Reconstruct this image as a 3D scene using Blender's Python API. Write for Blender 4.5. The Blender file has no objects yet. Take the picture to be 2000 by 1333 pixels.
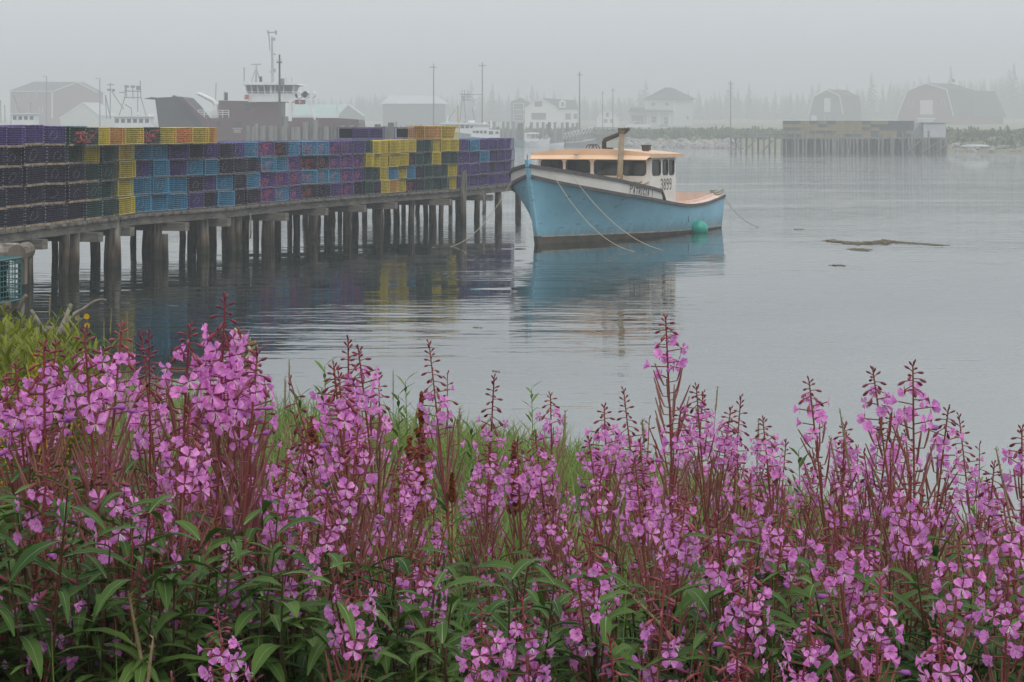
import bpy, math, random
import numpy as np
from mathutils import Vector, Matrix
from mathutils.geometry import tessellate_polygon
R = math.radians
PI = math.pi
scene = bpy.context.scene
COL = scene.collection
rng = random.Random(7)

# ------------------------------------------------------------------ camera numbers
H = 3.1            # eye height above the water
F = 3889.0         # focal length in pixels of the 2000 px wide photograph
HY = 252.0         # row of the horizon


def at(px, py, Y):
    """point at distance Y seen at that spot of the photograph"""
    return Vector(((px - 1000.0) / F * Y, Y, H - (py - HY) / F * Y))


def xat(px, Y):
    return (px - 1000.0) / F * Y


def zat(py, Y):
    return H - (py - HY) / F * Y


# ------------------------------------------------------------------ materials
MATS = {}


def new_mat(name):
    m = bpy.data.materials.new(name)
    m.use_nodes = True
    nt = m.node_tree
    for n in list(nt.nodes):
        nt.nodes.remove(n)
    out = nt.nodes.new('ShaderNodeOutputMaterial')
    MATS[name] = m
    return m, nt, out


def mat(name, col, rough=0.6, var=0.25, scale=6.0, col2=None, bump=0.0, metal=0.0, detail=4.0,
        stretch=(1, 1, 1), spec=0.4, thr=(0.35, 0.7)):
    """principled surface, base colour mixed by noise between col and col2 (default: darker col)"""
    if name in MATS:
        return MATS[name]
    m, nt, out = new_mat(name)
    L = nt.links
    b = nt.nodes.new('ShaderNodeBsdfPrincipled')
    b.inputs['Roughness'].default_value = rough
    b.inputs['Metallic'].default_value = metal
    b.inputs['Specular IOR Level'].default_value = spec
    tc = nt.nodes.new('ShaderNodeTexCoord')
    mp = nt.nodes.new('ShaderNodeMapping')
    mp.inputs['Scale'].default_value = stretch
    nz = nt.nodes.new('ShaderNodeTexNoise')
    nz.inputs['Scale'].default_value = scale
    nz.inputs['Detail'].default_value = detail
    rp = nt.nodes.new('ShaderNodeValToRGB')
    c2 = col2 if col2 else tuple(c * (1 - var) for c in col)
    rp.color_ramp.elements[0].position = thr[0]
    rp.color_ramp.elements[1].position = thr[1]
    rp.color_ramp.elements[0].color = (*c2, 1)
    rp.color_ramp.elements[1].color = (*col, 1)
    L.new(tc.outputs['Object'], mp.inputs['Vector'])
    L.new(mp.outputs['Vector'], nz.inputs['Vector'])
    L.new(nz.outputs['Fac'], rp.inputs['Fac'])
    L.new(rp.outputs['Color'], b.inputs['Base Color'])
    if bump:
        bp = nt.nodes.new('ShaderNodeBump')
        bp.inputs['Strength'].default_value = bump
        bp.inputs['Distance'].default_value = 0.02
        L.new(nz.outputs['Fac'], bp.inputs['Height'])
        L.new(bp.outputs['Normal'], b.inputs['Normal'])
    L.new(b.outputs['BSDF'], out.inputs['Surface'])
    return m


def leaf_mat(name, col, col2, trans=0.3, scale=9.0, rough=0.5, per_object=0.0):
    """thin leaf or petal: diffuse + translucent with a little gloss"""
    m, nt, out = new_mat(name)
    L = nt.links
    tc = nt.nodes.new('ShaderNodeTexCoord')
    nz = nt.nodes.new('ShaderNodeTexNoise')
    nz.inputs['Scale'].default_value = scale
    nz.inputs['Detail'].default_value = 3
    L.new(tc.outputs['Object'], nz.inputs['Vector'])
    rp = nt.nodes.new('ShaderNodeValToRGB')
    rp.color_ramp.elements[0].position = 0.34
    rp.color_ramp.elements[1].position = 0.66
    rp.color_ramp.elements[0].color = (*col, 1)
    rp.color_ramp.elements[1].color = (*col2, 1)
    L.new(nz.outputs['Fac'], rp.inputs['Fac'])
    src = rp.outputs['Color']
    if per_object:
        oi = nt.nodes.new('ShaderNodeObjectInfo')
        hs = nt.nodes.new('ShaderNodeHueSaturation')
        mr = nt.nodes.new('ShaderNodeMapRange')
        mr.inputs['To Min'].default_value = 1 - per_object
        mr.inputs['To Max'].default_value = 1 + per_object
        L.new(oi.outputs['Random'], mr.inputs['Value'])
        L.new(mr.outputs['Result'], hs.inputs['Value'])
        mr2 = nt.nodes.new('ShaderNodeMapRange')
        mr2.inputs['To Min'].default_value = 0.5 - per_object * 0.08
        mr2.inputs['To Max'].default_value = 0.5 + per_object * 0.08
        L.new(oi.outputs['Random'], mr2.inputs['Value'])
        L.new(mr2.outputs['Result'], hs.inputs['Hue'])
        L.new(src, hs.inputs['Color'])
        src = hs.outputs['Color']
    b = nt.nodes.new('ShaderNodeBsdfPrincipled')
    b.inputs['Roughness'].default_value = rough
    b.inputs['Specular IOR Level'].default_value = 0.22
    t = nt.nodes.new('ShaderNodeBsdfTranslucent')
    mx = nt.nodes.new('ShaderNodeMixShader')
    mx.inputs['Fac'].default_value = trans
    L.new(src, b.inputs['Base Color'])
    L.new(src, t.inputs['Color'])
    L.new(b.outputs['BSDF'], mx.inputs[1])
    L.new(t.outputs['BSDF'], mx.inputs[2])
    L.new(mx.outputs['Shader'], out.inputs['Surface'])
    return m


def glass_mat(name, tint=(0.55, 0.6, 0.6), gloss=0.25):
    m, nt, out = new_mat(name)
    L = nt.links
    tr = nt.nodes.new('ShaderNodeBsdfTransparent')
    tr.inputs['Color'].default_value = (*tint, 1)
    gl = nt.nodes.new('ShaderNodeBsdfGlossy')
    gl.inputs['Roughness'].default_value = 0.05
    gl.inputs['Color'].default_value = (0.8, 0.85, 0.85, 1)
    fr = nt.nodes.new('ShaderNodeFresnel')
    fr.inputs['IOR'].default_value = 1.5
    ad = nt.nodes.new('ShaderNodeMath')
    ad.operation = 'ADD'
    ad.inputs[1].default_value = gloss * 0.3
    mx = nt.nodes.new('ShaderNodeMixShader')
    L.new(fr.outputs['Fac'], ad.inputs[0])
    L.new(ad.outputs[0], mx.inputs['Fac'])
    L.new(tr.outputs['BSDF'], mx.inputs[1])
    L.new(gl.outputs['BSDF'], mx.inputs[2])
    L.new(mx.outputs['Shader'], out.inputs['Surface'])
    return m


# ------------------------------------------------------------------ mesh builder
class MB:
    def __init__(self):
        self.v, self.f, self.m = [], [], []

    def add(self, verts, faces, mi=0):
        o = len(self.v)
        self.v.extend([tuple(p) for p in verts])
        for fc in faces:
            self.f.append(tuple(i + o for i in fc))
            self.m.append(mi)

    def box(self, c, s, mi=0, rz=0.0, M=None):
        x, y, z = s[0] / 2, s[1] / 2, s[2] / 2
        vs = [Vector(p) for p in ((-x, -y, -z), (x, -y, -z), (x, y, -z), (-x, y, -z), (-x, -y, z), (x, -y, z), (x, y, z), (-x, y, z))]
        T = Matrix.Translation(Vector(c)) @ (M if M is not None else Matrix.Rotation(rz, 4, 'Z'))
        self.add([T @ p for p in vs], [(0, 3, 2, 1), (4, 5, 6, 7), (0, 1, 5, 4), (1, 2, 6, 5), (2, 3, 7, 6), (3, 0, 4, 7)], mi)

    def box2(self, a, b, mi=0):
        self.box([(a[i] + b[i]) / 2 for i in range(3)], [abs(b[i] - a[i]) for i in range(3)], mi)

    def tube(self, pts, rad, n=6, mi=0, caps=True):
        pts = [Vector(p) for p in pts]
        if not hasattr(rad, '__len__'):
            rad = [rad] * len(pts)
        vs, fs = [], []
        prev = None
        for i, p in enumerate(pts):
            d = (pts[min(i + 1, len(pts) - 1)] - pts[max(i - 1, 0)])
            if d.length < 1e-9:
                d = Vector((0, 0, 1))
            d.normalize()
            if prev is None:
                u = d.cross(Vector((0, 0, 1)) if abs(d.z) < 0.9 else Vector((1, 0, 0)))
            else:
                u = prev - d * prev.dot(d)
                if u.length < 1e-6:
                    u = d.orthogonal()
            u.normalize()
            prev = u
            w = d.cross(u)
            for k in range(n):
                a = 2 * PI * k / n
                vs.append(p + (u * math.cos(a) + w * math.sin(a)) * rad[i])
        for i in range(len(pts) - 1):
            for k in range(n):
                a, b = i * n + k, i * n + (k + 1) % n
                fs.append((a, b, b + n, a + n))
        if caps:
            fs.append(tuple(reversed(range(n))))
            fs.append(tuple(range((len(pts) - 1) * n, len(pts) * n)))
        self.add(vs, fs, mi)

    def wire(self, a, b, r, mi=0):
        """thin square bar without end faces"""
        self.tube([a, b], r, 4, mi, caps=False)

    def prism(self, poly, fn, d0, d1, mi=0):
        """polygon (u,v) extruded from d0 to d1; fn(u,v,d) gives the point"""
        n = len(poly)
        vs = [fn(u, v, d0) for u, v in poly] + [fn(u, v, d1) for u, v in poly]
        tris = tessellate_polygon([[Vector((u, v, 0)) for u, v in poly]])
        fs = [tuple(t) for t in tris] + [tuple(i + n for i in reversed(t)) for t in tris]
        fs += [(i, (i + 1) % n, (i + 1) % n + n, i + n) for i in range(n)]
        self.add(vs, fs, mi)

    def holed(self, outer, holes, fn, d0, d1, mi=0):
        """wall with openings"""
        loops = [outer] + holes
        flat = [p for l in loops for p in l]
        tris = tessellate_polygon([[Vector((u, v, 0)) for u, v in l] for l in loops])
        n = len(flat)
        vs = [fn(u, v, d0) for u, v in flat] + [fn(u, v, d1) for u, v in flat]
        fs = [tuple(t) for t in tris] + [tuple(i + n for i in reversed(t)) for t in tris]
        o = 0
        for l in loops:
            k = len(l)
            fs += [(o + i, o + (i + 1) % k, o + (i + 1) % k + n, o + i + n) for i in range(k)]
            o += k
        self.add(vs, fs, mi)

    def ring(self, outer, inner, fn, d0, d1, mi=0):
        n = len(outer)
        vs = [fn(u, v, d) for d in (d0, d1) for l in (outer, inner) for u, v in l]
        fs = []
        for i in range(n):
            j = (i + 1) % n
            fs += [(i, j, n + j, n + i), (2 * n + i, 3 * n + i, 3 * n + j, 2 * n + j),
                   (i, 2 * n + i, 2 * n + j, j), (n + i, n + j, 3 * n + j, 3 * n + i)]
        self.add(vs, fs, mi)

    def ball(self, c, r, mi=0, nu=10, nv=6, M=None):
        c = Vector(c)
        r = r if hasattr(r, '__len__') else (r, r, r)
        vs = [Vector((0, 0, r[2]))]
        for i in range(1, nv):
            t = PI * i / nv
            for k in range(nu):
                a = 2 * PI * k / nu
                vs.append(Vector((math.sin(t) * math.cos(a) * r[0], math.sin(t) * math.sin(a) * r[1], math.cos(t) * r[2])))
        vs.append(Vector((0, 0, -r[2])))
        fs = [(0, 1 + k, 1 + (k + 1) % nu) for k in range(nu)]
        for i in range(nv - 2):
            for k in range(nu):
                a, b = 1 + i * nu + k, 1 + i * nu + (k + 1) % nu
                fs.append((a, a + nu, b + nu, b))
        o = 1 + (nv - 2) * nu
        fs += [(o + k, len(vs) - 1, o + (k + 1) % nu) for k in range(nu)]
        if M is not None:
            vs = [M @ p for p in vs]
        self.add([p + c for p in vs], fs, mi)

    def grid(self, P, mi=0, closed=False):
        """rows of points -> quads"""
        nr, nc = len(P), len(P[0])
        vs = [p for row in P for p in row]
        fs = []
        for i in range(nr - 1):
            for j in range(nc - 1 if not closed else nc):
                k = (j + 1) % nc
                fs.append((i * nc + j, i * nc + k, (i + 1) * nc + k, (i + 1) * nc + j))
        self.add(vs, fs, mi)

    def mesh(self, name, mats, smooth=False):
        me = bpy.data.meshes.new(name)
        me.from_pydata(self.v, [], self.f)
        for m in (mats if isinstance(mats, (list, tuple)) else [mats]):
            me.materials.append(m)
        if any(self.m):
            me.polygons.foreach_set('material_index', self.m)
        if smooth:
            me.polygons.foreach_set('use_smooth', [True] * len(me.polygons))
        me.update()
        return me

    def build(self, name, mats, parent=None, smooth=False):
        return link(name, self.mesh(name, mats, smooth), parent)


def link(name, me, parent=None):
    o = bpy.data.objects.new(name, me)
    COL.objects.link(o)
    if parent is not None:
        o.parent = parent
    return o


def tag(o, label=None, cat=None, group=None, kind=None):
    if label:
        o['label'] = label
    if cat:
        o['category'] = cat
    if group:
        o['group'] = group
    if kind:
        o['kind'] = kind
    return o


def thing(name, label, cat, loc=(0, 0, 0), rz=0.0, group=None):
    o = bpy.data.objects.new(name, None)
    COL.objects.link(o)
    o.empty_display_size = 0.2
    o.location = loc
    o.rotation_euler = (0, 0, rz)
    return tag(o, label, cat, group)


def copy_tree(o, parent=None):
    c = o.copy()
    COL.objects.link(c)
    if parent is not None:
        c.parent = parent
    for ch in KIDS.get(o.name, []):
        KIDS.setdefault(c.name, []).append(copy_tree(ch, c))
    return c


KIDS = {}


def lerp_table(tab, x):
    if x <= tab[0][0]:
        return tab[0][1]
    for (a, u), (b, w) in zip(tab, tab[1:]):
        if x <= b:
            t = (x - a) / (b - a)
            return u + (w - u) * t
    return tab[-1][1]


def smooth_table(tab, x):
    """Catmull-Rom through a table"""
    xs = [t[0] for t in tab]
    if x <= xs[0]:
        return tab[0][1]
    if x >= xs[-1]:
        return tab[-1][1]
    i = max(k for k in range(len(xs)) if xs[k] <= x)
    i = min(i, len(xs) - 2)
    x0, x1 = xs[i], xs[i + 1]
    y0, y1 = tab[i][1], tab[i + 1][1]
    m0 = (y1 - tab[i - 1][1]) / (x1 - xs[i - 1]) if i > 0 else (y1 - y0) / (x1 - x0)
    m1 = (tab[i + 2][1] - y0) / (xs[i + 2] - x0) if i + 2 < len(xs) else (y1 - y0) / (x1 - x0)
    h = x1 - x0
    t = (x - x0) / h
    return ((2 * t**3 - 3 * t**2 + 1) * y0 + (t**3 - 2 * t**2 + t) * h * m0 + (-2 * t**3 + 3 * t**2) * y1 + (t**3 - t**2) * h * m1)


ONES = ['', 'first', 'second', 'third', 'fourth', 'fifth', 'sixth', 'seventh', 'eighth', 'ninth', 'tenth', 'eleventh', 'twelfth',
        'thirteenth', 'fourteenth', 'fifteenth', 'sixteenth', 'seventeenth', 'eighteenth', 'nineteenth']
TENS = {20: 'twentieth', 30: 'thirtieth', 40: 'fortieth', 50: 'fiftieth', 60: 'sixtieth', 70: 'seventieth', 80: 'eightieth', 90: 'ninetieth'}
TEN2 = {20: 'twenty', 30: 'thirty', 40: 'forty', 50: 'fifty', 60: 'sixty', 70: 'seventy', 80: 'eighty', 90: 'ninety'}


def nth(n):
    if n < 20:
        return ONES[n]
    t = n // 10 * 10
    return TENS[t] if n % 10 == 0 else TEN2[t] + '-' + ONES[n % 10]


def rrect(u0, v0, u1, v1, r, n=4):
    """rounded rectangle outline"""
    pts = []
    for cx, cy, a0 in ((u1 - r, v1 - r, 0), (u0 + r, v1 - r, 90), (u0 + r, v0 + r, 180), (u1 - r, v0 + r, 270)):
        for k in range(n + 1):
            a = R(a0 + 90 * k / n)
            pts.append((cx + r * math.cos(a), cy + r * math.sin(a)))
    return pts


# ------------------------------------------------------------------ world, sun, camera, render
w = bpy.data.worlds.new('World')
scene.world = w
w.use_nodes = True
nt = w.node_tree
for n in list(nt.nodes):
    nt.nodes.remove(n)
SUN_EL, SUN_AZ = 52.0, 150.0      # azimuth clockwise from +Y
sky = nt.nodes.new('ShaderNodeTexSky')
sky.sky_type = 'NISHITA'
sky.sun_disc = False
sky.sun_elevation = R(SUN_EL)
sky.sun_rotation = R(SUN_AZ)
sky.dust_density = 6.0
sky.air_density = 1.0
hs = nt.nodes.new('ShaderNodeHueSaturation')
hs.inputs['Saturation'].default_value = 0.25
tc = nt.nodes.new('ShaderNodeTexCoord')
sp = nt.nodes.new('ShaderNodeSeparateXYZ')
rp = nt.nodes.new('ShaderNodeValToRGB')        # overcast: brighter overhead than at the horizon
rp.color_ramp.elements[0].position = 0.0
rp.color_ramp.elements[0].color = (0.47, 0.50, 0.525, 1)
rp.color_ramp.elements[1].position = 0.9
rp.color_ramp.elements[1].color = (0.99, 1.02, 1.05, 1)
e = rp.color_ramp.elements.new(0.06)
e.color = (0.60, 0.635, 0.665, 1)
e = rp.color_ramp.elements.new(0.2)
e.color = (0.73, 0.78, 0.825, 1)
mul = nt.nodes.new('ShaderNodeVectorMath')
mul.operation = 'SCALE'
mul.inputs['Scale'].default_value = 10.0
mx = nt.nodes.new('ShaderNodeMix')
mx.data_type = 'RGBA'
mx.inputs['Factor'].default_value = 0.93
bg = nt.nodes.new('ShaderNodeBackground')
bg.inputs['Strength'].default_value = 0.1
ow = nt.nodes.new('ShaderNodeOutputWorld')
L = nt.links
L.new(sky.outputs['Color'], hs.inputs['Color'])
L.new(tc.outputs['Generated'], sp.inputs[0])
L.new(sp.outputs['Z'], rp.inputs['Fac'])
L.new(rp.outputs['Color'], mul.inputs[0])
L.new(hs.outputs['Color'], mx.inputs['A'])
L.new(mul.outputs['Vector'], mx.inputs['B'])
L.new(mx.outputs['Result'], bg.inputs['Color'])
L.new(bg.outputs['Background'], ow.inputs['Surface'])

sd = bpy.data.lights.new('sun', 'SUN')
sd.energy = 0.8
sd.angle = R(25)
sd.color = (1.0, 0.96, 0.9)
so = bpy.data.objects.new('sun', sd)
COL.objects.link(so)
sdir = Vector((math.sin(R(SUN_AZ)) * math.cos(R(SUN_EL)), math.cos(R(SUN_AZ)) * math.cos(R(SUN_EL)), math.sin(R(SUN_EL))))
so.rotation_euler = sdir.to_track_quat('Z', 'Y').to_euler()

cd = bpy.data.cameras.new('camera')
cd.lens = F / 2000.0 * 36.0
cd.sensor_width = 36.0
cd.shift_y = -(666.5 - HY) / 2000.0
cd.clip_start = 0.05
cd.clip_end = 5000
co = bpy.data.objects.new('camera', cd)
COL.objects.link(co)
co.location = (0, 0, H)
co.rotation_euler = (R(90), 0, 0)
scene.camera = co

scene.view_settings.view_transform = 'Standard'
scene.view_settings.look = 'None'
scene.view_settings.exposure = 0.32
scene.view_settings.gamma = 1.0
scene.render.film_transparent = False
cy = scene.cycles
cy.max_bounces = 7
cy.diffuse_bounces = 3
cy.glossy_bounces = 4
cy.transmission_bounces = 4
cy.transparent_max_bounces = 12
cy.volume_bounces = 2
cy.use_denoising = True
try:
    cy.denoiser = 'OPENIMAGEDENOISE'
except Exception:
    pass
cy.sample_clamp_indirect = 4.0

# ------------------------------------------------------------------ haze
HAZE = 0.0021
m, nt, out = new_mat('sea fog')
pv = nt.nodes.new('ShaderNodeVolumePrincipled')
pv.inputs['Color'].default_value = (0.80, 0.825, 0.84, 1)
pv.inputs['Density'].default_value = HAZE
pv.inputs['Density Attribute'].default_value = ''
pv.inputs['Anisotropy'].default_value = 0.0
nt.links.new(pv.outputs['Volume'], out.inputs['Volume'])
try:
    m.cycles.homogeneous_volume = True
except Exception:
    pass
hb = MB()
hb.box2((-900, -40, -3), (900, 1650, 27))
ho = hb.build('haze', m)
tag(ho, 'pale sea fog lying over the harbour', 'fog', kind='stuff')

# ------------------------------------------------------------------ water and ground
SHORE = [(-30, 30), (-12, 28), (-8, 26.5), (-6, 25), (-4, 21.5), (-2, 19.5), (0, 18), (2, 15.2), (4, 12.8), (6, 11.3), (10, 10), (40, 8)]


def ys(x):
    return smooth_table(SHORE, x)


def ground_z(x, y):
    d = ys(x) - y
    n = 0.05 * math.sin(x * 2.1 + 1.3) * math.cos(y * 1.7) + 0.03 * math.sin(x * 5.3 + y * 4.1)
    if d > 0:
        return 1.48 * (1 - math.exp(-d / 5.5)) + n * min(1, d / 2.0)
    return max(-1.6, 0.10 * d)


m, nt, out = new_mat('harbour water')
L = nt.links
b = nt.nodes.new('ShaderNodeBsdfPrincipled')
b.inputs['Roughness'].default_value = 0.025
b.inputs['IOR'].default_value = 1.33
b.inputs['Specular IOR Level'].default_value = 0.5
geo = nt.nodes.new('ShaderNodeNewGeometry')
sp = nt.nodes.new('ShaderNodeSeparateXYZ')
L.new(geo.outputs['Position'], sp.inputs[0])
# depth colour: pale sandy shallows near the bank, dark green where deep
mr = nt.nodes.new('ShaderNodeMapRange')
mr.inputs['From Min'].default_value = 13.0
mr.inputs['From Max'].default_value = 34.0
nzd = nt.nodes.new('ShaderNodeTexNoise')
nzd.inputs['Scale'].default_value = 0.25
nzd.inputs['Detail'].default_value = 3
L.new(geo.outputs['Position'], nzd.inputs['Vector'])
ma = nt.nodes.new('ShaderNodeMath')
ma.operation = 'MULTIPLY_ADD'
ma.inputs[1].default_value = 8.0
L.new(nzd.outputs['Fac'], ma.inputs[0])
L.new(sp.outputs['Y'], ma.inputs[2])
mx2 = nt.nodes.new('ShaderNodeMath')          # the shallows reach farther out on the right
mx2.operation = 'MULTIPLY_ADD'
mx2.inputs[1].default_value = -0.9
L.new(sp.outputs['X'], mx2.inputs[0])
L.new(ma.outputs[0], mx2.inputs[2])
L.new(mx2.outputs[0], mr.inputs['Value'])
rp = nt.nodes.new('ShaderNodeValToRGB')
rp.color_ramp.elements[0].color = (0.20, 0.215, 0.20, 1)
rp.color_ramp.elements[1].color = (0.006, 0.014, 0.012, 1)
L.new(mr.outputs['Result'], rp.inputs['Fac'])
L.new(rp.outputs['Color'], b.inputs['Base Color'])
# ripples: two crossing sets, calm and ruffled patches
mp = nt.nodes.new('ShaderNodeMapping')
mp.inputs['Scale'].default_value = (0.8, 2.6, 1)
mp.inputs['Rotation'].default_value = (0, 0, R(6))
L.new(geo.outputs['Position'], mp.inputs['Vector'])
n1 = nt.nodes.new('ShaderNodeTexNoise')
n1.inputs['Scale'].default_value = 1.1
n1.inputs['Detail'].default_value = 3
n1.inputs['Roughness'].default_value = 0.45
n1.inputs['Distortion'].default_value = 0.4
L.new(mp.outputs['Vector'], n1.inputs['Vector'])
mp2 = nt.nodes.new('ShaderNodeMapping')
mp2.inputs['Scale'].default_value = (0.22, 0.6, 1)
mp2.inputs['Rotation'].default_value = (0, 0, R(-9))
L.new(geo.outputs['Position'], mp2.inputs['Vector'])
n2 = nt.nodes.new('ShaderNodeTexNoise')
n2.inputs['Scale'].default_value = 0.7
n2.inputs['Detail'].default_value = 2
L.new(mp2.outputs['Vector'], n2.inputs['Vector'])
mp3 = nt.nodes.new('ShaderNodeMapping')
mp3.inputs['Scale'].default_value = (0.05, 0.11, 1)
L.new(geo.outputs['Position'], mp3.inputs['Vector'])
n3 = nt.nodes.new('ShaderNodeTexNoise')
n3.inputs['Scale'].default_value = 1.0
n3.inputs['Detail'].default_value = 2
L.new(mp3.outputs['Vector'], n3.inputs['Vector'])
calm = nt.nodes.new('ShaderNodeMapRange')
calm.inputs['From Min'].default_value = 0.38
calm.inputs['From Max'].default_value = 0.62
calm.inputs['To Min'].default_value = 0.12
calm.inputs['To Max'].default_value = 1.0
L.new(n3.outputs['Fac'], calm.inputs['Value'])
far = nt.nodes.new('ShaderNodeMapRange')       # more wind out in the harbour
far.inputs['From Min'].default_value = 48
far.inputs['From Max'].default_value = 130
far.inputs['To Min'].default_value = 0.3
far.inputs['To Max'].default_value = 2.2
L.new(sp.outputs['Y'], far.inputs['Value'])
s1 = nt.nodes.new('ShaderNodeMath')
s1.operation = 'MULTIPLY'
L.new(calm.outputs['Result'], s1.inputs[0])
L.new(far.outputs['Result'], s1.inputs[1])
s2 = nt.nodes.new('ShaderNodeMath')
s2.operation = 'MULTIPLY'
L.new(n1.outputs['Fac'], s2.inputs[0])
L.new(s1.outputs[0], s2.inputs[1])
s3 = nt.nodes.new('ShaderNodeMath')
s3.operation = 'MULTIPLY_ADD'
s3.inputs[1].default_value = 0.55
L.new(n2.outputs['Fac'], s3.inputs[0])
L.new(s2.outputs[0], s3.inputs[2])
bp = nt.nodes.new('ShaderNodeBump')
bp.inputs['Strength'].default_value = 1.0
bp.inputs['Distance'].default_value = 0.05
L.new(s3.outputs[0], bp.inputs['Height'])
L.new(bp.outputs['Normal'], b.inputs['Normal'])
L.new(b.outputs['BSDF'], out.inputs['Surface'])
WATER_BUMP = bp
mb = MB()
mb.add([(-880, 2, 0), (880, 2, 0), (880, 1000, 0), (-880, 1000, 0)], [(0, 1, 2, 3)])
tag(mb.build('water', m), 'calm grey harbour water', 'water', kind='structure')

soil = mat('bank soil', (0.07, 0.06, 0.04), 0.9, scale=9, col2=(0.03, 0.035, 0.02), bump=0.6)
mb = MB()
P = []
yy = [-35 + i * 2.5 for i in range(14)] + [0.5 * i for i in range(1, 70)]
xx = [-40 + i * 2.0 for i in range(14)] + [-12 + 0.5 * i for i in range(49)] + [12.5 + 2 * i for i in range(14)]
for y in yy:
    P.append([(x, y, ground_z(x, y) - (0.0 if y > 0.5 else 0.0)) for x in xx])
mb.grid(P)
tag(mb.build('ground', soil, smooth=True), 'grassy bank sloping down to the water', 'ground', kind='structure')

# far land
FAR = [(-500, 330), (-120, 340), (-20, 400), (0, 415), (14, 375), (22, 335), (32, 318), (48, 305), (58, 280), (66, 262), (90, 258), (140, 250), (500, 230)]


def far_z(x, y):
    d = y - lerp_table(FAR, x)
    if d < 0:
        return 0.12 * d if d > -12 else -1.5
    n = 0.25 * math.sin(x * 0.35) * math.cos(y * 0.21)
    return lerp_table([(0, 0.0), (12, 1.1), (26, 1.9), (60, 2.5), (110, 2.8), (260, 3.0), (400, 4.5), (1300, 12)], d) + n * min(1, d / 15)


grassland = mat('hazy meadow', (0.13, 0.16, 0.07), 0.95, scale=0.12, col2=(0.20, 0.18, 0.10), bump=0.3)
mb = MB()
P = []
for y in [225 + 4 * i for i in range(60)] + [470 + 30 * i for i in range(36)]:
    P.append([(x, y, far_z(x, y)) for x in [-860, -600, -420, -300, -220] + [-180 + 6 * i for i in range(62)] + [200, 260, 340, 480, 640, 860]])
mb.grid(P)
tag(mb.build('terrain', grassland, smooth=True), 'far grassy shore across the harbour', 'terrain', kind='structure')
# ================================================================== the blue boat
def grime_mat(name, col, col2, dark, z0, z1, rough=0.45, spots=0.62):
    """old boat paint: faded patches, scuffs, a stained band low down"""
    m, nt, out = new_mat(name)
    L = nt.links
    b = nt.nodes.new('ShaderNodeBsdfPrincipled')
    b.inputs['Roughness'].default_value = rough
    tc = nt.nodes.new('ShaderNodeTexCoord')
    n1 = nt.nodes.new('ShaderNodeTexNoise')
    n1.inputs['Scale'].default_value = 0.9
    n1.inputs['Detail'].default_value = 6
    n1.inputs['Roughness'].default_value = 0.6
    L.new(tc.outputs['Object'], n1.inputs['Vector'])
    r1 = nt.nodes.new('ShaderNodeValToRGB')
    r1.color_ramp.elements[0].position = 0.36
    r1.color_ramp.elements[1].position = 0.66
    r1.color_ramp.elements[0].color = (*col2, 1)
    r1.color_ramp.elements[1].color = (*col, 1)
    L.new(n1.outputs['Fac'], r1.inputs['Fac'])
    # scuffs: stretched dark flecks
    mp = nt.nodes.new('ShaderNodeMapping')
    mp.inputs['Scale'].default_value = (2.2, 2.2, 6.5)
    mp.inputs['Rotation'].default_value = (0, R(12), 0)
    L.new(tc.outputs['Object'], mp.inputs['Vector'])
    n2 = nt.nodes.new('ShaderNodeTexNoise')
    n2.inputs['Scale'].default_value = 1.6
    n2.inputs['Detail'].default_value = 5
    n2.inputs['Roughness'].default_value = 0.7
    L.new(mp.outputs['Vector'], n2.inputs['Vector'])
    r2 = nt.nodes.new('ShaderNodeValToRGB')
    r2.color_ramp.elements[0].position = spots
    r2.color_ramp.elements[1].position = spots + 0.07
    r2.color_ramp.elements[0].color = (0, 0, 0, 1)
    r2.color_ramp.elements[1].color = (0.75, 0.75, 0.75, 1)
    L.new(n2.outputs['Fac'], r2.inputs['Fac'])
    m1 = nt.nodes.new('ShaderNodeMix')
    m1.data_type = 'RGBA'
    m1.inputs['B'].default_value = (dark[0] * .8, dark[1] * .8, dark[2] * .8, 1)
    L.new(r2.outputs['Color'], m1.inputs['Factor'])
    L.new(r1.outputs['Color'], m1.inputs['A'])
    # waterline stain, ragged upper edge
    sp = nt.nodes.new('ShaderNodeSeparateXYZ')
    L.new(tc.outputs['Object'], sp.inputs[0])
    mp3 = nt.nodes.new('ShaderNodeMapping')
    mp3.inputs['Scale'].default_value = (5, 5, 0.7)
    L.new(tc.outputs['Object'], mp3.inputs['Vector'])
    n3 = nt.nodes.new('ShaderNodeTexNoise')
    n3.inputs['Scale'].default_value = 1.5
    n3.inputs['Detail'].default_value = 5
    L.new(mp3.outputs['Vector'], n3.inputs['Vector'])
    ad = nt.nodes.new('ShaderNodeMath')
    ad.operation = 'MULTIPLY_ADD'
    ad.inputs[1].default_value = 0.55
    L.new(n3.outputs['Fac'], ad.inputs[0])
    L.new(sp.outputs['Z'], ad.inputs[2])
    mr = nt.nodes.new('ShaderNodeMapRange')
    mr.inputs['From Min'].default_value = z1 + 0.27
    mr.inputs['From Max'].default_value = z0 + 0.27
    mr.inputs['To Max'].default_value = 0.5
    L.new(ad.outputs[0], mr.inputs['Value'])
    m2 = nt.nodes.new('ShaderNodeMix')
    m2.data_type = 'RGBA'
    m2.inputs['B'].default_value = (*dark, 1)
    L.new(mr.outputs['Result'], m2.inputs['Factor'])
    L.new(m1.outputs['Result'], m2.inputs['A'])
    L.new(m2.outputs['Result'], b.inputs['Base Color'])
    bp = nt.nodes.new('ShaderNodeBump')
    bp.inputs['Strength'].default_value = 0.12
    bp.inputs['Distance'].default_value = 0.02
    L.new(n1.outputs['Fac'], bp.inputs['Height'])
    L.new(bp.outputs['Normal'], b.inputs['Normal'])
    L.new(b.outputs['BSDF'], out.inputs['Surface'])
    return m


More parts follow.
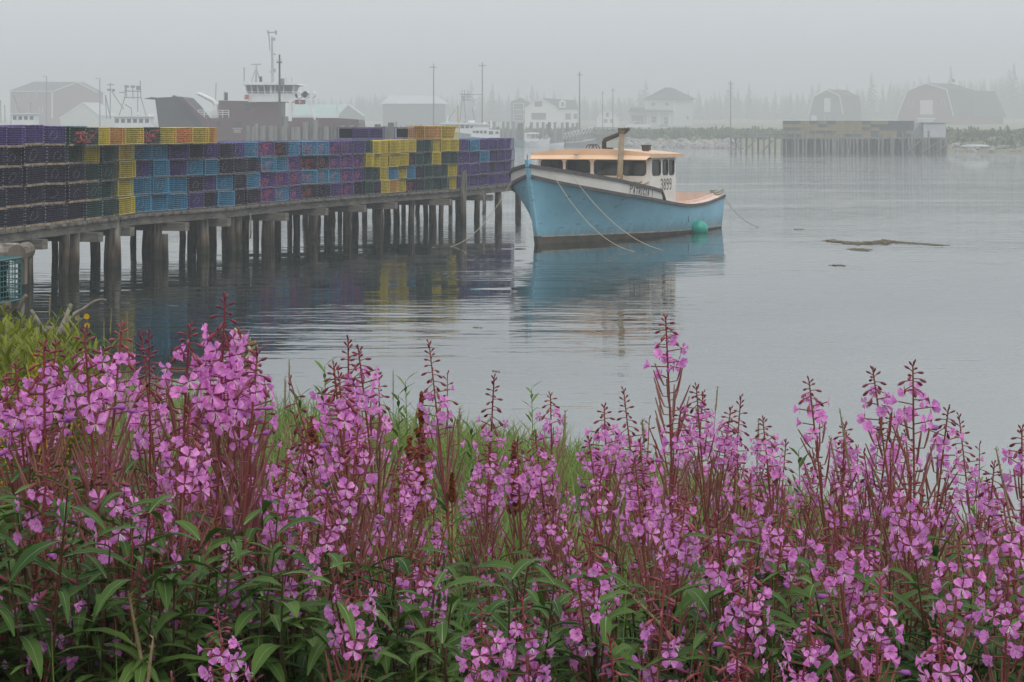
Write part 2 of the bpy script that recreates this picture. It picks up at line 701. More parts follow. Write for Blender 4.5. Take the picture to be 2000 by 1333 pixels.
M_BLUE = grime_mat('faded blue hull paint', (0.27, 0.54, 0.68), (0.19, 0.44, 0.57), (0.13, 0.13, 0.11), 0.16, 0.46, spots=0.60)
M_WHITE = grime_mat('weathered white boat paint', (0.76, 0.74, 0.70), (0.68, 0.64, 0.59), (0.42, 0.36, 0.28), -3, -2.8, spots=0.70)
M_CABIN = mat('cabin white paint', (0.80, 0.775, 0.735), 0.5, scale=2.2, col2=(0.72, 0.65, 0.57), detail=6)
M_DECK = mat('cream deck paint', (0.72, 0.56, 0.42), 0.6, scale=3, col2=(0.66, 0.47, 0.34), detail=6)
M_PINK = mat('pale pink rail paint', (0.70, 0.52, 0.44), 0.6, scale=3, col2=(0.62, 0.44, 0.36), detail=6)
M_PEACH = mat('peach roof paint', (0.70, 0.47, 0.30), 0.5, scale=2.0, col2=(0.64, 0.41, 0.25), detail=5)
M_PEACH2 = mat('pale peach visor paint', (0.78, 0.54, 0.36), 0.5, scale=2.0, col2=(0.73, 0.49, 0.31), detail=5)
M_RUB = mat('black rubbing strake', (0.055, 0.05, 0.05), 0.6, scale=6, col2=(0.10, 0.09, 0.085))
M_ANTI = mat('brown bottom paint', (0.115, 0.085, 0.065), 0.8, scale=3.5, col2=(0.04, 0.05, 0.03), detail=6, bump=0.4)
M_GASKET = mat('black window rubber', (0.02, 0.02, 0.022), 0.5)
M_GLASS = glass_mat('boat window glass', (0.20, 0.20, 0.19), 0.02)
M_RUST = mat('rusty stack', (0.24, 0.15, 0.09), 0.8, scale=7, col2=(0.30, 0.25, 0.16), detail=6, bump=0.3)
M_STEELRUST = mat('brown iron pipe', (0.09, 0.055, 0.045), 0.7, scale=9, col2=(0.05, 0.035, 0.03), bump=0.3)
M_DARK = mat('dark cabin interior', (0.05, 0.05, 0.05), 0.8)
M_CABIN_IN = mat('cabin lining', (0.35, 0.34, 0.31), 0.7)
M_INK = mat('black lettering paint', (0.03, 0.03, 0.035), 0.6, scale=20, col2=(0.10, 0.10, 0.10))
M_ROPE = mat('pale rope', (0.50, 0.46, 0.36), 0.9, scale=30, col2=(0.32, 0.28, 0.2))
M_ROPEG = mat('greenish rope', (0.28, 0.27, 0.17), 0.9, scale=30, col2=(0.18, 0.16, 0.1))
M_TANROPE = mat('brown rope', (0.24, 0.14, 0.06), 0.9, scale=30, col2=(0.14, 0.08, 0.04))

TH = R(64)
boat = thing('fishing_boat', 'blue wooden fishing boat with peach cabin roof moored beside the trap pier', 'boat', (0.687, 53.46, 0), TH)
LEN = 10.75
BS = [(0, .07), (.3, .55), (.7, .92), (1.5, 1.36), (2.5, 1.62), (3.7, 1.78), (5, 1.82), (7, 1.74), (9, 1.58), (10.75, 1.42)]
BW = [(0, .05), (.35, .16), (.7, .29), (1.5, .62), (2.5, .98), (3.7, 1.28), (5, 1.46), (7, 1.55), (9, 1.48), (10.75, 1.32)]
ZS = [(0, 2.09), (.35, 1.985), (1.1, 1.83), (1.8, 1.715), (2.4, 1.615), (3.1, 1.50), (3.7, 1.415), (4.4, 1.31), (4.8, 1.25)]
ZK = [(0, 1.84), (.35, 1.68), (1.1, 1.50), (2.2, 1.315), (3.5, 1.16), (4.6, 1.03), (5.5, .93), (6.5, .855), (7.5, .825), (8.5, .84), (9.6, .90), (10.75, 1.0)]
ZA = [(0, .20), (3, .17), (7, .09), (10.75, .05)]
BEND = 4.55         # aft end of the raised bulwark


def bk(x):
    s = smooth_table(BS, x)
    return s - (0.035 if x > 0.5 else 0.0) * min(1, x) * (1 if x < 5 else 0)


def rake(x, z):
    return x - 0.60 * (max(-.3, z) / 2.1) * max(0.0, 1 - x / 4.0)


def hullpt(x, z, side=1, off=0.0):
    """point on the hull skin; side +1 = port (seen), off = outward offset"""
    zk, bw = smooth_table(ZK, x), smooth_table(BW, x)
    if z <= 0:
        b = bw * (1 - 0.55 * (-z / 0.5) ** 1.4) if z > -0.5 else bw * .45
    elif z <= zk:
        t = z / zk
        flare = 1.55 if x < 2 else 1.55 - 0.65 * min(1, (x - 2) / 3)
        b = bw + (bk(x) - bw) * (t ** flare)
    else:
        t = (z - zk) / max(.01, smooth_table(ZS, x) - zk)
        b = bk(x) + (smooth_table(BS, x) - bk(x)) * min(1, t)
    return Vector((rake(x, z), -side * (b + off), z))


XS = [0, .1, .2, .35, .5, .7, .9, 1.15, 1.5, 1.9, 2.4, 3, 3.7, 4.4, 5, 5.7, 6.5, 7.3, 8.1, 9, 9.9, LEN]
hull, anti = MB(), MB()
for s in (1, -1):
    P, A = [], []
    for x in XS:
        zk, za = smooth_table(ZK, x), lerp_table(ZA, x)
        P.append([hullpt(x, za + (zk - za) * k / 8, s) for k in range(9)])
        A.append([hullpt(x, -0.5 + (za + 0.5) * k / 5, s, 0.004) for k in range(6)])
    hull.grid(P)
    anti.grid(A)
# transom
for mbx, lo, hi in ((hull, lerp_table(ZA, LEN), smooth_table(ZK, LEN)), (anti, -.5, lerp_table(ZA, LEN))):
    T = []
    for k in range(5):
        z = lo + (hi - lo) * k / 4
        T.append([hullpt(LEN, z, 1), hullpt(LEN, z, -1)])
    mbx.grid(T)
hull.build('hull', M_BLUE, boat, smooth=True)
anti.build('bottom_paint', M_ANTI, boat, smooth=True)
bs_ = MB()
for s in (1, -1):
    P = []
    for x in XS:
        za = lerp_table(ZA, x)
        P.append([hullpt(x, za - .005, s, .006), hullpt(x, za + .035, s, .006)])
    bs_.grid(P)
bs_.build('boot_stripe', mat('grimy pale boot stripe', (0.50, 0.50, 0.46), .6, scale=4, col2=(.30, .29, .24)), boat, smooth=True)
# raised white bulwark
bul = MB()
XB = [x for x in XS if x < 4.4] + [4.4, BEND]
for s in (1, -1):
    P = []
    for x in XB:
        zk, zs = smooth_table(ZK, x) + .01, smooth_table(ZS, x)
        if x == BEND:
            zs = zk + 0.10
        P.append([hullpt(x, zk + (zs - zk) * k / 3, s, 0.002) for k in range(4)])
    bul.grid(P)
    Q = [[p + Vector((0, s * .05, 0)) for p in row] for row in P]
    bul.grid([row[::-1] for row in Q])
bul.build('bulwark', M_WHITE, boat, smooth=True)


def strake(path, wd, ht):
    """flat strake of rectangular section along a path (outward = away from centreline)"""
    m_ = MB()
    P = []
    for i, p in enumerate(path):
        sgn = -1 if p.y < 0 else 1
        o = Vector((0, sgn, 0))
        d = (path[min(i + 1, len(path) - 1)] - path[max(i - 1, 0)])
        d.z = 0
        if d.length > 1e-6:
            d.normalize()
            o = Vector((-d.y, d.x, 0))
            if o.y * sgn < 0 and abs(o.y) > 0.02:
                o = -o
        u = Vector((0, 0, ht / 2))
        P.append([p + u, p + o * wd + u, p + o * wd - u, p - u])
    m_.grid(P, closed=True)
    m_.add(P[0], [(0, 1, 2, 3)])
    m_.add(P[-1], [(3, 2, 1, 0)])
    return m_


for s in (1, -1):
    xs = [x for x in XS]
    strake([hullpt(x, smooth_table(ZK, x), s, -.01) for x in xs], .05, .085).build('rub_rail', M_RUB, boat)
    top = [hullpt(x, smooth_table(ZS, x), s, -.03) + Vector((0, 0, .03)) for x in XB[:-1]]
    end = hullpt(4.72, smooth_table(ZK, 4.72) + .04, s, -.03)
    mid = hullpt(4.47, smooth_table(ZS, 4.45) - .03, s, -.03)
    strake(top + [mid, end], .07, .085).build('cap_rail', M_RUB, boat)
# stem post
st = MB()
P = []
for k in range(11):
    z = -0.4 + 2.68 * k / 10
    x = rake(0, z)
    P.append([Vector((x - .07, -.05, z)), Vector((x - .07, .05, z)), Vector((x + .09, .085, z)), Vector((x + .09, -.085, z))])
st.grid(P, closed=True)
st.add(P[-1], [(0, 1, 2, 3)])
st.build('stem_post', M_BLUE, boat)
sf = MB()
P = []
for k in range(5):
    z = -0.42 + .64 * k / 4
    x = rake(0, z)
    P.append([Vector((x - .078, -.056, z)), Vector((x - .078, .056, z)), Vector((x + .09, .092, z)), Vector((x + .09, -.092, z))])
sf.grid(P, closed=True)
sf.build('stem_foot', M_ANTI, boat)
b1 = MB()
b1.tube([(rake(0, 2.2) - .02, 0, 2.25), (rake(0, 2.2) - .02, 0, 2.42)], .012, 6)
b1.build('stem_pin', M_STEELRUST, boat)

# decks
dk = MB()
P = []
for x in [0.05, .2, .5, .9, 1.5, 2.2, 3, 3.72]:
    zz = smooth_table(ZS, x) - .07
    bb = smooth_table(BS, x) - .06
    xr = rake(x, zz)
    P.append([Vector((xr, bb * t, zz + .11 * (1 - t * t) * min(1, x))) for t in (-1, -.75, -.5, -.25, 0, .25, .5, .75, 1)])
dk.grid(P)
dk.build('foredeck', M_DECK, boat, smooth=True)
co_ = MB()   # floor of the cockpit and the cabin
co_.box2((3.75, -1.12, .28), (10.6, 1.12, .33))
co_.build('cockpit_floor', M_DECK, boat)
wb = MB()    # side decks and coaming
for s in (1, -1):
    P = []
    for x in [4.6, 5, 5.7, 6.5, 7.3, 8.1, 9, 9.9, LEN - .02]:
        zz = smooth_table(ZK, x) + .035
        b_ = bk(x) - .015
        w_ = .30
        P.append([Vector((x, -s * b_, zz)), Vector((x, -s * (b_ - .05), zz + .012)), Vector((x, -s * (b_ - w_ + .07), zz + .02)),
                  Vector((x, -s * (b_ - w_ + .06), zz + .085)), Vector((x, -s * (b_ - w_), zz + .085)), Vector((x, -s * (b_ - w_), .33))])
    wb.grid(P)
zt = smooth_table(ZK, LEN) + .03
wb.box2((LEN - .32, -1.36, zt - .02), (LEN - .03, 1.36, zt + .022))
wb.box2((LEN - .36, -1.1, .33), (LEN - .325, 1.1, zt + .07))
wb.build('side_deck', M_PINK, boat)

# wheelhouse ------------------------------------------------------
X0, X1, WW, ZT = 3.72, 5.72, 1.735, 2.27


def front(u, v, d):      # u: + towards port
    return Vector((X0 + d, -u, v))


def sidef(s):
    return lambda u, v, d: Vector((u, -s * (WW - d), v))


zlow = smooth_table(ZS, X0) - .12
WIN_F = [(-1.62, 1.80, -.98, 2.195), (-.83, 1.80, -.12, 2.195), (.05, 1.80, .80, 2.195), (.93, 1.80, 1.60, 2.195)]
wf = [rrect(*q, .09) for q in WIN_F]
cab = MB()
cab.holed([(-WW, zlow), (WW, zlow), (WW, ZT), (-WW, ZT)], wf, front, 0, .04)
cab.build('front_wall', M_CABIN, boat)
WIN_S = [(3.92, 1.80, 4.52, 2.20), (4.72, 1.80, 5.10, 2.20), (5.22, 1.79, 5.58, 2.195)]
ws = [rrect(*q, .085) for q in WIN_S]
for s in (1, -1):
    sw = MB()
    zb = [(X0, 1.30), (X0 + .02, 1.0), (4.6, 1.0), (X1, .90)]
    sw.holed([(X0 + .002, smooth_table(ZK, X0) - .05), (X1, smooth_table(ZK, X1) + .0), (X1, ZT), (X0 + .002, ZT)], ws, sidef(s), 0, .04)
    sw.build('side_wall', M_CABIN, boat)
bw_ = MB()
bw_.holed([(-1.40, .34), (1.40, .34), (1.50, .86), (WW - .05, .95), (WW - .05, ZT), (-WW + .05, ZT), (-WW + .05, .95), (-1.50, .86)],
          [[(-.35, .5), (.35, .5), (.35, 2.15), (-.35, 2.15)], rrect(-1.4, 1.5, -.6, 2.15, .08), rrect(.6, 1.5, 1.4, 2.15, .08)],
          lambda u, v, d: Vector((X1 - .05 + d, -u, v)), 0, .04)
bw_.build('back_wall', M_CABIN, boat)
ci = MB()
ci.box2((X0 + .05, -WW + .06, 1.22), (X0 + .55, WW - .06, 1.62))    # dash and bunk top
ci.box2((X0 + .7, .35, .34), (X0 + .8, 1.6, 1.9))
ci.build('dashboard', M_DARK, boat)


def pane(parent_name, outl, fn, i):
    fr = MB()
    u0, v0 = min(p[0] for p in outl), min(p[1] for p in outl)
    u1, v1 = max(p[0] for p in outl), max(p[1] for p in outl)
    fr.ring(rrect(u0 - .03, v0 - .03, u1 + .03, v1 + .03, .11), rrect(u0 + .012, v0 + .012, u1 - .012, v1 - .012, .075), fn, -.012, .05)
    wo = fr.build('window', M_GASKET, boat)
    g = MB()
    g.prism(rrect(u0, v0, u1, v1, .08), fn, .018, .024)
    g.build('pane', M_GLASS, wo)


for i, q in enumerate(wf):
    pane('front', q, front, i)
for s in (1, -1):
    for i, q in enumerate(ws):
        pane('side', q, sidef(s), i)

# roof with camber, fascia and front visor
rf = MB()
P, Q = [], []
XR0, XR1, WR = 3.50, 5.98, 1.86
ts = [-1, -.8, -.6, -.4, -.2, 0, .2, .4, .6, .8, 1]
for x in (XR0, XR1):
    P.append([Vector((x, WR * t, 2.405 + .13 * (1 - t * t) - (.03 if x == XR1 else 0))) for t in ts])
    Q.append([Vector((x, WR * t, 2.275 + .0 * (1 - t * t))) for t in ts])
rf.grid(P)
rf.grid([r[::-1] for r in Q])
for a, b_ in ((P[0], Q[0]), (Q[1], P[1])):
    rf.grid([a, b_])
for k in (0, -1):
    rf.add([P[0][k], P[1][k], Q[1][k], Q[0][k]], [(0, 1, 2, 3)])
rfo = rf.build('roof', M_PEACH, boat)
vs = MB()
A = [Vector((XR0 - .002, WR * t, 2.335 + .02 * (1 - t * t))) for t in ts]
B = [Vector((XR0 - .20, (WR - .06 * abs(t)) * t, 2.235 + .01 * (1 - t * t))) for t in ts]
C = [Vector((p.x + .03, p.y, p.z - .022)) for p in B]
D = [Vector((XR0 + .22, p.y * .99, 2.268)) for p in B]
vs.grid([A, B, C, D])
vs.build('visor', M_PEACH2, rfo, smooth=False)
lt = MB()
lt.tube([(XR0 - .03, .35, 2.41), (XR0 - .14, .35, 2.39)], .012, 6)
lt.ball((XR0 - .17, .35, 2.37), (.05, .10, .035))
lt.build('deck_lamp', mat('dull lamp metal', (0.35, 0.34, 0.32), 0.4, metal=.6), boat)
bx = MB()
bx.box((4.9, -1.15, 2.545), (.16, .22, .13))
bx.box((4.9, -1.15, 2.62), (.20, .26, .03))
bx.tube([(4.5, -1.3, 2.46), (4.5, -1.3, 2.50)], .10, 8)
bx.build('roof_vent', M_STEELRUST, boat)
hn = MB()
for k in range(3):
    a0 = k * .9
    hn.tube([(3.9 + .09 * k, .0 + .13 * k + .12 * math.cos(a), 2.53 + .12 * math.sin(a)) for a in [i * PI / 8 for i in range(9)]], .014, 6)
hn.box((3.95, -.35, 2.54), (.12, .3, .05))
hn.build('coiled_fitting', M_STEELRUST, boat)
# dry exhaust stack and its elbow
ex = MB()
ex.tube([(3.3, -.98, 1.38), (3.32, -1.0, 1.9), (3.36, -1.04, 3.02)], [.105, .082, .078], 14)
ex.tube([(3.32, -1.0, 1.62), (3.32, -1.0, 1.66)], .125, 14)
exo = ex.build('exhaust_stack', M_RUST, boat, smooth=True)
cp = MB()
cp.tube([(3.36, -1.04, 2.98), (3.36, -1.04, 3.12)], [.10, .12], 14)
cp.build('stack_cap', mat('tarnished brass cap', (0.26, 0.21, 0.12), 0.5, metal=.5, scale=8, col2=(.10, .085, .06)), exo)
el = MB()
el.tube([(3.9, -.26, 2.48), (3.9, -.26, 2.72), (3.87, -.31, 2.79), (3.48, -1.05, 3.0), (3.38, -1.24, 3.10)], [.066, .066, .066, .062, .05], 12)
el.build('elbow_pipe', M_STEELRUST, boat, smooth=True)

# lettering: stroke letters laid on the surface --------------------
STROKES = {
    'P': [[(0, 0), (0, 1)], [(0, 1), (.45, 1), (.6, .88), (.6, .65), (.45, .53), (0, .53)]],
    'A': [[(0, 0), (.32, 1), (.64, 0)], [(.12, .36), (.52, .36)]],
    'T': [[(0, 1), (.66, 1)], [(.33, 1), (.33, 0)], [(0, 1), (0, .88)], [(.66, 1), (.66, .88)]],
    'R': [[(0, 0), (0, 1)], [(0, 1), (.42, 1), (.56, .88), (.56, .65), (.42, .53), (0, .53)], [(.28, .53), (.62, 0)]],
    'I': [[(.1, 0), (.1, 1)], [(0, 0), (.2, 0)], [(0, 1), (.2, 1)]],
    'C': [[(.6, .82), (.48, .97), (.26, 1), (.08, .82), (0, .5), (.08, .18), (.26, 0), (.48, .03), (.6, .18)]],
    '3': [[(.02, .85), (.15, .98), (.38, 1), (.55, .85), (.5, .62), (.28, .53), (.52, .44), (.58, .2), (.4, .02), (.15, 0), (0, .16)]],
    '8': [[(.3, .53), (.08, .66), (.06, .86), (.3, 1), (.54, .86), (.52, .66), (.3, .53), (.04, .36), (.04, .12), (.3, 0), (.56, .12), (.56, .36), (.3, .53)]],
    '9': [[(.54, .72), (.42, .53), (.2, .5), (.04, .64), (.04, .86), (.22, 1), (.42, .98), (.54, .84), (.54, .5), (.46, .15), (.28, 0), (.1, .05)]],
}
ADV = {'I': .34, ' ': .5}


def lettering(mbx, text, fn, hgt, wid, sw, gap=.24, u0=0.0, small=1.0):
    """fn(u,v) -> surface point; strokes become thin ribbons"""
    u = u0
    for ci_, ch in enumerate(text):
        if ch == ' ':
            u += wid * .55
            continue
        sc = 1.0 if (ci_ == 0 or small == 1.0 or text[ci_ - 1] == ' ') else small
        for stroke in STROKES[ch]:
            for (a, b_) in zip(stroke, stroke[1:]):
                p, q = Vector((u + a[0] * wid * sc, a[1] * hgt * sc)), Vector((u + b_[0] * wid * sc, b_[1] * hgt * sc))
                d = (q - p)
                if d.length < 1e-6:
                    continue
                d.normalize()
                n = Vector((-d.y, d.x)) * sw / 2
                p2, q2 = p - d * sw * .4, q + d * sw * .4
                mbx.add([fn(*(p2 - n)), fn(*(q2 - n)), fn(*(q2 + n)), fn(*(p2 + n))], [(0, 1, 2, 3)])
        u += (ADV.get(ch, .64) * sc + gap) * wid
    return u


def bulw(u, v):
    zk, zs = smooth_table(ZK, u), smooth_table(ZS, u)
    return hullpt(u, zk + .075 + v, 1, .006)


nm = MB()
lettering(nm, 'PATRICIA T', bulw, .225, .150, .030, .40, 2.66, .78)
nm.build('boat_name', M_INK, boat)
num = MB()
lettering(num, '3899', lambda u, v: Vector((u, -(WW + .004), 1.36 + v)), .30, .245, .042, .28, 4.55)
num.build('registration_number', M_INK, boat)
BOATM = Matrix.Translation((0.687, 53.46, 0)) @ Matrix.Rotation(TH, 4, 'Z')


def bw2(p):
    return BOATM @ Vector(p)


# ropes lying on the boat and the mooring lines
def rope(name, pts, r, m_, label, cat='rope', group=None, n=6):
    q = []
    for i in range(len(pts) - 1):
        p0, p1, p2, p3 = (Vector(pts[max(0, i - 1)]), Vector(pts[i]), Vector(pts[i + 1]), Vector(pts[min(len(pts) - 1, i + 2)]))
        for k in range(6):
            t = k / 6
            q.append(0.5 * ((2 * p1) + (p2 - p0) * t + (2 * p0 - 5 * p1 + 4 * p2 - p3) * t * t + (3 * p1 - p0 - 3 * p2 + p3) * t**3))
    q.append(Vector(pts[-1]))
    mbx = MB()
    mbx.tube(q, r, n)
    return tag(mbx.build(name, m_, smooth=True), label, cat, group)


def sag(a, b, s, n=10):
    a, b = Vector(a), Vector(b)
    return [a.lerp(b, i / n) - Vector((0, 0, s * 4 * (i / n) * (1 - i / n))) for i in range(n + 1)]


a = bw2(hullpt(.25, 1.97, 1, .05))
b_ = at(1240, 492.5, 3.1 * F / 240.5)
rope('mooring_line', sag(a, b_, .42), .009, M_ROPE, 'pale rope drooping from the bow into the water, nearer the stem', 'rope', 'mooring ropes of the blue boat')
a = bw2(hullpt(.62, 1.90, 1, .05))
b_ = at(1295, 489.5, 3.1 * F / 237.5)
rope('mooring_line', sag(a, b_, .36), .009, M_ROPE, 'pale knotted rope drooping from the bow towards mid hull', 'rope', 'mooring ropes of the blue boat')
a = bw2(hullpt(.5, 1.70, -1, .04))
rope('mooring_line', sag(a, at(845, 484, 3.1 * F / 232.0), .55), .009, M_ROPE, 'pale rope slanting from the far side of the bow to the pier piles', 'rope', 'mooring ropes of the blue boat')
a = bw2((LEN - .15, -1.38, smooth_table(ZK, LEN) + .05))
rope('mooring_line', sag(a, at(1505, 443, 3.1 * F / 191.0), .35), .008, M_ROPEG, 'thin dark rope running from the stern into the water', 'rope', 'mooring ropes of the blue boat')
rr = random.Random(3)
for (bx0, by0, ln, m_, lb) in ((2.75, -.55, .75, M_ROPE, 'heap of pale rope lying on the foredeck under the cabin windows'),
                               (3.5, -1.42, .4, M_ROPEG, 'small rope bundle on the foredeck beside the rusty stack'),
                               (10.3, -1.2, .35, M_ROPEG, 'rope coil hitched on the stern rail')):
    pts = []
    zb = (smooth_table(ZS, bx0) + .04) if bx0 < 4 else (smooth_table(ZK, bx0) + .07)
    for i in range(16):
        t = i / 15
        pts.append(bw2((bx0 + ln * (.5 - .5 * math.cos(t * 5 * PI)) * .7 + .1 * rr.random(), by0 + ln * .55 * math.sin(t * 9) - .1 * t, zb + .09 * abs(math.sin(t * 7.3)) + .08 * rr.random())))
    rope('rope_bundle', pts, .018, m_, lb, 'rope', 'ropes lying on the blue boat')

# teal ball fender
bp_ = at(1364, 447, 59.6)
by = thing('mooring_buoy', 'teal ball fender with navy end hanging beside the blue hull', 'buoy', bp_)
mb = MB()
Mx = Matrix.Rotation(R(-24), 4, 'Z') @ Matrix.Rotation(R(96), 4, 'Y')
mb.ball((0, 0, 0), (.255, .255, .29), 0, 20, 14, Mx)
mb.build('float_ball', mat('teal float rubber', (0.015, 0.34, 0.25), 0.35, scale=5, col2=(0.012, 0.27, 0.21)), by, smooth=True)
mb = MB()
ax = Mx @ Vector((0, 0, -1))
if ax.x > 0:
    ax = -ax
ax = (ax + Vector((0, -.45, 0))).normalized()
q = ax.to_track_quat('Z', 'Y').to_matrix().to_4x4()
mb.ball(ax * .205, (.135, .135, .09), 0, 14, 8, q)
mb.tube([ax * .27, ax * .34], [.05, .04], 10)
mb.build('end_cap', mat('navy rubber', (0.02, 0.03, 0.09), 0.45), by, smooth=True)
rope('fender_line', [bp_ + Vector((-.25, -.05, .05)), at(1345, 430, 59.0), at(1343.5, 404, 58.9)], .009, M_ROPEG, 'thin fender line hanging down the hull side above the teal float', 'rope')
# ================================================================== the pier
KD = 1.98                       # eye height above the deck
ZD = H - KD
EDGE_PX = [(-140, 471), (-60, 460), (0, 452), (100, 440), (200, 428), (270, 419), (450, 406), (600, 391), (750, 380), (900, 370), (1014, 358.5), (1030, 357)]
EDGE = []
for px, py in EDGE_PX:
    Y = KD * F / (py - HY)
    EDGE.append(Vector((xat(px, Y), Y, 0)))


def edge_at(px):
    """front edge of the pier under a column of the photograph (tables in px are turned into metres along the pier)"""
    for (a, b), (pa, pb) in zip(zip(EDGE_PX, EDGE_PX[1:]), zip(EDGE, EDGE[1:])):
        if px <= b[0]:
            # intersect the sight line x = k*y with the segment
            k = (px - 1000.0) / F
            d = pb - pa
            den = d.x - k * d.y
            t = (k * pa.y - pa.x) / den
            return pa + d * t, d.normalized()
    return EDGE[-1].copy(), (EDGE[-1] - EDGE[-2]).normalized()


def inward(d):
    return Vector((-d.y, d.x, 0)).normalized()      # away from the camera side


M_PLANK = mat('weathered grey planks', (0.21, 0.195, 0.165), 0.85, scale=4, col2=(0.11, 0.10, 0.085), stretch=(1, 1, 6), detail=7, bump=0.5)
M_PILE = mat('old pile timber', (0.33, 0.30, 0.255), 0.9, scale=2.4, col2=(0.050, 0.043, 0.035), stretch=(5, 5, .5), detail=8, bump=0.9)


def pile_material():
    """pile timber that is wet and weedy near the water"""
    m = M_PILE
    nt = m.node_tree
    L = nt.links
    b = [n for n in nt.nodes if n.type == 'BSDF_PRINCIPLED'][0]
    src = b.inputs['Base Color'].links[0].from_socket
    g = nt.nodes.new('ShaderNodeNewGeometry')
    sp = nt.nodes.new('ShaderNodeSeparateXYZ')
    L.new(g.outputs['Position'], sp.inputs[0])
    nz = nt.nodes.new('ShaderNodeTexNoise')
    nz.inputs['Scale'].default_value = 3
    L.new(g.outputs['Position'], nz.inputs['Vector'])
    ad = nt.nodes.new('ShaderNodeMath')
    ad.operation = 'MULTIPLY_ADD'
    ad.inputs[1].default_value = 0.5
    L.new(nz.outputs['Fac'], ad.inputs[0])
    L.new(sp.outputs['Z'], ad.inputs[2])
    rp = nt.nodes.new('ShaderNodeValToRGB')
    el = rp.color_ramp.elements
    el[0].position = .38
    el[0].color = (0.16, 0.17, 0.13, 1)
    el[1].position = .98
    el[1].color = (1, 1, 1, 1)
    e = el.new(.60)
    e.color = (0.50, 0.37, 0.27, 1)
    L.new(ad.outputs[0], rp.inputs['Fac'])
    mx = nt.nodes.new('ShaderNodeMix')
    mx.data_type = 'RGBA'
    mx.blend_type = 'MULTIPLY'
    mx.inputs['Factor'].default_value = 1
    L.new(src, mx.inputs['A'])
    L.new(rp.outputs['Color'], mx.inputs['B'])
    L.new(mx.outputs['Result'], b.inputs['Base Color'])


pile_material()
pier = thing('wooden_pier', 'long grey wooden pier on round piles stacked with lobster traps', 'pier', (EDGE[3].x, EDGE[3].y, 0))
PO = Vector(pier.location)
WID = 4.2
rp_ = random.Random(11)
dk = MB()
PLK = 0.21
for i in range(1, len(EDGE) - 1):
    pass
# planks across, butted along the edge line
acc = []
for a, b_ in zip(EDGE, EDGE[1:]):
    n = max(1, int((b_ - a).length / PLK))
    for k in range(n):
        acc.append((a.lerp(b_, k / n), a.lerp(b_, (k + 1) / n), (b_ - a).normalized()))
for (p, q, d) in acc:
    nrm = inward(Vector((.29, .957, 0)))
    o = rp_.uniform(-.07, .03)
    z = ZD + rp_.uniform(-.008, 0)
    g = d * .006
    c = [p + g + nrm * o, q - g + nrm * o, q - g + nrm * WID, p + g + nrm * WID]
    dk.add([v + Vector((0, 0, z - .055)) - PO for v in c] + [v + Vector((0, 0, z)) - PO for v in c],
           [(0, 3, 2, 1), (4, 5, 6, 7), (0, 1, 5, 4), (1, 2, 6, 5), (2, 3, 7, 6), (3, 0, 4, 7)])
dk.build('deck', M_PLANK, pier)
for off in (.14, 1.4, 2.7, 3.95):
    sg = MB()
    nrm = inward(Vector((.29, .957, 0)))
    rows = []
    for p in EDGE:
        c = p + nrm * off - PO
        rows.append([c + Vector((-.07, 0, ZD - .055)), c + Vector((.07, 0, ZD - .055)), c + Vector((.07, 0, ZD - .25)), c + Vector((-.07, 0, ZD - .25))])
    sg.grid(rows, closed=True)
    sg.build('stringer', M_PLANK, pier)


def pile(px, wpx, back, ztop=None, lean=0.0, name='piling'):
    e, d = edge_at(px)
    nrm = inward(Vector((.29, .957, 0)))
    Y = e.y
    # move back across the deck while staying under the same column
    for _ in range(6):
        c = e + nrm * back
        k = (px - 1000.0) / F
        err = k * c.y - c.x
        e = e + Vector((.29, .957, 0)) * (err / (.29 - k * .957))
    c = e + nrm * back - PO
    r = wpx / F * (c.y + PO.y) / 2
    zt_ = ZD - .06 if ztop is None else ztop
    m_ = MB()
    P = []
    for j in range(7):
        t = j / 6
        z = -1.2 + (zt_ + 1.2) * t
        rr_ = r * (1.06 - .08 * t) * (1 + rp_.uniform(-.09, .07))
        P.append([c + Vector((lean * z + rr_ * math.cos(a) * (1 + rp_.uniform(-.05, .05)), rr_ * math.sin(a), z)) for a in [2 * PI * k / 10 for k in range(10)]])
    m_.grid(P, closed=True)
    m_.add(P[-1], [tuple(range(10))])
    return m_.build(name, M_PILE, pier, smooth=True)


FRONT = [(50, 31), (124, 21), (143, 22), (220, 33), (306, 22), (323, 14), (397, 26), (452, 17), (464, 14), (523, 25), (610, 19), (678, 17), (741, 17), (803, 12.5),
         (848, 10), (861, 10), (931, 11.5), (974, 14)]
for px, wp in FRONT:
    zt_ = .62 if px == 323 else (.97 if px in (143, 464) else None)
    pile(px, wp, .30 if px != 323 else -.12, zt_, rp_.uniform(-.035, .035))
pile(905, 11.5, -.10, 1.72, .01)          # tall post outside the deck edge
pile(1012, 12, .4, None)
MIDDLE = [(-30, 30), (187, 19), (292, 30), (372, 14), (415, 17), (479, 16), (541, 17), (580, 14), (640, 15), (694, 14), (757, 13), (775, 13), (832, 10), (895, 11)]
for px, wp in MIDDLE:
    pile(px, wp, 1.7, None, rp_.uniform(-.06, .06))
BACK = [(108, 14), (260, 12), (357, 12), (380, 11), (438, 13), (500, 12), (566, 10), (596, 11), (622, 11), (651, 10), (664, 9), (712, 10), (731, 9), (788, 9), (815, 9), (842, 8), (880, 8), (946, 7)]
for px, wp in BACK:
    pile(px, wp, 3.7, None, rp_.uniform(-.06, .06))
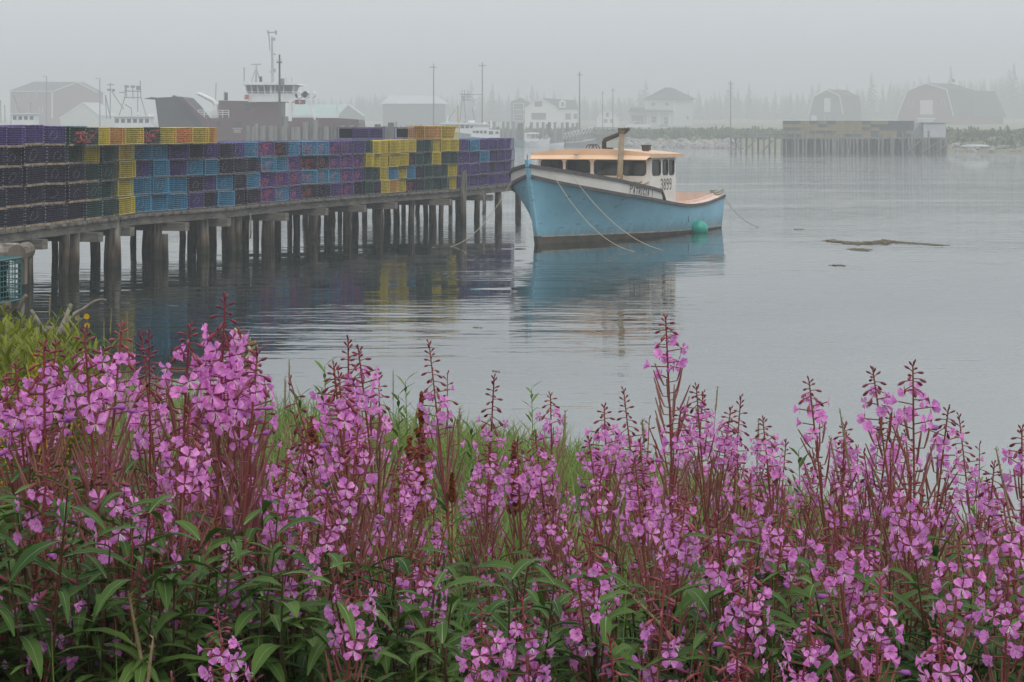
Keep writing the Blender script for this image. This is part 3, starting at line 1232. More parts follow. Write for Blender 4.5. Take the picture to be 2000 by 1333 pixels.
# caps: cross beams that stick out past the edge
for px in (10, 72, 172, 246, 340, 436, 532, 622, 695, 760, 850, 940):
    e, d = edge_at(px)
    nrm = inward(Vector((.29, .957, 0)))
    o = rp_.uniform(-.55, .05)
    c0, c1 = e + nrm * o - PO, e + nrm * 4.1 - PO
    m_ = MB()
    dd = Vector((.29, .957, 0)) * .11
    zz = ZD - .253
    rows = []
    for c in (c0, c1):
        rows.append([c - dd + Vector((0, 0, zz)), c + dd + Vector((0, 0, zz)), c + dd + Vector((0, 0, zz - .2)), c - dd + Vector((0, 0, zz - .2))])
    m_.grid(rows, closed=True)
    m_.add(rows[0], [(3, 2, 1, 0)])
    m_.build('crossbeam', M_PLANK, pier)
# loose brace and hanging bits
m_ = MB()
p = at(68, 478, 41.5) - PO
m_.box(p, (.09, .05, .5), 0, M=Matrix.Rotation(R(22), 4, 'Y'))
m_.build('loose_brace', M_PLANK, pier)
e, d = edge_at(940)
rope('hanging_rope', [Vector((xat(944, 66.0), 66.0, 1.05)), Vector((xat(944, 66.0) + .02, 66, .6)), Vector((xat(944, 66.0) - .02, 66, .25))], .03, M_PILE, 'dark weedy rope hanging from the pier deck', 'rope')
rope('hanging_rope', [Vector((xat(489, 50.5), 50.5, .95)), Vector((xat(490, 50.5), 50.5, .5)), Vector((xat(488.5, 50.5), 50.5, .32))], .02, M_PILE, 'frayed rope dangling between the piles under blue traps', 'rope')

# ================================================================== lobster traps
TL, TW, TH_ = 1.0, 0.56, 0.37
WIRE = {
    'purple': (0.095, 0.048, 0.26), 'black': (0.017, 0.009, 0.050), 'blue': (0.05, 0.31, 0.54), 'green': (0.012, 0.065, 0.062),
    'yellow': (0.74, 0.58, 0.035), 'orange': (0.70, 0.38, 0.09)}
NET = {'purple': (0.018, 0.008, 0.046), 'black': (0.005, 0.003, 0.012), 'blue': (0.008, 0.032, 0.065), 'green': (0.006, 0.018, 0.016),
       'yellow': (0.15, 0.11, 0.02), 'orange': (0.26, 0.11, 0.03)}
M_WIRE = {k: mat(k + ' coated wire', c, 0.45, var=0.3, scale=4) for k, c in WIRE.items()}
M_NET = {k: mat(k + ' twine netting', c, 0.9, var=0.5, scale=14, detail=5) for k, c in NET.items()}
M_CLIP = mat('pale hog rings', (0.45, 0.48, 0.47), 0.5)
M_HOOP = mat('white entrance hoop', (0.38, 0.38, 0.43), 0.5)
M_RUNNER = mat('bleached oak runner', (0.46, 0.36, 0.25), 0.85, scale=8, col2=(0.20, 0.15, 0.10))
M_RUNNER2 = mat('grey wet runner', (0.16, 0.14, 0.12), 0.85, scale=8, col2=(0.09, 0.08, 0.07))
M_ORANGE = mat('orange trap rope', (0.62, 0.10, 0.035), 0.8, scale=16, col2=(0.40, 0.05, 0.03), detail=5)
M_PINKROPE = mat('faded pink trap rope', (0.60, 0.13, 0.12), 0.8, scale=16, col2=(0.42, 0.07, 0.07), detail=5)
M_BROWNROPE = mat('rusty brown trap rope', (0.36, 0.085, 0.03), 0.8, scale=16, col2=(0.20, 0.04, 0.02), detail=5)


def cage_mesh(kind, seed):
    r_ = random.Random(seed)
    m_ = MB()
    x, y, h = TL / 2, TW / 2, TH_
    t = .0045
    for k in range(1, 8):
        z = h * k / 8
        for s in (-1, 1):
            m_.wire((-x, s * y, z), (x, s * y, z), t)
            m_.wire((s * x, -y, z), (s * x, y, z), t)
    nx, ny = 14, 8
    for i in range(1, nx):
        u = -x + 2 * x * i / nx
        for s in (-1, 1):
            m_.wire((u, s * y, 0), (u, s * y, h), t)
        for z in (0, h):
            m_.wire((u, -y, z), (u, y, z), t)
    for i in range(1, ny):
        u = -y + 2 * y * i / ny
        for s in (-1, 1):
            m_.wire((s * x, u, 0), (s * x, u, h), t)
        for z in (0, h):
            m_.wire((-x, u, z), (x, u, z), t)
    T = .011
    for s in (-1, 1):
        for z in (0, h):
            m_.wire((-x, s * y, z), (x, s * y, z), T)
            m_.wire((s * x, -y, z), (s * x, y, z), T)
        for q in (-1, 1):
            m_.wire((s * x, q * y, 0), (s * x, q * y, h), T)
    # hog rings down the corners
    for s in (-1, 1):
        for k in range(5):
            m_.box((s * (x + .004), -y - .008, h * (k + .5 + r_.uniform(-.15, .15)) / 5), (.018, .010, .018), 1)
    for k in range(9):
        m_.box((-x + 2 * x * (k + .5 + r_.uniform(-.2, .2)) / 9, -y - .008, r_.choice((.006, h - .004))), (.022, .012, .016), 1)
    return m_.mesh('wire_cage', [M_WIRE[kind], M_CLIP])


def net_mesh(kind, seed):
    r_ = random.Random(seed)
    m_ = MB()
    x, y, h = TL / 2 - .02, TW / 2 - .02, TH_ - .02
    yb = y * .35
    # sagging knitted heads: lengthwise curtain, two funnels, parlour slope
    P = []
    for i in range(9):
        u = -x + 2 * x * i / 8
        P.append([Vector((u, yb + .06 * math.sin(i * 1.3 + seed) * (k / 4) * (1 - k / 4) * 4, .01 + h * k / 4)) for k in range(5)])
    m_.grid(P)
    for s in (-1, 1):
        P = []
        for j in range(6):
            v = -y + (y + yb) * j / 5
            P.append([Vector((s * x * (.36 + .3 * k / 4) + .02 * math.sin(j * 2 + k), v, .01 + h * k / 4)) for k in range(5)])
        m_.grid(P)
    # funnel behind the entrance hoop
    if seed < 2:
        return m_.mesh('netting', M_NET[kind])
    ring0 = [Vector((.13 * math.cos(a), -y + .01, h * .52 + .12 * math.sin(a))) for a in [2 * PI * k / 10 for k in range(10)]]
    ring1 = [Vector((.10 * math.cos(a) + .12, -y * .1, h * .62 + .07 * math.sin(a))) for a in [2 * PI * k / 10 for k in range(10)]]
    m_.grid([ring0, ring1], closed=True)
    return m_.mesh('netting', M_NET[kind])


def hoop_mesh(seed):
    m_ = MB()
    r_ = random.Random(seed + 40)
    tl = r_.uniform(.1, .55)
    A0, B0, span, a0 = r_.uniform(.15, .24), r_.uniform(.07, .11), r_.choice((1, 1, .8, .6)), r_.uniform(0, 6)
    cx, cz = r_.uniform(-.08, .08), TH_ * r_.uniform(.42, .56)
    pts = []
    for k in range(17):
        a = a0 + 2 * PI * k / 16 * span
        u, v = A0 * math.cos(a), B0 * math.sin(a)
        pts.append((cx + u * math.cos(tl) - v * math.sin(tl), -TW / 2 + .02 + .012 * math.sin(a * 2), cz + u * math.sin(tl) + v * math.cos(tl)))
    m_.tube(pts, .0045, 5)
    return m_.mesh('entrance_hoop', M_HOOP)


def runner_mesh(m__, th):
    m_ = MB()
    for s in (-1, 1):
        m_.box((0, s * (TW / 2 - .02), th / 2 - .031), (TL, .06, th))
    r_ = random.Random(5)
    for k in range(26):
        m_.box((-TL / 2 + TL * (k + .5) / 26, -TW / 2 - .012, th / 2 - .031), (.014, .012, th * .9), 0)
    return m_.mesh('runner', m__)


CAGES = {k: [cage_mesh(k, i) for i in range(2)] for k in WIRE}
NETS = {k: [net_mesh(k, i) for i in range(3)] for k in WIRE}
HOOPS = [hoop_mesh(i) for i in range(10)]
RUNS = [runner_mesh(M_RUNNER, .044), runner_mesh(M_RUNNER2, .030)]


def coil_mesh(seed, m__):
    r_ = random.Random(seed)
    m_ = MB()
    nstr = 13
    for k in range(nstr):
        a, b_ = r_.uniform(.22, .40), r_.uniform(.09, .17)
        ph, cx, cz = r_.uniform(0, 6), r_.uniform(-.06, .06), r_.uniform(.07, .19)
        pts = []
        for i in range(15):
            t = 2 * PI * i / 14
            pts.append((cx + a * math.cos(t) + .012 * math.sin(3 * t + ph), -.02 + .16 * math.sin(t + .4 * k) * .8 + r_.uniform(-.01, .01),
                        max(.02, cz + b_ * .75 * math.sin(t + ph) + .012 * math.cos(5 * t))))
        m_.tube(pts, .017, 5)
    m_.ball((0, .02, .10), (.27, .13, .09), 0, 10, 6)
    return m_.mesh('rope_coil', m__, True)


COILS = [coil_mesh(i, mm) for i, mm in enumerate((M_ORANGE, M_PINKROPE, M_BROWNROPE, M_ORANGE))]

# columns of the front row: left edge, right edge (photograph columns), tiers from the top down
# letters: P purple, K black, B blue, G green, Y yellow, O orange; a small r marks rope inside
COLS = [
    (-62, -20, 'P K K K K', 1), (-20, 21, 'P K K K K', 1), (21, 57, 'P K K K K', 1), (57, 99, 'P K K K K', 1), (99, 140, 'P K K K K', 1), (140, 176, 'G G K K K', 1),
    (176, 206, 'Y G G G', 1), (207, 239, 'G G G G', 0), (240, 271, 'Y Y Y Y', 0),
    (273, 312, 'B P B B', 0), (312, 343, 'B B B B', 0), (344, 382, 'P P B B', 0), (382, 413, 'K B K P', 0), (413, 441, 'P B P K', 0), (441, 471, 'K K B B', 0),
    (471, 496, 'P K K K', 0), (496, 520, 'B K B K', 0), (520, 549, 'Pr Br Pr Pr', 0), (549, 575, 'Kr B Pr Br', 0), (575, 599, 'B Pr Pr Pr', 0), (600, 630, 'Br Kr Br Kr', 0),
    (630, 654, 'Br Kr Br K', 0), (654, 676, 'Pr Pr Br P', 0), (676, 698, 'P Pr Pr Pr', 0), (698, 720, 'P Pr Pr K', 0), (720, 735, 'G Y G G', 0), (735, 750, 'Y Y G K', 0),
    (750, 766, 'Y Y Y Y', 0), (766, 785, 'Y Y B O', 0), (785, 802, 'Y Y Y Y', 0), (802, 818, 'Y Kr B Kr', 0), (818, 833, 'G G K K', 0), (833, 849, 'G G G G', 0),
    (849, 866, 'Y Y G G', 0), (866, 882, 'Y G G G', 0), (882, 900, 'Y G Y Y', 0), (902, 925, 'P P P P', 0), (925, 942, 'B P P P', 0), (942, 960, 'P B P P', 0),
    (960, 976, 'P P K P', 0), (976, 992, 'P P P P', 0), (992, 1010, 'P P P P', 0)]
CN = {'P': 'purple', 'K': 'black', 'B': 'blue', 'G': 'green', 'Y': 'yellow', 'O': 'orange'}
PITCH = 0.405
tr = random.Random(21)
NT = 0


def add_trap(kind, loc, rz, sx, tan, label, group, hoop=True, sz=1.0):
    global NT
    NT += 1
    t_ = thing('lobster_trap', label, 'lobster trap', loc, rz, group)
    t_.rotation_euler = (tr.gauss(0, .010), tr.gauss(0, .012), rz)
    o = link('wire_cage', tr.choice(CAGES[kind]), t_)
    kids = [o, link('netting', tr.choice(NETS[kind if tr.random() < .8 else tr.choice(('black', 'orange', kind, 'green') if kind in ('purple', 'blue', 'yellow') else ('black', kind))]), t_), link('runner', RUNS[0 if tan else 1], t_)]
    if hoop:
        kids.append(link('entrance_hoop', tr.choice(HOOPS), t_))
    for k_ in kids:
        k_.scale = (sx, 1, sz)
    return t_


GRP = 'lobster traps stacked on the pier'
ncol = len(COLS)
for ci_, (pa, pb, tiers, tan) in enumerate(COLS):
    ea, _ = edge_at(pa)
    eb, _ = edge_at(pb)
    d = (eb - ea).normalized()
    nrm = inward(d)
    ln = (eb - ea).length
    mid = (ea + eb) / 2
    tt = tiers.split()
    setback = .12 + (.10 if 270 < pa < 500 else 0) + (.06 if 500 <= pa < 720 else 0)
    colz = [0.0]
    for _ in range(5):
        colz.append(colz[-1] + tr.uniform(-.010, .012))
    for ti, code in enumerate(tt):
        lev = len(tt) - ti              # 1 = on the deck
        kind = CN[code[0]]
        c = mid + nrm * (setback + TW / 2 + tr.uniform(-.05, .05)) + d * tr.uniform(-.015, .015)
        z = ZD + .034 + (lev - 1) * PITCH + colz[lev - 1]
        rz = math.atan2(d.y, d.x) + tr.uniform(-.035, .035)
        tier = {1: 'bottom tier', 2: 'second tier', 3: 'third tier', 4: 'fourth tier', 5: 'fifth tier'}[lev]
        lb = f'{kind} wire lobster trap, {tier} of the pier stack, {nth(ci_ + 1)} column from the near end'
        add_trap(kind, (c.x, c.y, z), rz, (ln - .02) / TL, tan, lb, GRP, hoop=tr.random() < (.72 if kind in ('purple', 'blue', 'black') else .25))
        if len(code) > 1:
            ck = tr.randrange(4)
            if kind == 'black':
                ck = tr.choice((0, 2))
            elif kind == 'purple':
                ck = tr.choice((1, 1, 0))
            cn_ = ('orange', 'faded pink', 'rusty brown', 'orange')[ck]
            o = link('rope_coil', COILS[ck])
            o.location = (c.x, c.y, z + .012)
            o.rotation_euler = (0, 0, rz)
            o.scale = (min(1.15, ln * .95), .8, tr.uniform(.9, 1.15))
            # coils lie towards the open front of the trap
            o.location = Vector(o.location) - nrm * .12
            tag(o, f'{cn_} rope coil inside the {kind} trap, {tier}, {nth(ci_ + 1)} column from the near end', 'rope', 'rope coils inside the traps')
# tall yellow-orange pair on top, and the second row's fifth tier
for pa, pb, kind, lb in ((835, 868, 'orange', 'orange lobster trap perched on top of the yellow stack beside the tall post'),
                         (869, 904, 'yellow', 'yellow lobster trap perched on top of the stack above the tall post')):
    ea, _ = edge_at(pa)
    eb, _ = edge_at(pb)
    d = (eb - ea).normalized()
    nrm = inward(d)
    c = (ea + eb) / 2 + nrm * (.12 + TW / 2)
    add_trap(kind, (c.x, c.y, ZD + .034 + 4 * PITCH), math.atan2(d.y, d.x), (eb - ea).length / TL - .02, 0, lb, GRP, hoop=False, sz=1.1)
ROW2 = [(142, 168, 'green'), (168, 190, 'yellow'), (190, 222, 'orange'), (222, 258, 'yellow'), (258, 292, 'green'), (292, 324, 'yellow'), (324, 357, 'orange'), (357, 388, 'yellow'), (388, 404, 'orange')]
for i, (pa, pb, kind) in enumerate(ROW2):
    ea, _ = edge_at(pa)
    eb, _ = edge_at(pb)
    d = (eb - ea).normalized()
    nrm = inward(d)
    c = (ea + eb) / 2 + nrm * (.16 + TW * 1.5 + .08)
    c = Vector((xat((pa + pb) / 2, c.y), c.y, 0))
    add_trap(kind, (c.x, c.y, ZD + .034 + 4 * PITCH - .02), math.atan2(d.y, d.x), (eb - ea).length / TL - .02, 0,
             f'{kind} lobster trap in the topmost rear row, {nth(i + 1)} from the near end', 'traps in the topmost rear row', hoop=(i % 3 == 1))
    if i in (0, 2, 4, 6):
        o = link('rope_coil', COILS[(1, 2, 1, 0)[i // 2]])
        o.location = (c.x, c.y, ZD + .05 + 4 * PITCH)
        o.location = Vector(o.location) - nrm * .12
        o.rotation_euler = (0, 0, math.atan2(d.y, d.x))
        tag(o, f'rope coil inside the {nth(i + 1)} trap of the topmost rear row', 'rope', 'rope coils inside the traps')
# bulk of the rear rows: traps nobody can count behind the front ones
bulk = MB()
KK = list(WIRE)
for row in (1, 2, 3):
    px = -60.0
    e0, _ = edge_at(-60)
    pos = e0.copy()
    s_acc = 0.0
    for a, b_ in zip(EDGE, EDGE[1:]):
        n = max(1, int(round((b_ - a).length / 1.05)))
        for k in range(n):
            p, q = a.lerp(b_, k / n), a.lerp(b_, (k + 1) / n)
            if q.y > EDGE[-2].y + .1:
                continue
            d = (q - p).normalized()
            nrm = inward(Vector((.29, .957, 0)))
            c = (p + q) / 2 + nrm * (.22 + TW / 2 + row * (TW + .07))
            pxc = c.x / c.y * F + 1000
            ntier = 5 if pxc < (140 if row > 1 else 400) else 4
            if row == 1 and 140 <= pxc < 404:
                ntier = 4
            if row == 3 and (670 < pxc < 745 or 780 < pxc < 835):
                ntier = 5
            Mz = Matrix.Rotation(math.atan2(d.y, d.x), 4, 'Z')
            for lv in range(ntier):
                kk = tr.choice([0, 1, 0, 2, 1, 3])
                if row == 1 and 170 < pxc < 300 and lv == 3:
                    kk = 2
                if lv == 4:
                    kk = 0
                zc = ZD + .034 + lv * PITCH
                x, y, h = (q - p).length / 2 - .015, TW / 2, TH_
                # frame bars and dark netting body
                T = Matrix.Translation((c.x, c.y, zc)) @ Mz
                tmp = MB()
                for s in (-1, 1):
                    for z in (0, h):
                        tmp.wire((-x, s * y, z), (x, s * y, z), .011)
                        tmp.wire((s * x, -y, z), (s * x, y, z), .011)
                    for q_ in (-1, 1):
                        tmp.wire((s * x, q_ * y, 0), (s * x, q_ * y, h), .011)
                if lv == ntier - 1:
                    for i in range(1, 12):
                        tmp.wire((-x + 2 * x * i / 12, -y, h), (-x + 2 * x * i / 12, y, h), .007)
                        tmp.wire((-x + 2 * x * i / 12, -y, 0), (-x + 2 * x * i / 12, -y, h), .006)
                    for i in range(1, 7):
                        tmp.wire((-x, -y + 2 * y * i / 7, h), (x, -y + 2 * y * i / 7, h), .007)
                        tmp.wire((-x, -y, h * i / 7), (x, -y, h * i / 7), .006)
                bulk.add([T @ Vector(v) for v in tmp.v], tmp.f, kk)
                tmp = MB()
                tmp.box((0, 0, h / 2), (2 * x - .05, 2 * y - .12, h - .06))
                bulk.add([T @ Vector(v) for v in tmp.v], tmp.f, 6)
tag(bulk.build('stacked_traps', [M_WIRE[k] for k in KK] + [M_NET['black']]), 'rear rows of stacked lobster traps behind the front row', 'lobster traps', kind='stuff')
# ================================================================== the far side of the harbour
def box_px(mb, x0, y0, x1, y1, Y, dep, mi=0, off=0.0):
    """box whose near face has these corners in the photograph, standing at distance Y and running dep metres back"""
    a, b = at(x0, y1, Y), at(x1, y0, Y)
    mb.box2((a.x, Y - off, a.z), (b.x, Y + dep, b.z), mi)


F_RED = mat('barn red boards', (0.18, 0.060, 0.055), 0.8, scale=1.5, col2=(0.14, 0.05, 0.045))
F_GREYB = mat('grey shingle wall', (0.12, 0.12, 0.12), 0.9, scale=2, col2=(0.08, 0.08, 0.08))
F_WHITE = mat('white clapboard', (0.78, 0.78, 0.76), 0.7, scale=1.2, col2=(0.68, 0.68, 0.66))
F_PALE = mat('pale grey clapboard', (0.52, 0.53, 0.54), 0.7, scale=1.2, col2=(0.45, 0.46, 0.47))
F_ROOF = mat('dark shingle roof', (0.075, 0.075, 0.08), 0.9, scale=1.5, col2=(0.05, 0.05, 0.055))
F_ROOFB = mat('brown shingle roof', (0.16, 0.09, 0.07), 0.9, scale=1.5, col2=(0.10, 0.06, 0.05))
F_ROOFG = mat('pale green metal roof', (0.36, 0.56, 0.52), 0.6, scale=1.0, col2=(0.30, 0.50, 0.46))
F_ROOFL = mat('light grey metal roof', (0.55, 0.56, 0.57), 0.6, scale=1.0, col2=(0.47, 0.48, 0.49))
F_GLASS = mat('dark far window', (0.03, 0.035, 0.04), 0.15)
F_TRIM = mat('white trim', (0.80, 0.80, 0.78), 0.6)
F_DOOR = mat('grey white door boards', (0.60, 0.60, 0.58), 0.7, scale=4, col2=(0.5, 0.5, 0.48))
F_TIMB = mat('grey wharf timber', (0.27, 0.255, 0.23), 0.9, scale=1.2, col2=(0.17, 0.16, 0.145), stretch=(4, 4, .5), bump=.5)  # wood colour lightened to add painted fog fade to the wharves
F_DTIMB = mat('dark wharf timber', (0.14, 0.13, 0.115), 0.9, scale=1.2, col2=(0.05, 0.045, 0.04), stretch=(4, 4, .5))
F_POLE = mat('utility pole wood', (0.10, 0.085, 0.07), 0.9, scale=3, col2=(0.07, 0.06, 0.05))
F_MAROON = mat('maroon ship paint', (0.105, 0.036, 0.04), 0.5, scale=.8, col2=(0.085, 0.03, 0.034))
F_RAMP = mat('dark ramp steel', (0.045, 0.04, 0.045), 0.7, scale=1, col2=(0.03, 0.03, 0.034))
F_SHIPW = mat('ship white', (0.82, 0.82, 0.82), 0.5, scale=.8, col2=(0.74, 0.74, 0.74))
F_REDP = mat('signal red paint', (0.55, 0.04, 0.05), 0.5)
F_TEALH = mat('teal hull paint', (0.16, 0.36, 0.36), 0.5, scale=1, col2=(0.13, 0.30, 0.31))
F_GREYH = mat('grey hull paint', (0.22, 0.24, 0.26), 0.5, scale=1, col2=(0.18, 0.2, 0.22))
F_GREYM = mat('grey rigging steel', (0.22, 0.23, 0.24), 0.6)
F_GREYL = mat('light grey mast paint', (0.42, 0.43, 0.44), 0.6)
F_YELM = mat('yellow mast paint', (0.50, 0.36, 0.12), 0.6)
F_ROCK = mat('pale shore boulders', (0.46, 0.43, 0.40), 0.9, scale=.9, col2=(0.22, 0.20, 0.19), bump=.5)
F_BRUSH = leaf_mat('shore brush leaves', (0.06, 0.10, 0.03), (0.12, 0.15, 0.05), .2, .4)
F_TREE = leaf_mat('spruce needles', (0.012, 0.028, 0.016), (0.03, 0.05, 0.025), .1, .4)
F_BARK = mat('spruce bark', (0.07, 0.055, 0.045), 0.9)


def part(name, m_, parent, fn):
    b = MB()
    fn(b)
    return b.build(name, m_, parent)


def window_px(root, x0, y0, x1, y1, Y, frame=F_TRIM, fw=.10):
    """one window: frame proud of the wall, dark pane inside it"""
    a, b = at(x0, y1, Y), at(x1, y0, Y)
    fr = MB()
    o = [(a.x - fw, a.z - fw), (b.x + fw, a.z - fw), (b.x + fw, b.z + fw), (a.x - fw, b.z + fw)]
    i_ = [(a.x, a.z), (b.x, a.z), (b.x, b.z), (a.x, b.z)]
    fr.ring(o, i_, lambda u, v, d: Vector((u, Y + d, v)), -.06, .0)
    w_ = fr.build('window', frame, root)
    g = MB()
    g.box2((a.x - .002, Y - .03, a.z - .002), (b.x + .002, Y - .004, b.z + .002))
    mz = (a.z + b.z) / 2
    g.box2((a.x - .002, Y - .045, mz - .03), (b.x + .002, Y - .031, mz + .03), 1)
    g.build('pane', [F_GLASS, frame], w_)


def gable(name, label, cat, outline, Y, dep, wall, roofm, eave_n, skew=0.0, group=None, trim=True, ov=.25):
    """building whose gable end faces us: outline in photograph px from left eave foot round to right foot; the roof covers
    the edges between eave_n vertices; skew shifts the far end sideways (metres)"""
    pts = [at(px, py, Y) for px, py in outline]
    root = thing(name, label, cat, (0, 0, 0), 0, group)
    b = MB()
    n = len(pts)
    fn = lambda u, v, d: Vector((u + skew * d / dep, Y + d, v))
    b.prism([(p.x, p.z) for p in pts], fn, 0, dep)
    b.build('wall', wall, root)
    rf_ = MB()
    tr_ = MB()
    top = pts[1:n - 1]
    cx = (top[0].x + top[-1].x) / 2
    ext = [Vector((p.x, 0, p.z)) for p in top]
    # overhang at the eaves
    d0 = (ext[0] - ext[1]).normalized() * ov
    d1 = (ext[-1] - ext[-2]).normalized() * ov
    ext[0] += d0
    ext[-1] += d1
    th = .14
    for p, q in zip(ext, ext[1:]):
        d = q - p
        nn = Vector((-d.z, 0, d.x)).normalized()
        if nn.z < 0:
            nn = -nn
        quad = [p + nn * .01, q + nn * .01, q + nn * th, p + nn * th]
        rf_.prism([(v.x, v.z) for v in quad], fn, -ov, dep + ov)
        q2 = [p - nn * .14, q - nn * .14, q + nn * .16, p + nn * .16]
        tr_.prism([(v.x, v.z) for v in q2], fn, -ov - .06, -ov - .003)
    rf_.build('roof', roofm, root)
    if trim:
        tr_.build('bargeboard', F_TRIM, root)
    return root


# --- barns on the right
g1 = gable('gambrel_barn', 'grey gambrel barn with white trim behind the far trap wharf', 'barn',
           [(1581, 252), (1581, 222), (1590, 189), (1615.5, 175.5), (1641, 188), (1647, 222), (1647, 252)], 650, 12, F_GREYB, F_ROOFB, 2, skew=8)
part('loft_door', F_DOOR, g1, lambda b: box_px(b, 1609.5, 192, 1622, 219, 650, .0, 0, .08))
part('door', F_DOOR, g1, lambda b: box_px(b, 1584, 226, 1595, 246, 650, .0, 0, .08))
window_px(g1, 1612, 227, 1619.5, 240, 650)
window_px(g1, 1632.5, 231, 1637.5, 240, 650)
g2 = gable('gambrel_barn', 'large red gambrel barn with a white loft door on the far right shore', 'barn',
           [(1754, 256), (1754, 226), (1773, 178), (1809, 163), (1850, 175), (1863, 226), (1863, 256)], 650, 15, F_RED, F_ROOF, 2, skew=12)
part('loft_door', F_DOOR, g2, lambda b: box_px(b, 1797, 196, 1822, 224, 650, .0, 0, .08))
part('balcony', F_TRIM, g2, lambda b: (box_px(b, 1790, 231, 1826, 233.5, 650, .0, 0, 1.0), box_px(b, 1793, 234.2, 1823, 240, 650, .0, 0, .12)))
window_px(g2, 1775.5, 198, 1782.5, 207.5, 650)
window_px(g2, 1839, 197, 1846, 207.5, 650)
part('ridge_vent', F_ROOF, g2, lambda b: b.box(at(1862, 158, 660), (.9, .9, 1.0)))
lean = thing('lean_to_shed', 'long low red shed joined to the right side of the big red barn', 'shed')
part('wall', F_RED, lean, lambda b: box_px(b, 1872, 228, 1960, 254, 661, 8))
part('roof', F_ROOF, lean, lambda b: b.prism([(xat(1868, 661), zat(228.5, 661)), (xat(1965, 661), zat(228.5, 661)), (xat(1950, 661), zat(178, 661)), (xat(1868, 661), zat(176, 661))],
                                            lambda u, v, d: Vector((u, 660.7 + d + (v - zat(228.5, 661)) * .55, v)), 0, .3))

# --- the far trap wharf
fw = thing('trap_wharf', 'long dark piled wharf carrying a wall of lobster traps on the far shore', 'wharf')
YW = 256.0
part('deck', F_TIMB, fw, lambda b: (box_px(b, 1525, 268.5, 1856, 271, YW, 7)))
part('back_cribbing', F_DTIMB, fw, lambda b: box_px(b, 1530, 272, 1850, 303, YW + 5.5, 1.0))
rw = random.Random(8)
px = 1527.0
while px < 1850:
    b = MB()
    p = at(px, 300, YW + rw.choice((0, 0, 2.2)))
    r_ = rw.uniform(.11, .17)
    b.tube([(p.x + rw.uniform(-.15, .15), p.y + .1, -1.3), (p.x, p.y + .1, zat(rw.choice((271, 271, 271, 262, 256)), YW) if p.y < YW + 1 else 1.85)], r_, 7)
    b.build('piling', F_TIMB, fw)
    px += rw.uniform(4.5, 9.5)
for px0, px1 in ((1770, 1800), (1800, 1838), (1826, 1862)):
    part('brace', F_TIMB, fw, lambda b: b.tube([at(px0, 298, YW - .3), at(px1, 274, YW - .3)], .09, 6))
ow_ = thing('low_wharf', 'low open grey wharf with cross braces left of the far trap wall', 'wharf')
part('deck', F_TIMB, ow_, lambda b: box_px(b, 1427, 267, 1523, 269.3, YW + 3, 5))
for i, px in enumerate((1428, 1437, 1447, 1458, 1470, 1481, 1492, 1503, 1514)):
    b = MB()
    p = at(px, 300, YW + 3.1 + (i % 2) * 2.5)
    b.tube([(p.x, p.y + .1, -1.3), (p.x, p.y + .1, 2.0 if i % 4 else 2.7)], .13, 7)
    b.build('piling', F_TIMB, ow_)
for a_, b_2 in (((1428, 299), (1444, 276)), ((1444, 292), (1428, 275)), ((1487, 298), (1510, 274)), ((1455, 296), (1475, 274))):
    part('brace', F_TIMB, ow_, lambda b: b.tube([at(*a_, YW + 2.95), at(*b_2, YW + 2.95)], .09, 6))
part('hand_rail', F_TIMB, ow_, lambda b: b.tube([at(1428, 262, YW + 3), at(1523, 262.5, YW + 3)], .05, 5))
# traps of the far wall, one object each
M_FARC = {}
for kk in ('yellow', 'black', 'orange', 'green'):
    b = MB()
    x, y, h = .54, .28, .40
    for s in (-1, 1):
        for z in (0, h):
            b.wire((-x, s * y, z), (x, s * y, z), .03)
            b.wire((s * x, -y, z), (s * x, y, z), .03)
        for q_ in (-1, 1):
            b.wire((s * x, q_ * y, 0), (s * x, q_ * y, h), .03)
    for i in range(1, 6):
        b.wire((-x + 2 * x * i / 6, -y, 0), (-x + 2 * x * i / 6, -y, h), .018)
    for i in range(1, 4):
        b.wire((-x, -y, h * i / 4), (x, -y, h * i / 4), .018)
    b.box((0, 0, h / 2), (2 * x - .05, 2 * y - .08, h - .03), 1)
    c1 = {'yellow': (.42, .38, .20), 'orange': (.42, .32, .20), 'black': (.18, .18, .18), 'green': (.17, .20, .19)}[kk]  # trap colours paled towards grey: fog fade painted into them
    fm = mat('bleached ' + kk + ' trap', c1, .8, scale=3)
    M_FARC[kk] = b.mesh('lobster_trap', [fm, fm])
nfar = 0
for c_ in range(15):
    px = 1538 + c_ * 17.0
    for lv in range(5):
        kk = rw.choice(('yellow', 'yellow', 'yellow', 'orange', 'black', 'green')) if 1565 < px < 1740 else rw.choice(('black', 'green', 'black', 'yellow'))
        p = at(px, 268, YW + 1.0)
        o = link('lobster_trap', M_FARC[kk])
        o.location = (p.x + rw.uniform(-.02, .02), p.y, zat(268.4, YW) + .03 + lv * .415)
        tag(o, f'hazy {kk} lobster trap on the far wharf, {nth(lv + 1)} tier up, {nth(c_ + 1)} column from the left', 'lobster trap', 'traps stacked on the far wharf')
shed = thing('bait_shed', 'small pale box shed at the right end of the far trap wharf', 'shed')
part('wall', F_PALE, shed, lambda b: box_px(b, 1804, 240, 1847, 271, YW + 1.5, 2.6))
part('side_wall', F_GREYH, shed, lambda b: b.prism([(xat(1783, YW + 1.5), zat(268, YW)), (xat(1803.6, YW + 1.5), zat(268, YW)), (xat(1803.6, YW + 1.5), zat(241, YW)), (xat(1795, YW + 1.5), zat(241, YW))], lambda u, v, d: Vector((u, YW + 1.8 + d, v)), 0, 2))
part('roof', F_ROOFL, shed, lambda b: box_px(b, 1802, 238.6, 1849, 239.9, YW + 1.3, 3))

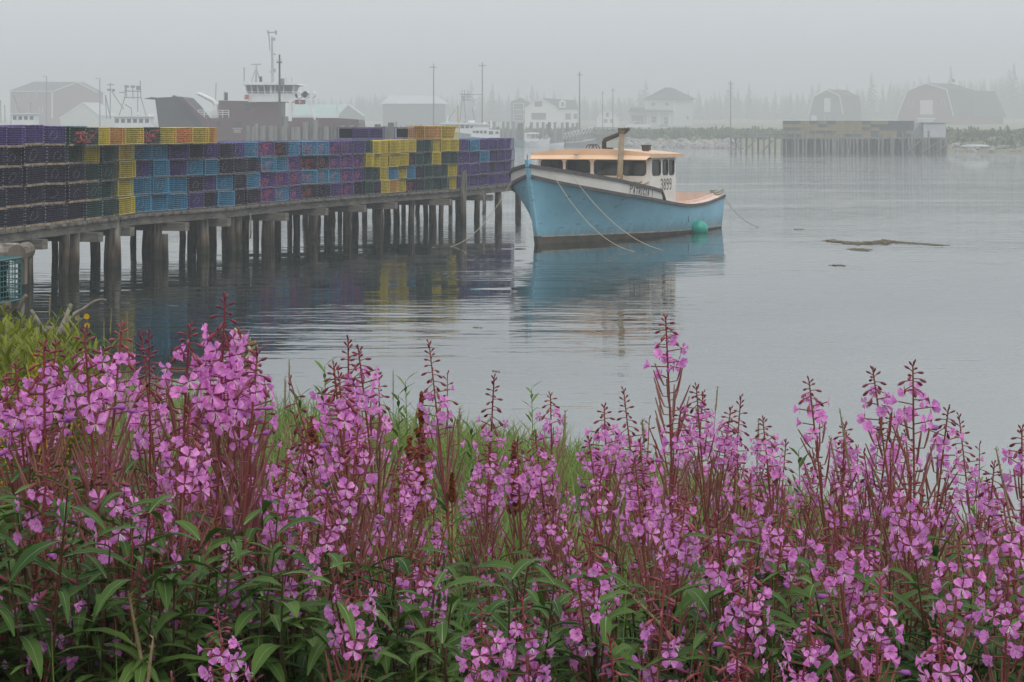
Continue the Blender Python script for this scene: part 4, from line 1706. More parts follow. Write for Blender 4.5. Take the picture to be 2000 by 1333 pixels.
# --- houses behind the boat
wh = gable('white_house', 'white gabled house with a wide picture window behind the wharf posts', 'house',
           [(1025, 253), (1025, 212), (1056, 192), (1090, 212), (1090, 253)], 650, 9, F_WHITE, F_ROOF, 1, skew=0)
window_px(wh, 1045, 199, 1058, 208, 650, F_GREYB, .16)
window_px(wh, 1039, 222, 1065, 233, 650, F_GREYB, .2)
part('side_wing', F_WHITE, wh, lambda b: box_px(b, 1090.3, 214, 1128, 253, 651, 7))
part('wing_roof', F_ROOF, wh, lambda b: b.prism([(xat(1074, 651), zat(214, 651)), (xat(1131, 651), zat(214, 651)), (xat(1124, 651), zat(196, 651)), (xat(1060, 651), zat(191.5, 651))],
                                               lambda u, v, d: Vector((u, 650.6 + d + (v - zat(214, 651)) * 1.2, v)), 0, .25))
part('dormer', F_WHITE, wh, lambda b: b.prism([(xat(1092, 651), zat(211, 651)), (xat(1105, 651), zat(211, 651)), (xat(1105, 651), zat(199, 651)), (xat(1098, 651), zat(195, 651)), (xat(1092, 651), zat(199, 651))],
                                             lambda u, v, d: Vector((u, 650.2 + d, v)), 0, 3))
window_px(wh, 1096, 200, 1102, 208, 650.2, F_TRIM, .08)
window_px(wh, 1105, 223, 1114, 233, 651, F_GREYB, .16)
window_px(wh, 1121, 223, 1127, 232, 651, F_GREYB, .12)
gh = gable('grey_house', 'grey house with white framed windows left of the white house', 'house',
           [(998, 253), (998, 198), (1016, 190), (1034, 199), (1034, 253)], 660, 8, F_GREYB, F_ROOF, 1)
window_px(gh, 1003.5, 203, 1022, 214, 660, F_TRIM, .2)
window_px(gh, 1004, 224, 1022, 236, 660, F_TRIM, .2)
ws_ = gable('white_shed', 'small white gambrel shed with two windows left of the pickup truck', 'shed',
            [(1167, 252), (1167, 234), (1174, 222), (1187, 216.5), (1200, 222), (1208, 234), (1208, 252)], 645, 6, F_WHITE, F_ROOFL, 1)
window_px(ws_, 1184, 221, 1188.5, 228, 645, F_GREYB, .08)
window_px(ws_, 1180, 233.5, 1186, 240, 645, F_GREYB, .08)
window_px(ws_, 1192, 233.5, 1198, 240, 645, F_GREYB, .08)
ph = thing('pale_house', 'two storey pale clapboard house with hipped roof and porch', 'house')
part('wall', F_PALE, ph, lambda b: (box_px(b, 1261, 195, 1318, 254, 650, 8), ))
part('side_wall', F_PALE, ph, lambda b: b.prism([(xat(1318.2, 650), zat(254, 650)), (xat(1356, 650), zat(254, 650)), (xat(1356, 650), zat(195, 650)), (xat(1318.2, 650), zat(195, 650))], lambda u, v, d: Vector((u, 650.3 + (u - xat(1318.2, 650)) * .6 + d, v)), 0, 4))


def hip(b):
    e = [at(1256, 194, 649.4), at(1320, 194, 649), at(1360, 194, 653.5)]
    k = [Vector((e[0].x + 1.2, 660, e[0].z)), Vector((e[2].x, 662, e[0].z))]
    t0, t1 = at(1300, 171, 654), at(1314, 172, 656)
    b.add([e[0], e[1], e[2], k[1], k[0], t0, t1], [(0, 1, 6, 5), (1, 2, 6), (2, 3, 6), (3, 4, 5, 6), (4, 0, 5), (0, 4, 3, 2, 1)])


part('roof', F_ROOF, ph, hip)
part('porch_roof', F_ROOFB, ph, lambda b: b.prism([(xat(1231, 648), zat(219.5, 648)), (xat(1316, 648), zat(219.5, 648)), (xat(1313, 648), zat(216, 648)), (xat(1231, 648), zat(213, 648))], lambda u, v, d: Vector((u, 648 + d, v)), 0, 1.9))
for px in (1286, 1307):
    part('porch_post', F_TRIM, ph, lambda b: box_px(b, px, 219.7, px + 2, 253, 648.2, .2))
part('corner_board', F_TRIM, ph, lambda b: (box_px(b, 1261, 195, 1263, 217, 649.9, .0, 0, .06), box_px(b, 1316, 195, 1318.1, 252, 649.9, .0, 0, .06)))
window_px(ph, 1272, 201, 1280, 207, 650, F_TRIM, .12)
window_px(ph, 1299, 201, 1306, 207, 650, F_TRIM, .12)
window_px(ph, 1297, 229, 1305, 243, 650, F_TRIM, .12)
window_px(ph, 1272, 228, 1282, 240, 650, F_TRIM, .12)
window_px(ph, 1341, 227, 1345, 233, 652.2, F_TRIM, .1)
ga = thing('garage', 'low garage with brown door at the left side of the pale house', 'garage')
part('wall', F_PALE, ga, lambda b: box_px(b, 1230, 221, 1259, 254, 650.5, 6))
part('roof', F_ROOF, ga, lambda b: b.prism([(xat(1226, 650), zat(220.5, 650)), (xat(1260, 650), zat(220.5, 650)), (xat(1260, 650), zat(210, 650)), (xat(1232, 650), zat(210, 650))], lambda u, v, d: Vector((u, 650 + d + (v - zat(220.5, 650)) * 1.5, v)), 0, .25))
part('door', F_ROOFB, ga, lambda b: box_px(b, 1234, 226, 1256, 250, 650.5, 0, 0, .05))


# --- cars
def car(label, px, py, Y, length, kind, paint, yaw=0.0):
    p = at(px, py, Y)
    r_ = thing('parked_car' if kind != 'pickup' else 'pickup_truck', label, 'car' if kind != 'pickup' else 'truck', (p.x, Y, far_z(p.x, Y) if False else p.z), yaw, 'vehicles parked on the far shore')
    s = length / 4.5
    prof = {'suv': [(-2.2, .35), (2.2, .35), (2.22, 1.0), (2.1, 1.15), (1.75, 1.7), (-.35, 1.72), (-1.05, 1.12), (-2.1, .98), (-2.25, .7)],
            'sedan': [(-2.2, .3), (2.2, .3), (2.22, .85), (1.5, .98), (1.0, 1.4), (-.4, 1.42), (-1.1, .95), (-2.15, .82), (-2.25, .5)],
            'pickup': [(-2.7, .45), (2.7, .45), (2.7, 1.15), (.55, 1.15), (.45, 1.85), (-.85, 1.88), (-1.35, 1.2), (-2.6, 1.12), (-2.75, .8)]}[kind]
    b = MB()
    W2 = .85
    b.prism([(u * s, v * s) for u, v in prof], lambda u, v, d: Vector((u, d, v)), -W2, W2)
    b.build('body', paint, r_)
    wins = {'suv': [(-.85, 1.14), (1.85, 1.18), (1.6, 1.6), (-.32, 1.62)], 'sedan': [(-.95, .96), (1.3, 1.0), (.95, 1.34), (-.36, 1.35)], 'pickup': [(-1.2, 1.22), (.42, 1.22), (.38, 1.75), (-.82, 1.77)]}[kind]
    for sd_ in (-1, 1):
        b = MB()
        b.prism([(u * s, v * s) for u, v in wins], lambda u, v, d: Vector((u, sd_ * (W2 + d), v)), .003, .02)
        b.build('side_window', F_GLASS, r_)
    b = MB()
    q0, q1 = {'suv': ((-1.02, 1.16), (-.40, 1.66)), 'sedan': ((-1.06, .97), (-.44, 1.37)), 'pickup': ((-1.32, 1.24), (-.90, 1.80))}[kind]
    nx = Vector((-(q1[1] - q0[1]), 0, (q1[0] - q0[0]))).normalized() * .02
    b.add([Vector((q[0] * s, sy * .72, q[1] * s)) + nx for q, sy in ((q0, -1), (q0, 1), (q1, 1), (q1, -1))], [(0, 1, 2, 3)])
    b.build('windscreen', F_GLASS, r_)
    for u in (-1.35 * (1.2 if kind == 'pickup' else 1), 1.35 * (1.2 if kind == 'pickup' else 1)):
        for sd_ in (-1, 1):
            b = MB()
            b.tube([(u * s, sd_ * (W2 - .16), .34 * s), (u * s, sd_ * (W2 + .03), .34 * s)], .34 * s, 14)
            b.build('wheel', F_GLASS, r_)
    for sd_ in (-1, 1):
        b = MB()
        b.box((prof[-2][0] * s - .03, sd_ * .62, (prof[-2][1] - .12) * s), (.06, .3, .14))
        b.build('headlight', F_ROOFL, r_)
    return r_


F_CARW = mat('white car paint', (0.80, 0.80, 0.80), 0.25)
F_CARD = mat('dark grey car paint', (0.10, 0.105, 0.11), 0.3)
car('white pickup truck facing left in front of the pale house', 1246, 254.5, 642, 7.0, 'pickup', F_CARW, R(12))
car('dark grey car parked beside the porch of the pale house', 1294, 255, 644, 5.9, 'sedan', F_CARD, R(15))
car('small white car half hidden near the corner of the pale house', 1355, 256.5, 640, 4.4, 'sedan', F_CARW, R(55))
car('white sport utility car parked alone right of the pale house', 1390, 256.5, 638, 6.0, 'suv', F_CARW, R(30))

# --- left: red house, shed, green roofed and long roofed buildings
rh = gable('red_house', 'large red building with grey roof and white windows far left in the fog', 'building',
           [(103, 262), (103, 179), (152, 161), (190, 181), (190, 262)], 630, 9, F_RED, F_ROOF, 1, skew=0)
part('long_wall', F_RED, rh, lambda b: b.prism([(xat(20, 630), -0.5), (xat(102.8, 630), -0.5), (xat(102.8, 630), zat(178.5, 630)), (xat(20, 630), zat(177, 630))], lambda u, v, d: Vector((u, 630.2 + d, v)), 0, 8))
part('long_roof', F_ROOF, rh, lambda b: b.add([at(17, 177.5, 629.6), at(103, 178.5, 629.5), at(152, 160.5, 634), at(66, 160, 636)], [(0, 1, 2, 3)]))
part('eave_trim', F_TRIM, rh, lambda b: (box_px(b, 18, 177.8, 103, 179.3, 629.5, .1), box_px(b, 100.5, 180, 103.2, 232, 629.9, .12)))
for x0, y0 in ((47, 183), (67, 183), (31, 205), (78, 209), (55, 210)):
    window_px(rh, x0, y0, x0 + 4.5, y0 + 10, 630.2, F_TRIM, .10)
gs = gable('grey_shed', 'pale low shed with a light gable roof in front of the red building', 'shed',
           [(118, 262), (118, 231), (163, 201), (195, 226), (195, 262)], 600, 8, F_ROOFL, F_ROOFL, 1, skew=3)
gb = gable('green_roof_store', 'grey building with pale green metal roof behind the ferry stern', 'building',
           [(659, 262), (659, 226), (680, 205), (709, 226), (709, 262)], 630, 9, F_GREYB, F_ROOFG, 1)
part('long_roof', F_ROOFG, gb, lambda b: b.add([at(560, 228, 629.5), at(661, 228, 629.4), at(680, 204.5, 633), at(590, 204.5, 634)], [(0, 1, 2, 3)]))
part('long_wall', F_GREYB, gb, lambda b: box_px(b, 562, 228.4, 658.8, 262, 630.2, 5))
lb_ = thing('long_roof_store', 'wide dark building with pale roof behind the utility poles', 'building')
part('wall', F_GREYB, lb_, lambda b: box_px(b, 748, 203, 868, 256, 660, 10))
part('roof', F_ROOFL, lb_, lambda b: b.add([at(742, 203, 659.5), at(876, 203, 659.5), at(852, 187, 666), at(762, 187, 666)], [(0, 1, 2, 3)]))

# --- utility poles and lamp posts
for px, yt, Y, lb, arm in ((847, 125, 420, 'left one of the two tall utility poles over the long roofed store', 7), (942, 122, 420, 'tall utility pole standing behind the white lobster boat mast', 7),
                           (1132, 140, 420, 'utility pole rising just right of the white gabled house', 5), (1427, 158, 470, 'utility pole right of the parked white sport car', 5),
                           (1197, 172, 540, 'faint utility pole in front of the small white shed', 4), (1177, 178, 560, 'faintest utility pole left of the white shed roof', 3),
                           (546, 107, 190, 'dark utility pole with crossarm standing before the ferry bridge', 5)):
    p = thing('utility_pole', lb, 'pole', (xat(px, Y), Y, 0), 0, 'utility poles along the far shore')
    zt_ = zat(yt, Y)
    part('pole', F_POLE, p, lambda b: b.tube([(0, 0, 1.0), (0, 0, zt_)], [.17, .10] if Y > 250 else [.13, .085], 8))
    part('crossarm', F_POLE, p, lambda b: b.box((0, -.16, zt_ - .75), (arm * 2 / F * Y, .12, .14)))
    part('insulator', F_ROOFL, p, lambda b: [b.tube([(k * arm / F * Y * .9, -.16, zt_ - .67), (k * arm / F * Y * .9, -.16, zt_ - .45)], .05, 6) for k in (-1, 0.45, 1)])
    if px == 546:
        part('transformer', F_GREYM, p, lambda b: b.tube([(.28, -.1, zat(166, Y)), (.28, -.1, zat(154, Y))], .2, 10))
for px, yt, Y, lb, sx in ((91, 149, 400, 'street lamp in front of the red building', -1), (195, 153, 380, 'lamp pole at the right edge of the red building', -1)):
    p = thing('street_lamp', lb, 'lamp', (xat(px, Y), Y, 0))
    zt_ = zat(yt, Y)
    part('post', F_GREYM, p, lambda b: b.tube([(0, 0, .5), (0, 0, zt_)], [.14, .09], 8))
    part('lamp_arm', F_GREYM, p, lambda b: b.tube([(0, 0, zt_ - .25), (sx * .4, 0, zt_ - .05)], .04, 6))
    part('lamp_head', F_GREYM, p, lambda b: b.box((sx * .55, 0, zt_ - .05), (.45, .2, .12)))

# --- ferry
YF = 215.0
fe = thing('ferry', 'maroon and white car ferry with raised dark bow ramp', 'ferry', (0, 0, 0))


def poly_px(b, pts, Y, dep, mi=0):
    b.prism([(xat(px, Y), zat(py, Y)) for px, py in pts], lambda u, v, d: Vector((u, Y + d, v)), 0, dep, mi)


hb_ = MB()
poly_px(hb_, [(398, 305), (405, 258), (404, 232), (430, 230.5), (660, 231), (700, 234), (712, 305)], YF, 9)
hb_.build('hull', F_MAROON, fe)
part('bow_ramp', F_RAMP, fe, lambda b: poly_px(b, [(312, 262), (302.5, 191.5), (350, 189), (357, 190), (372, 205), (398, 238), (405, 262)], YF + .6, 7))
part('ramp_edge', F_MAROON, fe, lambda b: poly_px(b, [(346, 190.5), (357, 189.5), (386, 219), (406, 236), (410, 300), (398, 300), (396, 244), (374, 214)], YF - .2, .75))
part('ramp_flap', F_RAMP, fe, lambda b: (poly_px(b, [(280, 193.5), (296, 190), (303, 191), (303, 194.5)], YF + .8, 5), poly_px(b, [(335, 191), (338, 186.5), (342, 187), (344, 191)], YF + 2, 1)))
part('deck_house', F_MAROON, fe, lambda b: poly_px(b, [(427, 231), (427, 196.5), (543, 199.5), (543, 231)], YF + .5, 7))
window_px(fe, 480, 203, 489.5, 216.5, YF + .5, F_MAROON, .08)
window_px(fe, 422, 238, 433, 246, YF, F_MAROON, .12)
window_px(fe, 460, 239, 472, 248, YF, F_MAROON, .12)
sh = part('bridge', F_SHIPW, fe, lambda b: (poly_px(b, [(485, 199.6), (484, 183), (580, 183), (583, 199)], YF, 7), poly_px(b, [(527, 183), (527, 164), (531, 164), (531, 183)], YF, .3)))
part('bridge_window', F_GLASS, fe, lambda b: poly_px(b, [(484, 182.8), (479, 166), (576, 166), (568, 182.8)], YF + .5, 5))
for u in (479, 489, 501, 514, 536, 553, 572):
    part('window_post', F_SHIPW, fe, lambda b: poly_px(b, [(u + (2 if u < 520 else -1), 182.8), (u, 166), (u + 2.6, 166), (u + (4.6 if u < 520 else 1.6), 182.8)], YF + .3, .19))
part('bridge_roof', F_SHIPW, fe, lambda b: poly_px(b, [(472, 166.2), (474, 163), (500, 160.8), (560, 161.2), (582, 164), (583.5, 166.2)], YF - .6, 8))
part('leg_frame', F_SHIPW, fe, lambda b: (poly_px(b, [(563.5, 237), (564, 199), (570, 199), (570, 237)], YF - .1, .5), poly_px(b, [(544.2, 231), (544.2, 199.8), (546, 199.8), (546, 231)], YF + .2, .5),
                                          poly_px(b, [(598, 197), (604, 197), (617, 234), (613.5, 234.5)], YF - .1, .5), poly_px(b, [(583, 195), (610, 195), (610, 198.5), (583, 198.5)], YF - .12, .5)))
sg_ = part('sign_box', F_RAMP, fe, lambda b: poly_px(b, [(576, 204), (576, 195.4), (596, 195.4), (596, 204)], YF - .5, .35))
part('number_disc', F_REDP, fe, lambda b: b.tube([at(585.7, 199.3, YF - .51), at(585.7, 199.3, YF - .56)], .22, 14))
part('number_one', F_TRIM, fe, lambda b: box_px(b, 585, 197.4, 586.3, 201, YF - .57, 0, 0, .02))
for k in range(2):
    c = at(592 + 14 * k, 185.5, YF + 1)
    part('life_raft', F_SHIPW, fe, lambda b: (b.tube([c + Vector((-.40, -1.0, -.02)), c + Vector((-.40, .4, -.02))], .40, 12), b.tube([c + Vector((.25, -1.0, .02)), c + Vector((.25, .4, .02))], .38, 12)))
    part('raft_cradle', F_ROOFL, fe, lambda b: (b.tube([c + Vector((-.5, -.8, -.5)), c + Vector((.3, -.8, .3))], .03, 5), b.tube([c + Vector((.5, -.8, -.5)), c + Vector((-.3, -.8, .3))], .03, 5)))
part('life_ring', F_REDP, fe, lambda b: b.box(at(482, 190, YF - .3), (.4, .3, .5)))
part('crane', F_SHIPW, fe, lambda b: (b.tube([at(385, 183, YF + 2), at(390, 184, YF + 2), at(416, 197, YF + 2), at(422, 205, YF + 2), at(422, 230, YF + 2)], [.12, .2, .25, .3, .32], 8), poly_px(b, [(410, 231), (412, 216), (424, 212), (428, 231)], YF + 1.5, 1)))
rl = MB()
for y_ in (215.5, 219.5, 223.5):
    rl.tube([at(387, y_, YF + .1), at(447, y_ + .5, YF + .1)], .035, 5)
for u in range(387, 448, 12):
    rl.tube([at(u, 215.5, YF + .1), at(u, 231, YF + .1)], .04, 5)
for y_ in (228, 224.5):
    rl.tube([at(572, y_, YF + .1), at(612, y_, YF + .1)], .035, 5)
rl.tube([at(620, 230, YF + .1), at(660, 230, YF + .1)], .06, 5)
rl.tube([at(658.5, 193, YF + .1), at(660, 240, YF + .1)], .10, 6)
for x0 in (477, 540, 560, 583):
    rl.tube([at(x0, 180, YF - .3), at(x0, 198, YF - .3)], .03, 5)
rl.tube([at(477, 180, YF - .3), at(583, 180, YF - .3)], .03, 5)
rl.build('railing', F_SHIPW, fe)
ms = MB()
ms.tube([at(532.5, 162, YF + 3), at(531.5, 72, YF + 3)], [.16, .09], 7)
ms.tube([at(527.5, 100, YF + 3), at(524.5, 62, YF + 3)], [.05, .08], 6)
for y_, a0, a1 in ((64, 526, 539), (78, 529, 536), (107, 529, 539), (141, 526, 537)):
    ms.tube([at(a0, y_, YF + 3), at(a1, y_ - 1, YF + 3)], .08, 5)
for x_, y0_, y1_ in ((539, 60, 68), (523.7, 60, 66), (536, 74, 80), (537, 134, 142)):
    ms.tube([at(x_, y0_, YF + 3), at(x_, y1_, YF + 3)], .13, 6)
ms.build('signal_mast', F_GREYL, fe)
rd = MB()
rd.tube([at(500, 161, YF + 2.5), at(501, 128, YF + 2.5)], [.14, .09], 6)
rd.tube([at(491, 126, YF + 2.5), at(510, 126, YF + 2.5)], .07, 6)
for s in (-1, 1):
    rd.tube([at(500 + s * 9, 161, YF + 2.5), at(500 + s * 2, 138, YF + 2.5)], .06, 5)
rd.tube([at(477, 160, YF + 2), at(477, 132, YF + 2)], .08, 5)
rd.tube([at(421, 196, YF + 3), at(422, 163, YF + 3)], .06, 5)
for x_ in (438, 559, 570):
    rd.tube([at(x_, 162 if x_ > 500 else 196, YF + 2), at(x_, 152 if x_ > 500 else 178, YF + 2)], .05, 5)
rd.build('radar_mast', F_GREYL, fe)
part('funnel', F_RAMP, fe, lambda b: (box_px(b, 506.5, 150, 511, 160.5, YF + 2, .6), box_px(b, 437, 181, 443.5, 196.2, YF + 2, .6)))
lt_ = MB()
# faded name lines on the hull, too blurred to read: two rows of short strokes
for y_, x0, x1 in ((250.2, 454, 474.5), (254, 457, 471), (257.5, 457, 471)):
    u = x0
    while u < x1 - 1:
        box_px(lt_, u, y_, u + 1.25, y_ + 1.7, YF - .004, 0, 0, .015)
        u += 2.0
lt_.build('hull_lettering', F_TRIM, fe)


# --- boats
def hull_mesh(L_, B_, zb, zm, zs_, n=14, full=.55):
    """simple flared hull, bow at +x; returns builder"""
    b = MB()
    xs = [-L_ / 2 + L_ * i / n for i in range(n + 1)]
    for s in (1, -1):
        P = []
        for x in xs:
            t = (x + L_ / 2) / L_
            bb = B_ / 2 * (1 - max(0, (t - full) / (1 - full)) ** 2.2) * (.9 + .1 * min(1, t * 4))
            sh_ = zs_ + (zm - zs_) * min(1, abs(t - .0) / .35) if t < .35 else zm + (zb - zm) * ((t - .35) / .65) ** 1.6
            P.append([Vector((x + (sh_ * .25 * k / 4 * max(0, t - .7) / .3), s * max(.03, bb * (.72 + .28 * (k / 4) ** .8)), -.3 + (sh_ + .3) * k / 4)) for k in range(5)])
        b.grid(P)
        b.grid([[p[-1], Vector((p[-1].x, 0, p[-1].z - .25))] for p in P])
    sh0 = zs_
    b.add([(-L_ / 2, -B_ / 2 * .65, -.3), (-L_ / 2, B_ / 2 * .65, -.3), (-L_ / 2, B_ / 2 * .9, sh0), (-L_ / 2, -B_ / 2 * .9, sh0)], [(0, 1, 2, 3)])
    return b


YB = 345.0
fb = thing('lobster_boat', 'white lobster boat with teal hull and yellow mast beyond the pier end', 'boat', (xat(932, YB), YB, 0), R(188))
hull_mesh(16, 5.0, 3.0, 1.5, 1.1).build('hull', F_TEALH, fb)


def bl(px, py, dy=0.0):
    """local point of the lobster boat for a spot in the photograph, dy metres nearer"""
    w_ = at(px, py, YB - dy)
    return Matrix.Rotation(-R(188), 4, 'Z') @ (w_ - Vector((xat(932, YB), YB, 0)))


def bpoly(pts, y0, y1):
    b = MB()
    b.prism([(xat(px, YB) - xat(932, YB), zat(py, YB)) for px, py in pts], lambda u, v, d: Matrix.Rotation(-R(188), 4, 'Z') @ Vector((u, d, v)), y0, y1)
    return b


bpoly([(920, 268), (922, 253), (976, 254), (976, 271), (945, 272)], -1.9, 1.9).build('cabin', F_SHIPW, fb)
bpoly([(862, 255), (862, 243), (918, 241), (955, 244), (955, 254), (920, 262)], -1.6, 1.8).build('wheelhouse', F_SHIPW, fb)
bpoly([(860, 243), (862, 240), (925, 240), (957, 243), (957, 244.5)], -2.0, 2.2).build('roof', F_SHIPW, fb)
for x0, y0, x1, y1, dd in ((872, 245, 879, 252, 1.6), (881, 245, 887, 251, 1.6), (889, 245, 897, 251, 1.6), (900, 245, 907, 251, 1.6), (910, 245, 916, 251, 1.6), (919, 246, 924, 251, 1.6),
                           (924, 256, 929, 260, 1.9), (930, 255.5, 936, 261, 1.9), (938, 255.5, 943, 261, 1.9), (945, 255.5, 951, 261, 1.9), (955, 256.5, 963, 263, 1.9), (968, 257, 974, 262, 1.9)):
    bpoly([(x0, y1), (x1, y1), (x1, y0), (x0, y0)], -dd - .03, -dd - .004).build('window', F_GLASS, fb)
b = MB()
b.tube([bl(895, 241), bl(894, 209)], .16, 7)
b.build('mast', F_YELM, fb)
b = MB()
for a_, c_ in (((872, 242), (889, 214)), ((929, 242), (922, 212)), ((894, 209), (894, 206)), ((898, 242), (903, 186)), ((910, 238), (905, 188))):
    b.tube([bl(*a_), bl(*c_)], .06, 5)
for y_, a0, a1 in ((184.5, 897, 919), (190, 900, 920), (195.5, 902, 919)):
    b.tube([bl(a0, y_), bl(a1, y_)], .07, 5)
for x_ in (902, 907, 913):
    b.tube([bl(x_, 197), bl(x_ + .5, 176)], .05, 5)
b.tube([bl(905, 186), bl(942, 185)], .05, 5)
b.tube([bl(922, 200), bl(938, 192)], .03, 5)
b.build('rigging', F_GREYM, fb)
b = MB()
b.box(bl(921, 238.5), (1.1, .8, .5))
b.box(bl(946, 241), (.5, .5, .35))
b.tube([bl(959, 252), bl(959, 236)], .14, 6)
b.tube([bl(874, 241), bl(874, 228)], .12, 6)
b.build('roof_gear', F_SHIPW, fb)
cb = thing('motor_boat', 'small white cabin boat facing right beside the teal boat', 'boat', (xat(1048, 344), 344, 0), R(-28))
hull_mesh(4.6, 1.9, 1.55, .85, .75).build('hull', F_SHIPW, cb)
part('cabin', F_SHIPW, cb, lambda b: (b.box((-1.75, 0, 1.55), (.5, 1.5, 1.6)), b.box((-.35, .6, 1.2), (2.4, .06, .5)), b.box((-.35, -.6, 1.2), (2.4, .06, .5)), b.box((.1, -.66, 1.75), (.08, .06, .8)), b.box((.1, .66, 1.75), (.08, .06, .8))))
part('roof', F_SHIPW, cb, lambda b: b.ball((-.75, 0, 2.28), (1.45, .85, .16), 0, 14, 6))
part('windscreen', F_GLASS, cb, lambda b: b.box((.5, 0, 1.5), (.05, 1.2, .55)))
part('bow_rail', F_SHIPW, cb, lambda b: (b.tube([(1.4, -.4, 1.5), (2.0, 0, 2.0), (1.4, .4, 1.5)], .03, 5), b.tube([(2.5, 0, 1.5), (2.0, 0, 2.0)], .03, 5)))
sk = thing('grey_skiff', 'grey open boat lying low right of the small white cabin boat', 'boat', (xat(1132, 344), 344, 0), R(-6))
hull_mesh(4.6, 1.8, 1.25, .75, .7).build('hull', F_GREYH, sk)
part('gunwale', F_SHIPW, sk, lambda b: b.tube([(-2.3, -.85, .74), (-.8, -.9, .80), (.7, -.86, .92), (2.3, -.1, 1.28)], .05, 5))
part('outboard_motor', F_RAMP, sk, lambda b: (b.box((-2.5, 0, .95), (.35, .3, .5)), b.tube([(-2.5, 0, .8), (-2.5, 0, -.2)], .07, 6)))
st_ = thing('white_skiff', 'tiny white skiff bow between the cabin boat and the grey boat', 'boat', (xat(1086, 350), 350, 0), R(8))
hull_mesh(2.6, 1.1, .75, .5, .45).build('hull', F_SHIPW, st_)
part('seat', F_GREYH, st_, lambda b: b.box((0, 0, .38), (.25, .9, .05)))
for cx, cy_, lb, w0 in ((262, 236, 'white trawler wheelhouse with lamp gantry left of the ferry ramp', 1), (50, 232, 'white boat cabin in front of the red building', 0)):
    Y = 285 if w0 else 310
    t_ = thing('trawler', lb, 'boat', (xat(cx, Y), Y, 0), 0)
    hull_mesh(13, 4.6, 2.4, 1.5, 1.3).build('hull', F_GREYH, t_)
    wpx = 35 if w0 else 22
    wd = wpx * 2 / F * Y
    zt_ = zat(229 if w0 else 224, Y)
    part('wheelhouse', F_SHIPW, t_, lambda b: b.box((0, 0, (zt_ + 1.2) / 2), (wd, 3.2, zt_ - 1.2)))
    part('roof', F_SHIPW, t_, lambda b: b.box((0, 0, zt_ + .08), (wd + .5, 3.7, .16)))
    n_ = 6 if w0 else 4
    for k in range(n_):
        part('window', F_GLASS, t_, lambda b: b.box((-wd / 2 + wd * (k + .5) / n_, -1.62, zt_ - .55), (wd / n_ * .62, .03, .55)))

    def q(px, py):
        return Vector((xat(px, Y) - xat(cx, Y), 0, zat(py, Y)))

    g_ = MB()
    if w0:
        for a_, c_ in (((232, 228), (244, 190)), ((286, 228), (275, 190)), ((244, 190), (245, 166)), ((275, 190), (274, 158)), ((243, 178), (276, 179)), ((242, 191), (276, 191)), ((247, 167), (247, 190)),
                       ((260, 194), (259, 168)), ((269, 228), (269, 170)), ((215, 232), (215.5, 162)), ((208, 232), (206, 186)), ((216, 232), (206, 187)), ((218, 178), (242, 214)), ((209, 166), (223, 166)), ((209, 175), (223, 175)),
                       ((232, 181), (244, 181)), ((256, 210), (258, 228)), ((244, 204), (256, 212))):
            g_.tube([q(*a_), q(*c_)], .065, 5)
        for px_, w_ in ((247.5, 8), (259.5, 8), (270.5, 8)):
            g_.box(q(px_, 169.5 if px_ < 268 else 172), (w_ / F * Y, .4, (4 if px_ < 268 else 8) / F * Y))
        g_.box(q(212, 176), (.3, .3, .3))
        g_.box(q(222, 177), (.3, .3, .3))
        g_.build('gantry', F_GREYM, t_)
        part('radar_dome', F_SHIPW, t_, lambda b: (b.ball(q(268.5, 222), .17), b.ball(q(292, 227), .22)))
        part('deck_railing', F_SHIPW, t_, lambda b: [b.tube([q(296, y_), q(306, y_)], .05, 5) for y_ in (225, 231, 236)] + [b.tube([q(x_, 225), q(x_, 240)], .05, 5) for x_ in (298, 301, 304.5)])
    else:
        for a_, c_ in (((40, 225), (27, 187)), ((2, 240), (1, 196)), ((60, 225), (60, 200)), ((10, 240), (9, 205))):
            g_.tube([q(*a_), q(*c_)], .07, 5)
        g_.build('gantry', F_GREYM, t_)


# --- timber wharves behind
def wharf(name, label, px0, px1, Y, ytop, posts, dep=6.0):
    w_ = thing(name, label, 'wharf')
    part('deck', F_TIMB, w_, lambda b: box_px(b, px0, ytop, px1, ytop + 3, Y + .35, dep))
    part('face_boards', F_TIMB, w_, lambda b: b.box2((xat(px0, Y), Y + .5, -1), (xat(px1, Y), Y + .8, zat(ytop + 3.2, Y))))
    for px, yt in posts:
        b = MB()
        p = at(px, yt, Y)
        r_ = rw.uniform(.16, .24) * (1.25 if Y < 250 else 1.3)
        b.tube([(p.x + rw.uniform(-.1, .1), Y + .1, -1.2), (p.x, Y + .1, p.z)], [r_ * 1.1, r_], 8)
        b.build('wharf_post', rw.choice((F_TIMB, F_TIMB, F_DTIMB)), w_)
    return w_


posts = []
px = 486.0
while px < 768:
    posts.append((px, rw.choice((228, 234, 239, 242, 244, 246, 247, 248, 249)) if px < 600 else rw.choice((235, 240, 243, 245, 247, 249))))
    px += rw.choice((4.5, 5.5, 9, 13, 16))
wharf('timber_wharf', 'tall ragged timber wharf with uneven posts behind the purple traps', 484, 772, 188, 250, posts)
posts = [(775 + 9.5 * k + rw.uniform(-2, 2), rw.choice((238, 244, 246, 249))) for k in range(24)] + [(1003, 238), (1017, 241), (1038, 239), (1050, 239), (1061, 239), (1068, 243), (1073, 239), (1084, 239), (1098, 240), (1108, 239), (1119, 241), (1127, 240)]
wharf('timber_wharf', 'grey timber wharf with square topped posts in front of the white house', 770, 1140, 372, 258, posts)
gw = thing('gangway', 'pale sloping gangway with lattice rails right of the moored skiffs', 'gangway')
g_ = MB()
for k in range(9):
    a = at(1100 + 6.5 * k, 271 - 1.5 * k, 352)
    g_.tube([a, a + Vector((.55, 0, .95))], .05, 5)
    g_.tube([a + Vector((.3, 0, .95)), a + Vector((.62, 0, .0))], .03, 5)
